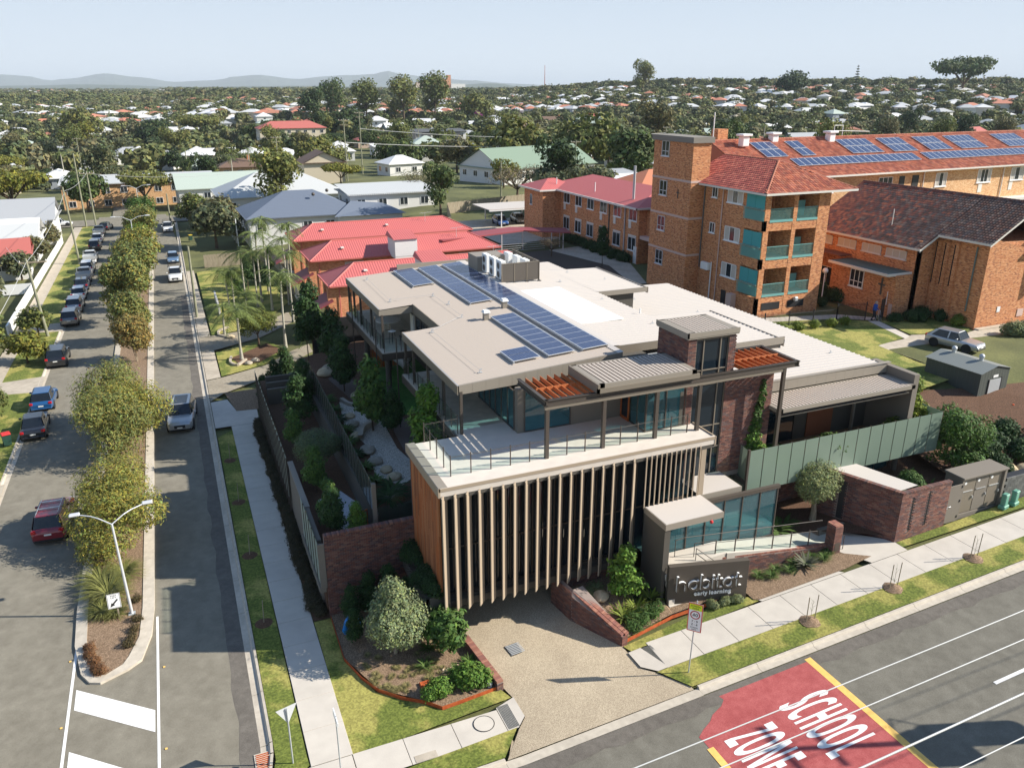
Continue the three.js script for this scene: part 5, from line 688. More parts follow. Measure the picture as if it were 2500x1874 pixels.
// ---------------------------------------------------------------- apartment block with tower
{
const b=[52, 4.8, -62], off=V(...b), A=thing('brick_apartments', 'tall orange brick apartment block with square tower, teal blinds and balconies', 'building', b), w=(n, g, m, l)=>wpart(A, n, g, m, l);
const x0=49.4, x1=56.9, zf=-58, fl=[6.9, 10.4, 13.85], op=[[50.0, 52.65],[53.1, 55.55]];
// tower
w('tower_wall', bx(47.8, 4.8, -74.4, 49.9, 20.2, -67.4), M.brickOrange);w('tower_cap', bx(47.6, 20.2, -74.6, 50.1, 20.75, -67.2), col(0.22, 0.2, 0.17));for (const y of [16.4, 12.8, 9.1]) w('pink_band', bx(47.77, y, -74.42, 49.93, y+0.22, -67.37), M.pinkBand);
for (const y of [18.7, 14.75, 11.1, 7.5]) windowOn(A, b, [47.8, y, -72.2], 1.35, 1.5, -Math.PI / 2, {frame: M.galvPole, bar: 0.3});
w('tower_cross', B().box(47.74, 14.7, -69.55, 47.79, 15.6, -69.45).box(47.74, 15.2, -69.75, 47.79, 15.3, -69.25), M.bronze);
// left wall with recessed balcony bay
w('wall', bx(x0, 4.8, -67.4, x0+0.3, 16.4, -60.7), M.brickOrange);w('wall', bx(x0, 4.8, -60.7, x0+0.3, 6.7, zf), M.brickOrange);for (const y of [9.45, 12.95]) w('spandrel', bx(x0, y, -60.7, x0+0.3, y+0.95, zf), M.brickOrange);
for (const y of [7.9, 11.4, 15.0]) {windowOn(A, b, [x0, y, -62.35], 2.3, 1.35, -Math.PI / 2, {n: 3, curtain: true});}
for (const y of [8.3, 11.75, 15.2]) if (y > 9) windowOn(A, b, [x0, y, -65.5], 0.85, 1.0, -Math.PI / 2, {n: 2});
for (const y of fl) {const lo=y+1.1;for (const s of [0, 1]) {const bl=w('blind', bx(x0 - 0.06, lo, -60.65+s*1.28, x0 - 0.02, y+2.42, -59.4+s*1.28), M.teal);} const rl=B();for (let i=0;i<26;i++) rl.box(x0 - 0.22, y, -60.75+i*0.104, x0 - 0.2, y+1.05, -60.72+i*0.104);w('railing', rl, M.tealRail).userData.kind='stuff';w('rail_top', bx(x0 - 0.24, y+1.05, -60.8, x0 - 0.17, y+1.1, -57.95), M.tealRail);w('rail_panel', bx(x0 - 0.1, y+0.02, -60.7, x0 - 0.08, y+0.9, -58.0), M.tealRail);}
// front wall: piers and spandrels leave two columns of openings
for (const [a, c] of [[x0, op[0][0]],[op[0][1], op[1][0]],[op[1][1], x1]]) w('pier', bx(a, 4.8, zf - 0.3, c, 16.4, zf), M.brickOrange);for (const [a, c] of op) {w('spandrel', bx(a, 4.8, zf - 0.28, c, 6.7, zf - 0.02), M.brickOrange);for (const y of [9.45, 12.95]) w('spandrel', bx(a, y, zf - 0.28, c, y+0.9, zf - 0.02), M.brickOrange);}
for (const y of fl) for (const [a, c] of op) {w('balcony_floor', bx(a, y - 0.2, zf - 2.6, c, y, zf - 0.28), M.concreteOld);w('balcony_back', bx(a, y, zf - 2.7, c, y+2.6, zf - 2.6), M.brickOrange);w('balcony_side', bx(c, y, zf - 2.6, c+0.1, y+2.6, zf - 0.28), M.brickOrange);const rl=B();for (let i=0;i<24;i++) {const x=a+0.05+i*(c - a - 0.1) / 23;rl.box(x - 0.012, y, zf - 0.1, x+0.012, y+1.05, zf - 0.08);} const rp=w('railing', rl, M.tealRail);rp.userData.kind='stuff';w('rail_top', bx(a, y+1.05, zf - 0.12, c, y+1.1, zf - 0.05), M.tealRail);w('rail_foot', bx(a, y - 0.12, zf - 0.02, c, y+0.1, zf+0.02), M.tealRail);if (a == op[0][0]) {const d=w('door', bx(a+0.9, y, zf - 2.6, a+2.3, y+2.2, zf - 2.54), M.timberWarm);for (const s of [0, 1]) wpart(d, 'pane', bx(a+1.0+s*0.66, y+0.3, zf - 2.54, a+1.54+s*0.66, y+2.1, zf - 2.52), M.curtain);} else w('balcony_screen', bx(a+0.1, y+0.1, zf - 1.5, c - 0.3, y+1.5, zf - 1.46), M.tealRail);}
for (const [a, c] of op) w('basement_vent', bx(a+0.1, 5.5, zf, c - 0.4, 6.2, zf+0.02), M.black);
w('wall', bx(x1 - 0.3, 4.8, -72, x1, 16.4, zf - 0.3), M.brickOrange);w('wall', bx(56.9, 4.8, -72, 59, 16.4, -63), M.brickOrange);w('core', bx(x0+0.3, 4.8, -72, x1 - 0.3, 16.4, -60.75), M.brickOrange);
for (const [z, y0] of [[-64.15, 4.8],[-67.1, 8]]) w('downpipe', B().cyl([x0 - 0.08, y0, z],[x0 - 0.08, 16.3, z], 0.06, 0.06, 8), z<-66?col(0.12, 0.13, 0.12):M.pinkBand);w('pink_cupboard', bx(x0 - 0.6, 4.8, -61.7, x0, 6.5, -60.9), M.pinkBand);w('door', bx(x0 - 0.05, 4.8, -63.2, x0 - 0.01, 6.5, -62.5), M.black);w('condenser', bv(x0 - 0.45, 8.0, -66.4, x0 - 0.05, 8.75, -65.2, 0.04), M.white);w('pipe_cover', B().cyl([x0 - 0.15, 4.9, -65],[x0 - 0.15, 8.9, -65], 0.06, 0.06, 8), M.white);w('wall_light', bv(53.8, 6.1, zf, 54.2, 6.5, zf+0.35, 0.06), M.galv);
// hipped tile roof
const e=16.4, ex0=48.75, ex1=59.3, ef=-57.35, R1=[53.9, 18.75, -62.2], R2=[53.9, 18.75, -70.5];
tiledSlope(A, off, [ex0, e, ef],[ex1, e, ef], R1, R1, PAL_TERRA);tiledSlope(A, off, [ex0, e, -70.5],[ex0, e, ef], R1, R2, PAL_RED);tiledSlope(A, off, [ex1, e, ef],[ex1, e, -70.5], R2, R1, PAL_TERRA);
ridge(A, off, [ex0, e, ef], R1);ridge(A, off, [ex1, e, ef], R1);ridge(A, off, R1, R2);w('gutter', B().box(ex0 - 0.08, e - 0.16, ef, ex1+0.08, e+0.02, ef+0.1).box(ex0 - 0.1, e - 0.16, -67.3, ex0, e+0.02, ef+0.1), M.offWhite);w('soffit', bx(ex0, e - 0.14, -67.3, ex1, e - 0.1, ef), M.offWhite);
}
// ---------------------------------------------------------------- two storey wing with red metal roof
M.redRibZ=std({color: rgb(0.5, 0.125, 0.115), roughness: 0.6, bumpMap: tex(64, 4, u=>{const v=Math.sin(u*Math.PI*2)*110+128;return [v, v, v];}, [0.28, 1], false), bumpScale: 0.03});  // ribs run along z
M.redRibX=std({color: rgb(0.5, 0.125, 0.115), roughness: 0.6, bumpMap: tex(4, 64, (u, v)=>{const k=Math.sin(v*Math.PI*2)*110+128;return [k, k, k];}, [1, 0.28], false), bumpScale: 0.03});
function hipGeo(x0, z0, x1, z1, ye, yr, inset0, inset1, axis='x') {  // four planes;returns [long planes, hip ends]
const A=[x0, ye, z1], Bq=[x1, ye, z1], C=[x1, ye, z0], D=[x0, ye, z0], long=B(), end=B();
if (axis == 'x') {const zm=(z0+z1) / 2, P=[x0+inset0, yr, zm], Q=[x1 - inset1, yr, zm];long.quad(A, Bq, Q, P).quad(C, D, P, Q);end.tri(D, A, P);long.tri(Bq, C, Q);return [long, end, P, Q];}
const xm=(x0+x1) / 2, P=[xm, yr, z1 - inset0], Q=[xm, yr, z0+inset1];long.quad(D, A, P, Q).quad(Bq, C, Q, P);end.tri(A, Bq, P);long.tri(C, D, Q);return [long, end, P, Q];
}
{
const b=[57, 4.8, -95], A=thing('brick_wing', 'two storey orange brick wing with red metal hip roof and white windows', 'building', b), w=(n, g, m, l)=>wpart(A, n, g, m, l);
w('wall', bx(52.4, 4.8, -105.5, 63, 11.6, -84), M.brickOrange);w('wall', bx(49.5, 4.8, -112, 60, 11.6, -105.5), M.brickOrange);w('link', bx(53.5, 8.2, -84, 60, 11.3, -74), M.brickOrange);w('link_beam', bx(52.6, 7.9, -84, 53.6, 8.3, -76), M.pinkBand);
for (let i=0;i<6;i++) {const z=[-103.5, -99.9, -96.4, -92.8, -89.2, -85.4][i];windowOn(A, b, [52.4, 9.95, z], 1.85, 1.45, -Math.PI / 2, {glass: M.winGlass});windowOn(A, b, [52.4, 6.3, z], 1.85, 1.65, -Math.PI / 2, {frame: i % 2?M.white:M.galvPole});if (i != 2) w('vent_window', bx(52.34, 8.95, z - 0.95, 52.39, 9.9, z - 0.35), M.offWhite);w('lintel', bx(52.36, 8.0, z - 0.95, 52.4, 8.2, z+0.95), M.offWhite);}
windowOn(A, b, [49.5, 9.2, -109.5], 0.7, 1.5, -Math.PI / 2, {n: 1, frame: M.galvPole});
let [l, e, P, Q]=hipGeo(51.6, -111, 64, -83.4, 11.7, 13.5, 5, 5, 'z');w('roof', l, M.redRibX);w('roof_hip', e, M.redRibZ);[l, e]=hipGeo(48.9, -112.8, 56, -105.2, 11.66, 12.9, 3, 3, 'x');w('roof', l, M.redRibZ);w('roof_hip', e, M.redRibX);w('gutter', B().box(51.5, 11.5, -105.2, 51.62, 11.74, -83.3).box(48.8, 11.48, -112.8, 48.92, 11.7, -105.1).box(48.8, 11.48, -105.2, 51.6, 11.7, -105.08).box(51.5, 11.5, -83.42, 57, 11.72, -83.3), M.offWhite);
w('flue', B().cyl([53.6, 11.6, -87.5],[53.6, 16.3, -87.5], 0.16, 0.16, 12), M.galv);w('flue', B().cyl([53.3, 12, -97],[53.3, 13.4, -97], 0.07, 0.07, 8), M.white);w('flue', B().cyl([52.4, 12, -107],[52.4, 13.2, -107], 0.07, 0.07, 8), M.white);w('downpipe', B().cyl([52.3, 4.8, -91.2],[52.3, 11.5, -91.2], 0.07, 0.07, 8), col(0.1, 0.11, 0.1));w('downpipe', B().cyl([52.3, 4.8, -87.2],[52.3, 11.5, -87.2], 0.09, 0.09, 8), M.galv);w('door', bx(52.33, 4.8, -84.9, 52.39, 6.9, -84.2), M.white);
// covered walkway
const k=thing('covered_walkway', 'dark red roofed walkway on white posts beside the brick wing', 'walkway', [44, 4.8, -99]);wpart(k, 'roof', B().poly([[48.6, -94.6],[49.6, -98.2],[43, -102],[30, -98.5],[31, -95.5],[43.5, -98.6]], 7.2, 7.35), M.redMetalDark);for (const [x, z] of [[47.9, -95.5],[46.6, -96.4],[43.5, -98.9],[40, -97.9],[36.5, -97.1],[33, -96.3],[48.6, -98]]) wpart(k, 'post', bx(x - 0.05, 4.7, z - 0.05, x+0.05, 7.2, z+0.05), M.galvPole);const rl=B();for (let i=0;i<4;i++) rl.box(36, 5.0+i*0.28, -97.2 - 0.02, 46, 5.03+i*0.28, -97.17);wpart(k, 'handrail', rl, M.galvPole).userData.kind='stuff';
}
struct('wing_path', B().sheet([[46, -96],[52, -97],[51.5, -84],[47.6, -74],[45.8, -74],[48.5, -84]], 4.95), M.concreteOld);struct('wing_lawn', B().sheet([[34, -96],[46, -96],[48.5, -84],[45.8, -74],[40, -66],[30, -66],[30, -92]], 4.93), col(0.075, 0.055, 0.04, {roughness: 1}));
// ---------------------------------------------------------------- long rear building with solar roof
{
const b=[64, 4.8, -69], rot=0.06, A=thing('long_brick_building', 'long orange brick building with terracotta roof covered in solar panels', 'building', b, rot), off=V(0, 0, 0), L=78;
part(A, 'wall', bx(-6, 0, -14, L, 11.5, 0), M.brickTan);const e=11.5, ez=0.8, rz=-7.2, ry=15.0;
tiledSlope(A, off, [-8, e, ez],[48, e, ez],[48, ry, rz],[-8, ry, rz], PAL_TERRA);part(A, 'roof_deck', B().quad([48, e, ez],[L, e, ez],[L, ry, rz],[48, ry, rz]).quad([-8, ry, rz],[L, ry, rz],[L, e, -15],[-8, e, -15]).tri([-8, e, ez],[-8, ry, rz],[-8, e, -15]), M.ridgeTile);ridge(A, off, [-8, ry, rz],[L, ry, rz]);part(A, 'gutter', bx(-8, e - 0.15, ez, L, e+0.03, ez+0.12), M.offWhite);part(A, 'soffit', bx(-8, e - 0.14, 0, L, e - 0.1, ez), M.offWhite);
const Z=(x, w, h, y, o)=>windowOn(A, [0, 0, 0],[x, y, 0], w, h, 0, o);Z(3, 2, 1.4, 9.6, {n: 2});Z(12.2, 2.3, 1.5, 9.4, {n: 3});part(A, 'door', bx(14.5, 8.5, 0, 15.4, 10.9, 0.05), M.black);part(A, 'door', bx(16.7, 8.3, 0, 17.8, 10.9, 0.05), M.black);Z(21.8, 2.0, 1.6, 9.4, {n: 3, curtain: true});Z(29.8, 2.6, 1.6, 9.5, {n: 4, curtain: true});Z(36.3, 2.6, 1.6, 9.5, {n: 3, curtain: true});for (const x of [20.2, 29, 35]) part(A, 'vent_window', bx(x, 8.3, 0, x+0.7, 9.3, 0.05), M.offWhite);for (const x of [18.6, 33.4]) part(A, 'downpipe', B().cyl([x, 0, 0.1],[x, e - 0.2, 0.1], 0.07, 0.07, 8), M.offWhite);
part(A, 'awning_slab', bx(24, 7.2, 0, L, 7.5, 1.6), M.offWhite);for (const [x, z] of [[1, -6.8],[9.5, -6.4],[-4.5, -5.5]]) {part(A, 'roof_vent', B().bev(x - 0.5, ry - 0.6, z - 0.4, x+0.5, ry+0.5, z+0.4, 0.1).bev(x - 0.7, ry+0.5, z - 0.6, x+0.7, ry+0.75, z+0.6, 0.06), M.white);}
part(A, 'chimney', bx(-6.6, ry - 1.5, -8.5, -5.2, ry+1.2, -7.4), M.brickOrange);part(A, 'mast', B().cyl([-7.6, ry - 1, -7],[-7.6, ry+3, -7], 0.06, 0.06, 6), M.white);part(A, 'roof_ladder', B().path([[11, ry, -7.3],[11, ry+1.3, -7.3],[12.4, ry+1.3, -7.3],[12.4, ry, -7.3]], 0.04).path([[11, ry+0.7, -7.3],[17, ry+0.5, -7.3]], 0.04), M.white);
// solar modules on the slope: upper and lower rows
const sl=Math.atan2(ry - e, ez - rz), q=new THREE.Quaternion().setFromEuler(new THREE.Euler(sl, 0, 0));const mat=(x, t)=>{const z=lerp(ez, rz, t), y=lerp(e, ry, t)+0.22;return new THREE.Matrix4().compose(V(x, y, z), q, V(1.02, 1, 1.0)).premultiply(new THREE.Matrix4().makeRotationY(rot).setPosition(...b));};
const row=(label, x, n, t)=>pvArray(label, n, i=>mat(x+i*1.03, t), 'arrays on the terracotta roof');row('long lower solar row nearest the tower', 0.2, 19, 0.33);row('long lower solar row at the right edge', 21.2, 26, 0.33);
const blk=(label, x, n)=>pvArray(label, n*2, i=>mat(x+(i >> 1)*1.03, i % 2?0.58:0.78), 'arrays on the terracotta roof');
blk('small solar block nearest the tower on terracotta roof', -2.6, 3);blk('four panel solar block beside the chimney vent', 2.6, 2);blk('six column solar block right of the roof vent', 10.5, 5);blk('middle solar block on the upper terracotta roof', 17.4, 4);blk('second solar block from the right on upper roof', 23.8, 4);blk('wide solar block near the right on upper roof', 29.6, 5);blk('solar block at the right edge on upper roof', 39, 5);
}
// ---------------------------------------------------------------- chapel
{
const b=[67, 4.8, -56], off=V(...b), A=thing('brick_chapel', 'orange brick chapel with dark mottled tile roof and wall crosses', 'building', b), w=(n, g, m, l)=>wpart(A, n, g, m, l);
const s=0.6, eY=12.6, rf=x=>eY+s*(x - 64.5), X0=64.5, XR=69.8;
w('wall', bx(65.1, 4.8, -52.6, 65.4, rf(65.1) - 0.25, -47.2), M.brickOrange);w('gable_wall', B().poly([[65.4, -47.2],[80, -47.2],[80, -47.5],[65.4, -47.5]], 4.8, x=>Math.min(rf(x), rf(2*XR - x)) - 0.2), M.brickOrange);
for (const z of [-52.4, -51.5, -50.5]) {w('slit_window', bx(65.05, 8.1, z - 0.1, 65.11, 11.9, z+0.1), M.winGlass);w('brick_rib', bx(64.85, 4.8, z+0.18, 65.1, 12.1, z+0.5), M.brickOrange);w('window_frame', bx(65.0, 8.0, z+0.1, 65.08, 12.0, z+0.14), M.offWhite);} w('downpipe', B().cyl([65.0, 6.3, -48.3],[65.0, 12.1, -48.3], 0.07, 0.07, 8), col(0.14, 0.17, 0.15));
const yl=rf(62.9) - 0.3;w('wall', bx(63.2, 4.8, -66.5, 63.5, yl, -52.6), M.brickOrange);w('wall', bx(63.2, 4.8, -52.9, 65.3, yl+0.7, -52.6), M.brickOrange);w('porch_wall', bx(61.2, 4.8, -61, 63.2, 8.9, -52.9), M.brickOrange);w('core', bx(65.4, 4.8, -66.5, 78, 12.4, -47.6), M.brickOrange);
for (const z of [-64.6, -61.4, -58.2, -55.2]) windowOn(A, b, [63.2, yl - 1.3, z], 2.4, 0.8, -Math.PI / 2, {n: 3, frame: M.galvPole, glass: M.curtain});windowOn(A, b, [61.2, 6.9, -57.6], 1.7, 1.7, -Math.PI / 2, {n: 3, bar: 0.3});windowOn(A, b, [63.2, 5.6, -63.6], 3.2, 2.0, -Math.PI / 2, {n: 4});
w('wall_cross', B().box(61.1, 6.8, -54.55, 61.18, 8.4, -54.4).box(61.1, 7.7, -54.85, 61.18, 7.85, -54.1), col(0.12, 0.1, 0.08));w('conduit', B().cyl([61.12, 6.0, -53.6],[61.12, 7.3, -53.6], 0.03, 0.03, 6), M.white);w('side_door', bx(61.1, 4.8, -53.3, 61.18, 6.2, -52.95), M.pinkBand);
w('gable_cross', B().bev(71.2, 7.8, -47.15, 71.55, 13.2, -46.75, 0.02).bev(69.9, 11.3, -47.1, 72.9, 11.6, -46.8, 0.02), M.offWhite);w('floor_vent', bx(70.4, 5.5, -47.19, 71.2, 6.2, -47.15), M.pinkBand);w('notice', bx(67.6, 6.2, -47.19, 68.0, 6.7, -47.16), M.white);
// canopy of ribbed metal
const cy=9.0;w('canopy', B().poly([[60.5, -60.6],[60.3, -53.2],[64.4, -53.2],[64.0, -60.6]], cy - 0.12, cy+0.06), col(0.16, 0.21, 0.18, {roughness: 0.6}));const rb=B();for (let i=0;i<16;i++) rb.box(60.45, cy+0.06, -60.4+i*0.46, 63.4, cy+0.1, -60.34+i*0.46);w('canopy_ribs', rb, col(0.12, 0.16, 0.14)).userData.kind='stuff';w('canopy_edge', B().box(60.2, cy - 0.16, -60.6, 60.36, cy+0.08, -53.1).box(60.3, cy - 0.16, -53.2, 64.4, cy+0.08, -53.06), M.offWhite);w('low_roof', bx(61.6, 9.3, -66, 63.2, 9.42, -60.6), M.tileDeck);
const pal=(x, y, H)=>{const t=clamp(x / 20+rr(-0.35, 0.35), 0, 1);return t<0.55?[[0.13, 0.07, 0.05],[0.1, 0.065, 0.055],[0.17, 0.08, 0.055],[0.2, 0.13, 0.1],[0.12, 0.09, 0.08]]:[[0.3, 0.1, 0.06],[0.38, 0.13, 0.07],[0.24, 0.085, 0.055],[0.2, 0.08, 0.06]];};
const fy=x=>[x, rf(x)];const E=(x, z)=>[x, rf(x), z];tiledSlope(A, off, E(64.5, -52.0), E(64.5, -46.7), E(XR, -46.7), E(XR, -52.0), (x, y, H)=>pal(3, y, H));tiledSlope(A, off, E(62.5, -66.8), E(62.5, -52.0), E(XR, -52.0), E(XR, -66.8), (x, y, H)=>pal(14.8 - x > 0?18 - (14.8 - (14.8 - x)):0, y, H));
w('roof_deck', B().quad(E(XR, -46.7), E(XR, -66.8), [80, rf(XR) - 6, -66.8],[80, rf(XR) - 6, -46.7]), M.tileDeck);ridge(A, off, E(XR, -46.7), E(XR, -66.8), 0.14, col(0.14, 0.06, 0.045));
w('gutter', B().box(62.38, rf(62.5) - 0.16, -66.8, 62.5, rf(62.5)+0.03, -51.95).box(64.38, rf(64.5) - 0.16, -52, 64.5, rf(64.5)+0.03, -46.7), M.offWhite);w('barge_board', B().quad([64.4, rf(64.4) - 0.22, -46.68],[XR, rf(XR) - 0.22, -46.68],[XR, rf(XR)+0.04, -46.68],[64.4, rf(64.4)+0.04, -46.68]).quad([62.4, rf(62.4) - 0.22, -51.98],[64.5, rf(64.5) - 0.22, -51.98],[64.5, rf(64.5)+0.02, -51.98],[62.4, rf(62.4)+0.02, -51.98]), M.offWhite);w('vent_pipe', B().cyl([64.6, rf(64.6), -57.5],[64.6, rf(64.6)+1.6, -57.5], 0.05, 0.05, 6), M.offWhite);
}
// ---------------------------------------------------------------- yard in front of the chapel
struct('yard_lawn', B().sheet([[39.5, -58],[49, -57.4],[56.5, -54.5],[58.8, -52.5],[57, -47.6],[53.3, -46.8],[52.8, -42.5],[52.6, -38.6],[47, -37.6],[39.5, -40]], 4.9), M.grass);struct('yard_lawn', B().sheet([[59.4, -52.4],[66, -52.4],[65.4, -47.6],[63.2, -46.6],[58.5, -48.2]], 4.9), M.grass);
struct('car_park', B().sheet([[53.2, -46.9],[57, -47.4],[58.4, -48],[63.2, -46.5],[65, -46.9],[95, -44],[95, -30],[58, -34],[55.5, -36.2],[53.1, -42.6]], (x, z)=>lerp(3.6, 4.9, sm(-35.5, -37.5, z))), M.concreteOld);
struct('yard_path', B().sheet([[58.4, -52.9],[59.3, -52.5],[58.0, -47.8],[56.9, -47.3],[57, -47.5]], 4.91), M.concrete);struct('yard_path', B().sheet([[46, -58.5],[57.5, -55.8],[60, -53.5],[59, -52.9],[56.5, -54.6],[48, -56.6]], 4.905), M.concrete);
struct('kerb_edge', B().box(65, 4.85, -47.1, 80, 5.0, -46.6), M.concreteOld);
{const f=thing('picket_fence', 'black metal picket fence in front of the apartment block', 'fence', [53.5, 4.9, -53.5]);const run=(x0, z0, x1, z1, h)=>{const L=Math.hypot(x1 - x0, z1 - z0), n=Math.round(L / 0.13), m=B();for (let i=0;i <= n;i++) {const x=lerp(x0, x1, i / n), z=lerp(z0, z1, i / n);m.box(x - 0.01, 4.95, z - 0.01, x+0.01, 4.9+h, z+0.01);} wpart(f, 'pickets', m, M.black).userData.kind='stuff';for (const y of [5.1, 4.7+h]) wpart(f, 'rail', B().cyl([x0, y, z0],[x1, y, z1], 0.02, 0.02, 5), M.black);for (let i=0;i <= Math.round(L / 2.4);i++) {const t=i / Math.round(L / 2.4);wpart(f, 'post', bx(lerp(x0, x1, t) - 0.035, 4.9, lerp(z0, z1, t) - 0.035, lerp(x0, x1, t)+0.035, 4.95+h, lerp(z0, z1, t)+0.035), M.black);}};run(45.5, -55.2, 55.6, -54.0, 1.3);run(55.6, -54.0, 58.4, -53.3, 1.7);
const g=thing('yard_gate', 'open black metal gate leaf beside the person in blue', 'gate', [60.1, 4.9, -53.0], 0.5);for (let i=0;i<8;i++) part(g, 'bar', bx(-0.5+i*0.14, 0.1, -0.012, -0.476+i*0.14, 1.9, 0.012), M.black);part(g, 'gate_frame', B().box(-0.54, 0.1, -0.02, 0.54, 0.16, 0.02).box(-0.54, 1.85, -0.02, 0.54, 1.92, 0.02).box(-0.56, 0, -0.03, -0.5, 2.0, 0.03).box(0.5, 0, -0.03, 0.56, 2.0, 0.03), M.black);}
{const l=thing('globe_lamp', 'white globe lamp on a pole between block and chapel', 'lamp', [59.6, 4.9, -60.2]);part(l, 'pole', B().cyl([0, 0, 0],[0, 3.0, 0], 0.06, 0.05, 8), M.white);part(l, 'globe', new THREE.SphereGeometry(0.28, 18, 12).translate(0, 3.2, 0), M.white);}
// garden shed
{const g=thing('metal_shed', 'dark green ribbed metal shed with roller door and roof vents', 'shed', [53.1, 3.5, -38.4], 0.06);const W2=1.6, D2=2.2, H2=2.6, R2=2.95, mt=std({color: rgb(0.075, 0.085, 0.075), roughness: 0.55, bumpMap: tex(64, 4, u=>{const v=u<0.5?40:210;return [v, v, v];}, [0.32, 1], false), bumpScale: 0.03});
part(g, 'wall', B().poly([[-W2, -D2],[W2, -D2],[W2, D2],[-W2, D2]], 0, H2), mt);part(g, 'gable', B().tri([-W2, H2, D2],[W2, H2, D2],[0, R2, D2]).tri([W2, H2, -D2],[-W2, H2, -D2],[0, R2, -D2]), mt);part(g, 'roof', B().quad([-W2 - 0.12, H2 - 0.03, D2+0.1],[0, R2+0.03, D2+0.1],[0, R2+0.03, -D2 - 0.1],[-W2 - 0.12, H2 - 0.03, -D2 - 0.1]).quad([0, R2+0.03, D2+0.1],[W2+0.12, H2 - 0.03, D2+0.1],[W2+0.12, H2 - 0.03, -D2 - 0.1],[0, R2+0.03, -D2 - 0.1]), col(0.2, 0.215, 0.2, {roughness: 0.55}));
for (let i=0;i<18;i++) part(g, 'door_slat', bx(-0.55, 0.05+i*0.105, D2+0.005, 0.75, 0.145+i*0.105, D2+0.04), M.galv);part(g, 'door_frame', B().box(-0.65, 0, D2, -0.55, 2.0, D2+0.05).box(0.75, 0, D2, 0.85, 2.0, D2+0.05), M.black);part(g, 'vent_panel', bx(-0.2, 2.08, D2+0.01, 0.35, 2.26, D2+0.03), M.white);for (const z of [-1.3, 0.9]) {part(g, 'whirly_vent', B().add(new THREE.SphereGeometry(0.2, 12, 8).translate(0.1, R2+0.32, z)).cyl([0.1, R2 - 0.05, z],[0.1, R2+0.25, z], 0.14, 0.14, 10), M.galv);}}
{const c=thing('traffic_bollard', 'orange traffic bollard on the grass beside the shed', 'bollard', [53.2, 3.1, -34.4]);part(c, 'body', B().cyl([0, 0.08, 0],[0, 1.05, 0], 0.09, 0.06, 12), col(0.8, 0.12, 0.03, {roughness: 0.5}));part(c, 'band', B().cyl([0, 0.6, 0],[0, 0.75, 0], 0.081, 0.077, 12), M.white);part(c, 'base', B().bev(-0.24, 0, -0.24, 0.24, 0.08, 0.24, 0.03), M.rubber);}
struct('side_lawn', B().sheet([[46.5, -36.5],[52, -37],[55.3, -35.4],[57.5, -33.2],[52, -33.2],[48.5, -34.2]], (x, z)=>2.9+sm(-33, -36.5, z)*1.1), M.grass);
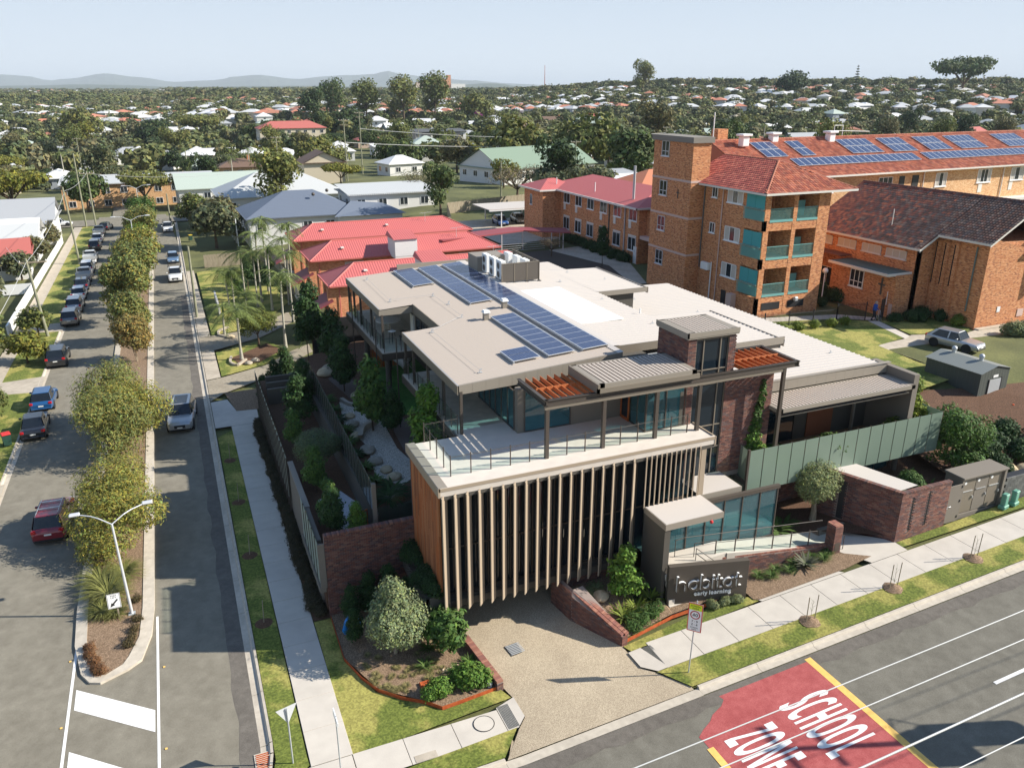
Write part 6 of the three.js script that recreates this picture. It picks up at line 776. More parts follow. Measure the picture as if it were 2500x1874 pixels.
// ---------------------------------------------------------------- red roofed units
{
const unit=(label, z0, z1, x0, x1, ye, yr, zr)=>{
const b=[26, 0.9, (z0+z1) / 2], A=thing('townhouse_row', label, 'townhouses', b, 0, 'red roofed brick units'), w=(n, g, m)=>wpart(A, n, g, m);const xi=x0+0.7;
w('wall', bx(xi, 0.5, z0+0.6, x1 - 0.6, ye - 0.08, z1 - 0.6), M.brickTown);const [l, e, P, Q]=hipGeo(x0, z0, x1, z1, ye, yr, 3.3, 3.3, 'x');w('roof', l, M.redRibZ);w('roof_hip', e, M.redRibX);for (const [a, c] of [[[x0, ye, z1], P],[[x0, ye, z0], P],[P, Q],[[x1, ye, z1], Q]]) w('ridge_cap', B().cyl(a, c, 0.09, 0.09, 6), M.redMetal);
w('gutter', B().box(x0 - 0.06, ye - 0.12, z1 - 0.02, x1, ye+0.03, z1+0.1).box(x0 - 0.1, ye - 0.12, z0, x0+0.02, ye+0.03, z1+0.1), M.redMetal);w('soffit', bx(x0, ye - 0.1, z0, x1, ye - 0.06, z1), M.offWhite);
for (const x of [xi+4.6, xi+19]) windowOn(A, b, [x, ye - 1.35, z1 - 0.6], 2.3, 0.85, 0, {n: 2, frame: M.galvPole, glass: M.curtain});w('downpipe', B().cyl([xi+0.4, 0.5, z1 - 0.5],[xi+0.4, ye - 0.1, z1 - 0.5], 0.05, 0.05, 6), M.redMetal);w('vent', B().bev(x0+4, ye+0.9, z1 - 2.0, x0+4.4, ye+1.1, z1 - 1.6, 0.03), M.offWhite);w('vent', B().bev(x0+13, ye+1.0, z1 - 2.2, x0+13.4, ye+1.2, z1 - 1.8, 0.03), M.offWhite);
w('antenna', B().path([[x0+19, yr - 0.6, z1 - 2.6],[x0+19, yr+0.8, z1 - 2.6]], 0.025).path([[x0+18.2, yr+0.7, z1 - 2.6],[x0+20, yr+0.8, z1 - 2.6]], 0.02).path([[x0+18.6, yr+0.72, z1 - 3],[x0+18.6, yr+0.72, z1 - 2.2]], 0.015).path([[x0+19.5, yr+0.78, z1 - 3],[x0+19.5, yr+0.78, z1 - 2.2]], 0.015), M.galv);
// porch at the street end
w('porch_wall', bx(xi - 0.6, 0.5, z1 - 4.4, xi, ye - 0.3, z1 - 3.9), M.brickTown);w('porch_wall', bx(xi - 0.8, 0.5, z1 - 1.2, xi, ye - 0.3, z1 - 0.6), M.brickTown);w('white_wall', bx(xi - 0.1, 0.6, z1 - 3.9, xi - 0.02, ye - 0.3, z1 - 1.2), M.offWhite);w('window', bx(xi - 0.16, ye - 2.2, z1 - 3.2, xi - 0.1, ye - 0.7, z1 - 2.2), M.winGlass);const a=B().quad([xi - 3.2, 3.6, z1 - 4.0],[xi - 0.4, 4.9, z1 - 4.0],[xi - 0.4, 4.9, z1+0.2],[xi - 3.2, 3.6, z1+0.2]).quad([xi - 3.2, 3.45, z1+0.2],[xi - 0.4, 4.75, z1+0.2],[xi - 0.4, 4.9, z1+0.2],[xi - 3.2, 3.6, z1+0.2]);w('awning', a, M.redMetalDark);
const rl=B();for (let i=0;i<16;i++) rl.box(xi - 2.2, 1.6, z1 - 3.9+i*0.2, xi - 2.16, 2.7, z1 - 3.82+i*0.2);w('railing', rl, M.offWhite).userData.kind='stuff';w('balcony', bx(xi - 2.3, 1.4, z1 - 4, xi, 1.6, z1 - 0.7), M.offWhite);return [A, w];
};
const [A1, w1]=unit('nearest red roofed brick unit row behind the learning centre', -86.6, -80.2, 13.8, 38, 6.3, 7.9);const [A2, w2]=unit('middle red roofed brick unit row with white tower box', -101.2, -94.0, 14.2, 38.3, 6.3, 7.9);const [A3, w3]=unit('farthest red roofed brick unit row beside the blue roof', -115.5, -108.2, 14.4, 39.7, 6.3, 7.9);
for (const [w, x0, z0] of [[w2, 23.9, -95.3],[w1, 23.2, -81.2]]) {w('roof_tower', bx(x0, 6.2, z0, x0+2.7, 8.5, z0+3.4), M.renderWhite);for (let i=0;i<8;i++) w('weatherboard', bx(x0 - 0.015, 6.5+i*0.24, z0+3.4, x0+2.715, 6.72+i*0.24, z0+3.43), M.white);w('tower_roof', B().quad([x0 - 0.2, 8.5, z0+3.6],[x0+2.9, 8.5, z0+3.6],[x0+2.7, 9.1, z0],[x0, 9.1, z0]).tri([x0 - 0.2, 8.5, z0+3.6],[x0, 9.1, z0],[x0 - 0.2, 8.5, z0 - 0.2]).tri([x0+2.9, 8.5, z0+3.6],[x0+2.9, 8.5, z0 - 0.2],[x0+2.7, 9.1, z0]), M.redRibZ);}
}
// ---------------------------------------------------------------- cars: length along z, front towards +z
const CARS={
hatch: {L: 4.3, W: 1.78, H: 1.46, belt: 0.9, hood: 0.86, tail: 0.95, wb: 0.70, rf: 0.42, rr: -1.35, rb: -2.0, r: 0.32},
sedan: {L: 4.65, W: 1.8, H: 1.44, belt: 0.9, hood: 0.86, tail: 0.96, wb: 0.75, rf: 0.4, rr: -0.95, rb: -1.65, r: 0.32},
suv: {L: 4.6, W: 1.86, H: 1.68, belt: 1.05, hood: 1.02, tail: 1.1, wb: 0.95, rf: 0.5, rr: -1.75, rb: -2.15, r: 0.36},
bigsuv: {L: 5.05, W: 1.98, H: 1.74, belt: 1.06, hood: 1.02, tail: 1.12, wb: 1.12, rf: 0.55, rr: -1.85, rb: -2.38, r: 0.38},
ute: {L: 5.2, W: 1.85, H: 1.76, belt: 1.08, hood: 1.05, tail: 1.0, wb: 1.15, rf: 0.62, rr: -0.62, rb: -0.82, r: 0.37},
};
const carGeoCache={};
function lofted(sections) {                              // sections: arrays of equal-length point rings -> smooth grid, ends closed
const n=sections[0].length, p=[], idx=[];for (const s of sections) for (const q of s) p.push(...q);
for (let i=0;i+1<sections.length;i++) for (let j=0;j<n;j++) {const a=i*n+j, b=i*n+(j+1) % n, c=a+n, d=b+n;idx.push(a, c, b, b, c, d);}
for (const [k, f] of [[0, 1],[sections.length - 1, 0]]) {const o=p.length / 3;const ring=sections[k];const c=[0, 1, 2].map(m=>ring.reduce((t, q)=>t+q[m], 0) / n);for (const q of ring) p.push(...q);p.push(...c);for (let j=0;j<n;j++) f?idx.push(o+j, o+(j+1) % n, o+n):idx.push(o+(j+1) % n, o+j, o+n);}
const g=new THREE.BufferGeometry();g.setAttribute('position', new THREE.Float32BufferAttribute(p, 3));g.setIndex(idx);g.computeVertexNormals();const u=new Float32Array(p.length / 3*2);for (let i=0;i<p.length / 3;i++) {u[2*i]=p[3*i]+p[3*i+2];u[2*i+1]=p[3*i+1];} g.setAttribute('uv', new THREE.BufferAttribute(u, 2));return g;
}
function carParts(type) {
if (carGeoCache[type]) return carGeoCache[type];const c=CARS[type], h=c.L / 2, w=c.W / 2, S=[];
const prof=[[-h, 0.42, c.tail*0.72, 0.84],[-h+0.06, 0.3, c.tail*0.95, 0.93],[-h+0.35, 0.24, c.tail, 0.985],[-h+0.9, 0.22, lerp(c.tail, c.belt, 0.5), 1],[-0.3, 0.2, c.belt, 1],[c.wb - 0.2, 0.2, c.belt, 1],[c.wb+0.1, 0.2, c.belt - 0.01, 0.995],[h - 0.75, 0.22, c.hood - 0.02, 0.985],[h - 0.32, 0.24, c.hood - 0.08, 0.94],[h - 0.1, 0.27, c.hood - 0.17, 0.85],[h, 0.36, c.hood - 0.3, 0.76]];
const yy=type == 'ute'?(z, t)=>(z<-0.95?c.tail:t):(z, t)=>t;
for (const [z, yb, t0, k] of prof) {const yt=yy(z, t0), hw=w*k, d=yt - yb, half=[[0.0, yt],[hw*0.6, yt],[hw*0.88, yt - d*0.04],[hw*0.975, yt - d*0.16],[hw, yt - d*0.42],[hw*0.99, yb+d*0.28],[hw*0.95, yb+d*0.06],[hw*0.86, yb]];const ring=[];for (const [x, y] of half) ring.push([x, y, z]);for (const [x, y] of half.slice().reverse()) ring.push([-x - 1e-4, y, z]);S.push(ring);}
const body=lofted(S);
// glasshouse
const gs=[], gb=0.93*w, gt=0.74*w, top=c.H - 0.03, ring=(zb, zt, yb, yt, kb, kt)=>[[gb*kb, yb, zb],[gt*kt, yt, zt],[-gt*kt, yt, zt],[-gb*kb, yb, zb]];
const Z=[[c.rb, c.rr, 0.86, 0.9],[c.rb+0.25, c.rr+0.12, 0.96, 0.97],[-0.3, -0.25, 1, 1.0],[c.wb - 0.5, c.rf - 0.15, 0.985, 1],[c.wb+0.08, c.rf, 0.86, 0.93]];
for (const [zb, zt, kb, kt] of Z) gs.push(ring(zb, zt, c.belt - 0.03, top, kb, kt));const glass=lofted(gs);{const ng=glass.toNonIndexed();ng.computeVertexNormals();carGeoCache.tmp=ng;}
const roof=B();{const q=(i, o, y)=>Z.map(([zb, zt, kb, kt])=>[gt*kt*o, y, zt]);for (let i=0;i+1<Z.length;i++) {const [a, b]=[Z[i], Z[i+1]], xa=gt*a[3]+0.01, xb=gt*b[3]+0.01, m=c.H;roof.quad([-xa, top - 0.02, a[1]],[-xb, top - 0.02, b[1]],[-xb*0.82, m, b[1] - (i == Z.length - 2?0.05:0)],[-xa*0.82, m, a[1]+(i == 0?0.06:0)]);roof.quad([-xa*0.82, m, a[1]+(i == 0?0.06:0)],[-xb*0.82, m, b[1] - (i == Z.length - 2?0.05:0)],[xb*0.82, m, b[1] - (i == Z.length - 2?0.05:0)],[xa*0.82, m, a[1]+(i == 0?0.06:0)]);roof.quad([xa*0.82, m, a[1]+(i == 0?0.06:0)],[xb*0.82, m, b[1] - (i == Z.length - 2?0.05:0)],[xb, top - 0.02, b[1]],[xa, top - 0.02, a[1]]);} const f=Z[Z.length - 1], k=Z[0];roof.quad([-gt*f[3], top - 0.02, f[1]],[gt*f[3], top - 0.02, f[1]],[gt*f[3]*0.82, c.H, f[1] - 0.05],[-gt*f[3]*0.82, c.H, f[1] - 0.05]).quad([gt*k[3], top - 0.02, k[1]],[-gt*k[3], top - 0.02, k[1]],[-gt*k[3]*0.82, c.H, k[1]+0.06],[gt*k[3]*0.82, c.H, k[1]+0.06]);}
const pil=B();for (const s of [-1, 1]) {const bar=(zb, zt, kb, kt, t)=>{const a=[s*gb*kb*1.012, c.belt - 0.02, zb], b=[s*gt*kt*1.015, top, zt];pil.quad([a[0], a[1], a[2] - t],[a[0], a[1], a[2]+t],[b[0], b[1], b[2]+t],[b[0], b[1], b[2] - t]);};bar(c.wb+0.05, c.rf - 0.02, 0.87, 0.935, 0.05);bar(-0.28, -0.24, 1, 1, 0.05);bar(c.rb+0.2, c.rr+0.1, 0.95, 0.965, type == 'ute'?0.07:0.12);}
const P={body, glass: carGeoCache.tmp, roof: roof.build(), pillars: pil.build()};delete carGeoCache.tmp;
P.tyre=new THREE.TorusGeometry(c.r - 0.075, 0.085, 8, 22).rotateY(Math.PI / 2);{const m=B();m.cyl([-0.06, 0, 0],[0.06, 0, 0], c.r - 0.1, c.r - 0.1, 18);for (let i=0;i<5;i++) {const a=i / 5*6.283;for (const s of [-1, 1]) m.add(new THREE.BoxGeometry(0.03, c.r - 0.12, 0.07).translate(s*0.07, (c.r - 0.12) / 2, 0).rotateX(a));} P.rim=m.build();}
return carGeoCache[type]=P;
}
const paintMats={};
const carPaint=k=>paintMats[k] ??= new THREE.MeshPhysicalMaterial({color: rgb(...{white: [0.78, 0.78, 0.77], silver: [0.42, 0.43, 0.44], grey: [0.16, 0.17, 0.18], black: [0.012, 0.012, 0.014], blue: [0.01, 0.075, 0.21], red: [0.2, 0.008, 0.018], brightred: [0.6, 0.03, 0.02], paleblue: [0.2, 0.32, 0.47], navy: [0.02, 0.03, 0.06], champagne: [0.33, 0.31, 0.27], midblue: [0.02, 0.09, 0.3]}[k]), roughness: 0.32, metalness: ['silver', 'grey', 'champagne', 'paleblue'].includes(k)?0.55:0.1, clearcoat: 1, clearcoatRoughness: 0.06, side: THREE.DoubleSide});
M.tail=col(0.42, 0.012, 0.015, {roughness: 0.2});M.headlamp=new THREE.MeshPhysicalMaterial({color: rgb(0.5, 0.52, 0.54), roughness: 0.1, metalness: 0.4});M.plate=col(0.75, 0.75, 0.72);M.carGlass=new THREE.MeshPhysicalMaterial({color: rgb(0.01, 0.013, 0.016), roughness: 0.03, side: THREE.DoubleSide, ior: 1.6});
function car(type, paint, x, y, z, turn, label, o={}) {
const c=CARS[type], P=carParts(type), g=thing('car', label, o.cat || 'car', [x, y, z], turn, o.group), m=carPaint(paint), h=c.L / 2, w=c.W / 2;g.name=numbered(o.name || 'parked_car');
part(g, 'body', P.body, m);part(g, 'windows', P.glass, M.carGlass);part(g, 'roof', P.roof, o.glassRoof?m:m);part(g, 'pillars', P.pillars, m);if (o.glassRoof) part(g, 'sunroof', bx(-w*0.5, c.H - 0.005, c.rr+0.35, w*0.5, c.H+0.008, c.rf - 0.15), M.carGlass);
for (const [sx, sz] of [[-1, h - 0.88],[1, h - 0.88],[-1, -h+0.82],[1, -h+0.82]]) {const a=part(g, 'wheel', P.tyre, M.rubber);a.position.set(sx*(w - 0.1), c.r, sz);part(a, 'rim', P.rim, M.steel);part(g, 'wheel_arch', B().cyl([sx*(w - 0.3), c.r+0.02, sz],[sx*(w+0.004), c.r+0.02, sz], c.r+0.075, c.r+0.075, 18), M.rubber);}
for (const s of [-1, 1]) {part(g, 'headlight', B().bev(s*w*0.66 - 0.2, c.hood - 0.3, h - 0.3, s*w*0.66+0.2, c.hood - 0.14, h - 0.1, 0.05), M.headlamp);part(g, 'tail_light', B().bev(s*w*0.78 - 0.13, c.tail - 0.26, -h - 0.01, s*w*0.78+0.13, c.tail - 0.06, -h+0.16, 0.03), M.tail);part(g, 'mirror', B().bev(s*(w+0.08) - 0.1, c.belt, c.wb - 0.28, s*(w+0.08)+0.1, c.belt+0.14, c.wb - 0.14, 0.03), m);}
part(g, 'grille', B().bev(-0.42, 0.42, h - 0.06, 0.42, c.hood - 0.3, h+0.012, 0.03), M.black);part(g, 'bumper', B().bev(-w*0.8, 0.26, h - 0.14, w*0.8, 0.4, h+0.02, 0.04), M.rubber);part(g, 'rear_bumper', B().bev(-w*0.86, 0.28, -h - 0.03, w*0.86, 0.44, -h+0.12, 0.04), type == 'hatch' || type == 'sedan'?m:M.rubber);part(g, 'number_plate', bx(-0.19, c.tail - 0.42, -h - 0.022, 0.19, c.tail - 0.32, -h - 0.012), M.plate);part(g, 'number_plate', bx(-0.19, 0.45, h+0.014, 0.19, 0.55, h+0.022), M.plate);
if (type == 'ute') {part(g, 'tray', B().box(-w, 0.85, -h - 0.1, w, 0.95, -0.95).box(-w, 0.95, -h - 0.1, -w+0.05, 1.32, -0.95).box(w - 0.05, 0.95, -h - 0.1, w, 1.32, -0.95).box(-w, 0.95, -h - 0.1, w, 1.32, -h - 0.05).box(-w, 0.95, -1.0, w, 1.4, -0.95), M.galv);const r=B().path([[-w+0.1, 1.3, -1.0],[-w+0.1, 1.85, -1.0],[w - 0.1, 1.85, -1.0],[w - 0.1, 1.3, -1.0]], 0.03);if (o.rack) r.path([[-w+0.1, 1.3, -h],[-w+0.1, 1.85, -h],[w - 0.1, 1.85, -h],[w - 0.1, 1.3, -h]], 0.03).path([[-w+0.1, 1.85, -h],[-w+0.1, 1.85, 0.6]], 0.03).path([[w - 0.1, 1.85, -h],[w - 0.1, 1.85, 0.6]], 0.03);part(g, 'tray_frame', r, o.rack?M.black:M.galv);}
if (o.rails) {for (const s of [-1, 1]) part(g, 'roof_rail', B().cyl([s*w*0.62, c.H+0.06, c.rr+0.2],[s*w*0.62, c.H+0.06, c.rf - 0.1], 0.022, 0.022, 6), M.steel);for (const zz of [-0.9, 0.0]) part(g, 'cross_bar', bx(-w*0.64, c.H+0.06, zz - 0.04, w*0.64, c.H+0.1, zz+0.04), M.steel);}
return g;
}
const G1='cars parked along the far kerb', px=z=>-11.95+(z+60)*0.006;
car('suv', 'red', -9.0, 0.01, -50.1, Math.PI - 0.06, 'dark red SUV with silver roof bars driving beside the median bushes', {rails: true, name: 'moving_car'});
car('bigsuv', 'silver', -1.35, 0.01, -64.7, -0.1, 'silver SUV with glass roof coming towards the camera', {glassRoof: true, name: 'moving_car'});
car('sedan', 'black', px(-67), 0.01, -67.2, Math.PI+0.05, 'black hatch parked beside the red lidded bin', {group: G1});
car('hatch', 'blue', px(-73), 0.01, -73.4, Math.PI, 'dark blue hatchback parked behind the black one', {group: G1});
car('suv', 'black', px(-85), 0.01, -85.6, Math.PI, 'black SUV with red tail lights parked beside a driveway', {group: G1});
car('suv', 'grey', px(-101), 0.01, -101.1, Math.PI, 'dark grey SUV, nearest of the tight row of parked cars', {group: G1});
car('suv', 'silver', px(-107), 0.01, -107.4, Math.PI, 'silver SUV with red tail lights, second in the tight parked row', {group: G1});
car('hatch', 'white', px(-114), 0.01, -114.2, Math.PI, 'white hatchback, third in the tight parked row', {group: G1});
car('hatch', 'navy', px(-120), 0.01, -119.6, Math.PI, 'dark hatchback half hidden behind the median tree', {group: G1});
car('ute', 'silver', px(-125), 0.01, -125.2, Math.PI, 'silver utility truck with open tray in the parked row', {group: G1, cat: 'utility truck'});
car('suv', 'white', px(-131), 0.01, -131.0, Math.PI, 'white SUV parked beyond the silver utility truck', {group: G1});
car('ute', 'white', px(-139), 0.01, -138.8, Math.PI, 'white flat tray utility truck beside the wooden pole', {group: G1, cat: 'utility truck'});
car('suv', 'black', px(-150), 0.01, -150.2, Math.PI, 'black SUV parked near the far end of the row', {group: G1});
car('sedan', 'white', px(-158), 0.01, -158, Math.PI, 'white sedan parked near the cross street', {group: G1});
car('ute', 'silver', px(-165), 0.01, -165.2, Math.PI, 'silver utility truck near the cross street corner', {group: G1, cat: 'utility truck'});
car('hatch', 'black', -11.8, 0.02, -171.5, Math.PI - 0.2, 'black hatchback at the cross street corner', {group: G1});
car('ute', 'white', -0.6, 0.01, -120.4, -0.03, 'white utility truck with black rack parked by the near kerb', {rack: true, cat: 'utility truck'});
car('hatch', 'paleblue', -0.65, 0.01, -133.9, 0, 'pale blue hatchback parked behind the white utility truck', {});
car('ute', 'white', -0.9, 0.01, -165.2, 0, 'white utility truck parked near the cross street', {rack: true, cat: 'utility truck'});
car('hatch', 'brightred', 4.6, T(4.6, -185)+0.22, -185.2, Math.PI / 2, 'bright red hatchback on the cross street', {});
car('sedan', 'white', -20.5, T(-20.5, -181)+0.16, -180.6, Math.PI / 2, 'white sedan parked on the cross street at the left', {});
car('hatch', 'silver', 58.75, 4.9, -44.0, 0.26, 'silver hatchback parked on the concrete beside the shed', {});
car('hatch', 'midblue', 48.4, 4.9, -119.0, -0.1, 'bright blue hatchback under the carport', {group: 'cars under the carport'});car('hatch', 'silver', 52.0, 4.9, -120.0, -0.1, 'silver hatchback in the middle of the carport', {group: 'cars under the carport'});car('hatch', 'white', 55.4, 4.9, -121.0, -0.1, 'white hatchback nearest the brick wing under the carport', {group: 'cars under the carport'});
car('hatch', 'silver', -24.5, T(-24.5, -470)+0.1, -470, Math.PI, 'tiny silver car far up the street', {});
{const c=thing('carport', 'open carport with grey metal roof and white posts', 'carport', [51, 4.8, -120]);wpart(c, 'roof', B().poly([[45.5, -116.4],[58, -116.4],[58, -124],[45.5, -124]], 7.55, 7.68), M.roofPale);for (const [x, z] of [[47.6, -116.6],[54.2, -116.8],[47.6, -123.6],[54.2, -123.6]]) wpart(c, 'post', bx(x - 0.07, 4.8, z - 0.07, x+0.07, 7.55, z+0.07), M.white);wpart(c, 'beam', bx(45.5, 7.4, -116.5, 58, 7.56, -116.38), M.white);struct('carport_floor', B().sheet([[42, -102],[52, -104],[50, -112],[58, -114],[58, -125],[42, -125]], 4.88), M.concreteOld);}
// ---------------------------------------------------------------- houses
const ROOF={white: col(0.7, 0.7, 0.69, {roughness: 0.6}), pale: col(0.5, 0.51, 0.5, {roughness: 0.6}), grey: col(0.36, 0.37, 0.38, {roughness: 0.6}), mint: col(0.4, 0.46, 0.4, {roughness: 0.6}), brown: col(0.16, 0.1, 0.07), red: col(0.45, 0.13, 0.07), redbrown: col(0.3, 0.12, 0.08), redroof: col(0.42, 0.12, 0.1), blue: col(0.3, 0.38, 0.5, {roughness: 0.5}), navy: col(0.14, 0.165, 0.21, {roughness: 0.5}), green: col(0.2, 0.27, 0.2), tan: col(0.36, 0.31, 0.22), dark: col(0.09, 0.095, 0.1), orange: col(0.5, 0.19, 0.1)};
const WALL={white: col(0.66, 0.65, 0.62), cream: col(0.58, 0.51, 0.38), tan: col(0.5, 0.39, 0.25), brick: M.brickTan, grey: col(0.32, 0.35, 0.38), blue: col(0.4, 0.5, 0.58), pinkish: col(0.5, 0.38, 0.3)};
function rib(mat, axis, pitch=0.4, depth=0.025) {const m=mat.clone();m.bumpMap=axis == 'x'?(rib.x ??= tex(32, 4, u=>{const k=128+110*Math.sin(u*Math.PI*2);return [k, k, k];}, [pitch, 1], false)):(rib.z ??= tex(4, 32, (u, v)=>{const k=128+110*Math.sin(v*Math.PI*2);return [k, k, k];}, [1, pitch], false));m.bumpScale=depth;return m;}
const HG={};
function houseParts(w, d, st, type) {                      // shared geometry by rounded size
const k=[Math.round(w), Math.round(d), st, type].join();if (HG[k]) return HG[k];w=Math.round(w);d=Math.round(d);
const h=st*2.9+0.3, e=0.55, x=w / 2, z=d / 2, yr=h+(type == 'skil'?0.9:Math.min(w, d)*0.5*0.5), roof=B(), wall=B(), o={h, yr, w, d};
wall.box(-x, -2.2, -z, x, h, z, 'b');
const X=x+e, Z=z+e, t=0.14;
if (type == 'hip') {const long=w >= d, a=long?[-(X - Z), yr, 0]:[0, yr, -(Z - X)], b=long?[X - Z, yr, 0]:[0, yr, Z - X];const P=[[-X, h, Z],[X, h, Z],[X, h, -Z],[-X, h, -Z]];if (long) roof.quad(P[0], P[1], b, a).quad(P[2], P[3], a, b).tri(P[1], P[2], b).tri(P[3], P[0], a);else roof.tri(P[0], P[1], b).quad(P[1], P[2], a, b).tri(P[2], P[3], a).quad(P[3], P[0], b, a);}
else if (type == 'gable') {roof.quad([-X, h - 0.1, Z],[X, h - 0.1, Z],[X, yr, 0],[-X, yr, 0]).quad([X, h - 0.1, -Z],[-X, h - 0.1, -Z],[-X, yr, 0],[X, yr, 0]);wall.tri([-x, h, z],[-x, yr - 0.15, 0],[-x, h, -z]).tri([x, h, -z],[x, yr - 0.15, 0],[x, h, z]);}
else roof.quad([-X, h+0.05, Z],[X, h+0.05, Z],[X, yr, -Z],[-X, yr, -Z]);
roof.box(-X, h - t, Z - 0.02, X, h+0.02, Z+0.06).box(-X, h - t, -Z - 0.06, X, h+0.02, -Z+0.02).box(-X - 0.06, h - t, -Z, -X+0.02, h+0.02, Z).box(X - 0.02, h - t, -Z, X+0.06, h+0.02, Z).box(-X, h - t, -Z, X, h - t+0.03, Z);
o.wall=wall.build();o.roof=roof.build();o.win=bx(-0.7, 0, 0, 0.7, 1.25, 0.05).build();o.winf=B().box(-0.78, -0.08, 0, 0.78, 0, 0.08).box(-0.78, 1.25, 0, 0.78, 1.33, 0.08).box(-0.78, 0, 0, -0.7, 1.25, 0.08).box(0.7, 0, 0, 0.78, 1.25, 0.08).box(-0.03, 0, 0.04, 0.03, 1.25, 0.07).build();return HG[k]=o;
}
function house(label, x, z, turn, w, d, st, roofM, wallM, type, o={}) {
const P=houseParts(w, d, st, type), y=o.y ?? Math.min(...[[-1, -1],[1, -1],[-1, 1],[1, 1],[0, 0]].map(([a, b])=>T(x+a*w / 2, z+b*d / 2)))+0.4, g=thing(o.name || 'house', label, o.cat || 'house', [x, y, z], turn, o.group);
part(g, 'wall', P.wall, wallM);part(g, 'roof', P.roof, roofM);
if (o.win !== 0) for (const [face, len, off] of [[0, P.w, P.d / 2],[-Math.PI / 2, P.d, P.w / 2]]) {const n=Math.max(1, Math.floor(len / 3.6));for (let s=0;s<st;s++) for (let i=0;i<n;i++) {if (o.sparse&&(i+s) % 2) continue;const q=part(g, 'window', P.win, M.winGlass);q.rotation.y=face;const u=-len / 2+(i+0.5)*len / n;q.position.set(face?-off - 0.0:u, s*2.9+1.0, face?u:off);if (!o.far) part(q, 'frame', P.winf, M.white);}}
if (o.porch) {part(g, 'porch_roof', B().quad([-P.w*0.3, P.h - 0.5, P.d / 2+2.4],[P.w*0.45, P.h - 0.5, P.d / 2+2.4],[P.w*0.45, P.h+0.2, P.d / 2],[-P.w*0.3, P.h+0.2, P.d / 2]), roofM);for (const k of [-0.3, -0.05, 0.2, 0.45]) part(g, 'porch_post', bx(P.w*k - 0.06, 0, P.d / 2+2.2, P.w*k+0.06, P.h - 0.5, P.d / 2+2.32), M.white);}
if (o.chim) part(g, 'chimney', bx(P.w*0.2, P.h, -0.4, P.w*0.2+0.8, P.yr+0.9, 0.3), M.brickOrange);
if (o.pv) {const q=part(g, 'roof_panels', B().quad([-2.5, P.h+(P.yr - P.h)*0.25+0.12, P.d / 2*0.72],[2.5, P.h+(P.yr - P.h)*0.25+0.12, P.d / 2*0.72],[2.5, P.h+(P.yr - P.h)*0.8+0.12, P.d / 2*0.24],[-2.5, P.h+(P.yr - P.h)*0.8+0.12, P.d / 2*0.24]), ROOF.navy);}
return g;
}
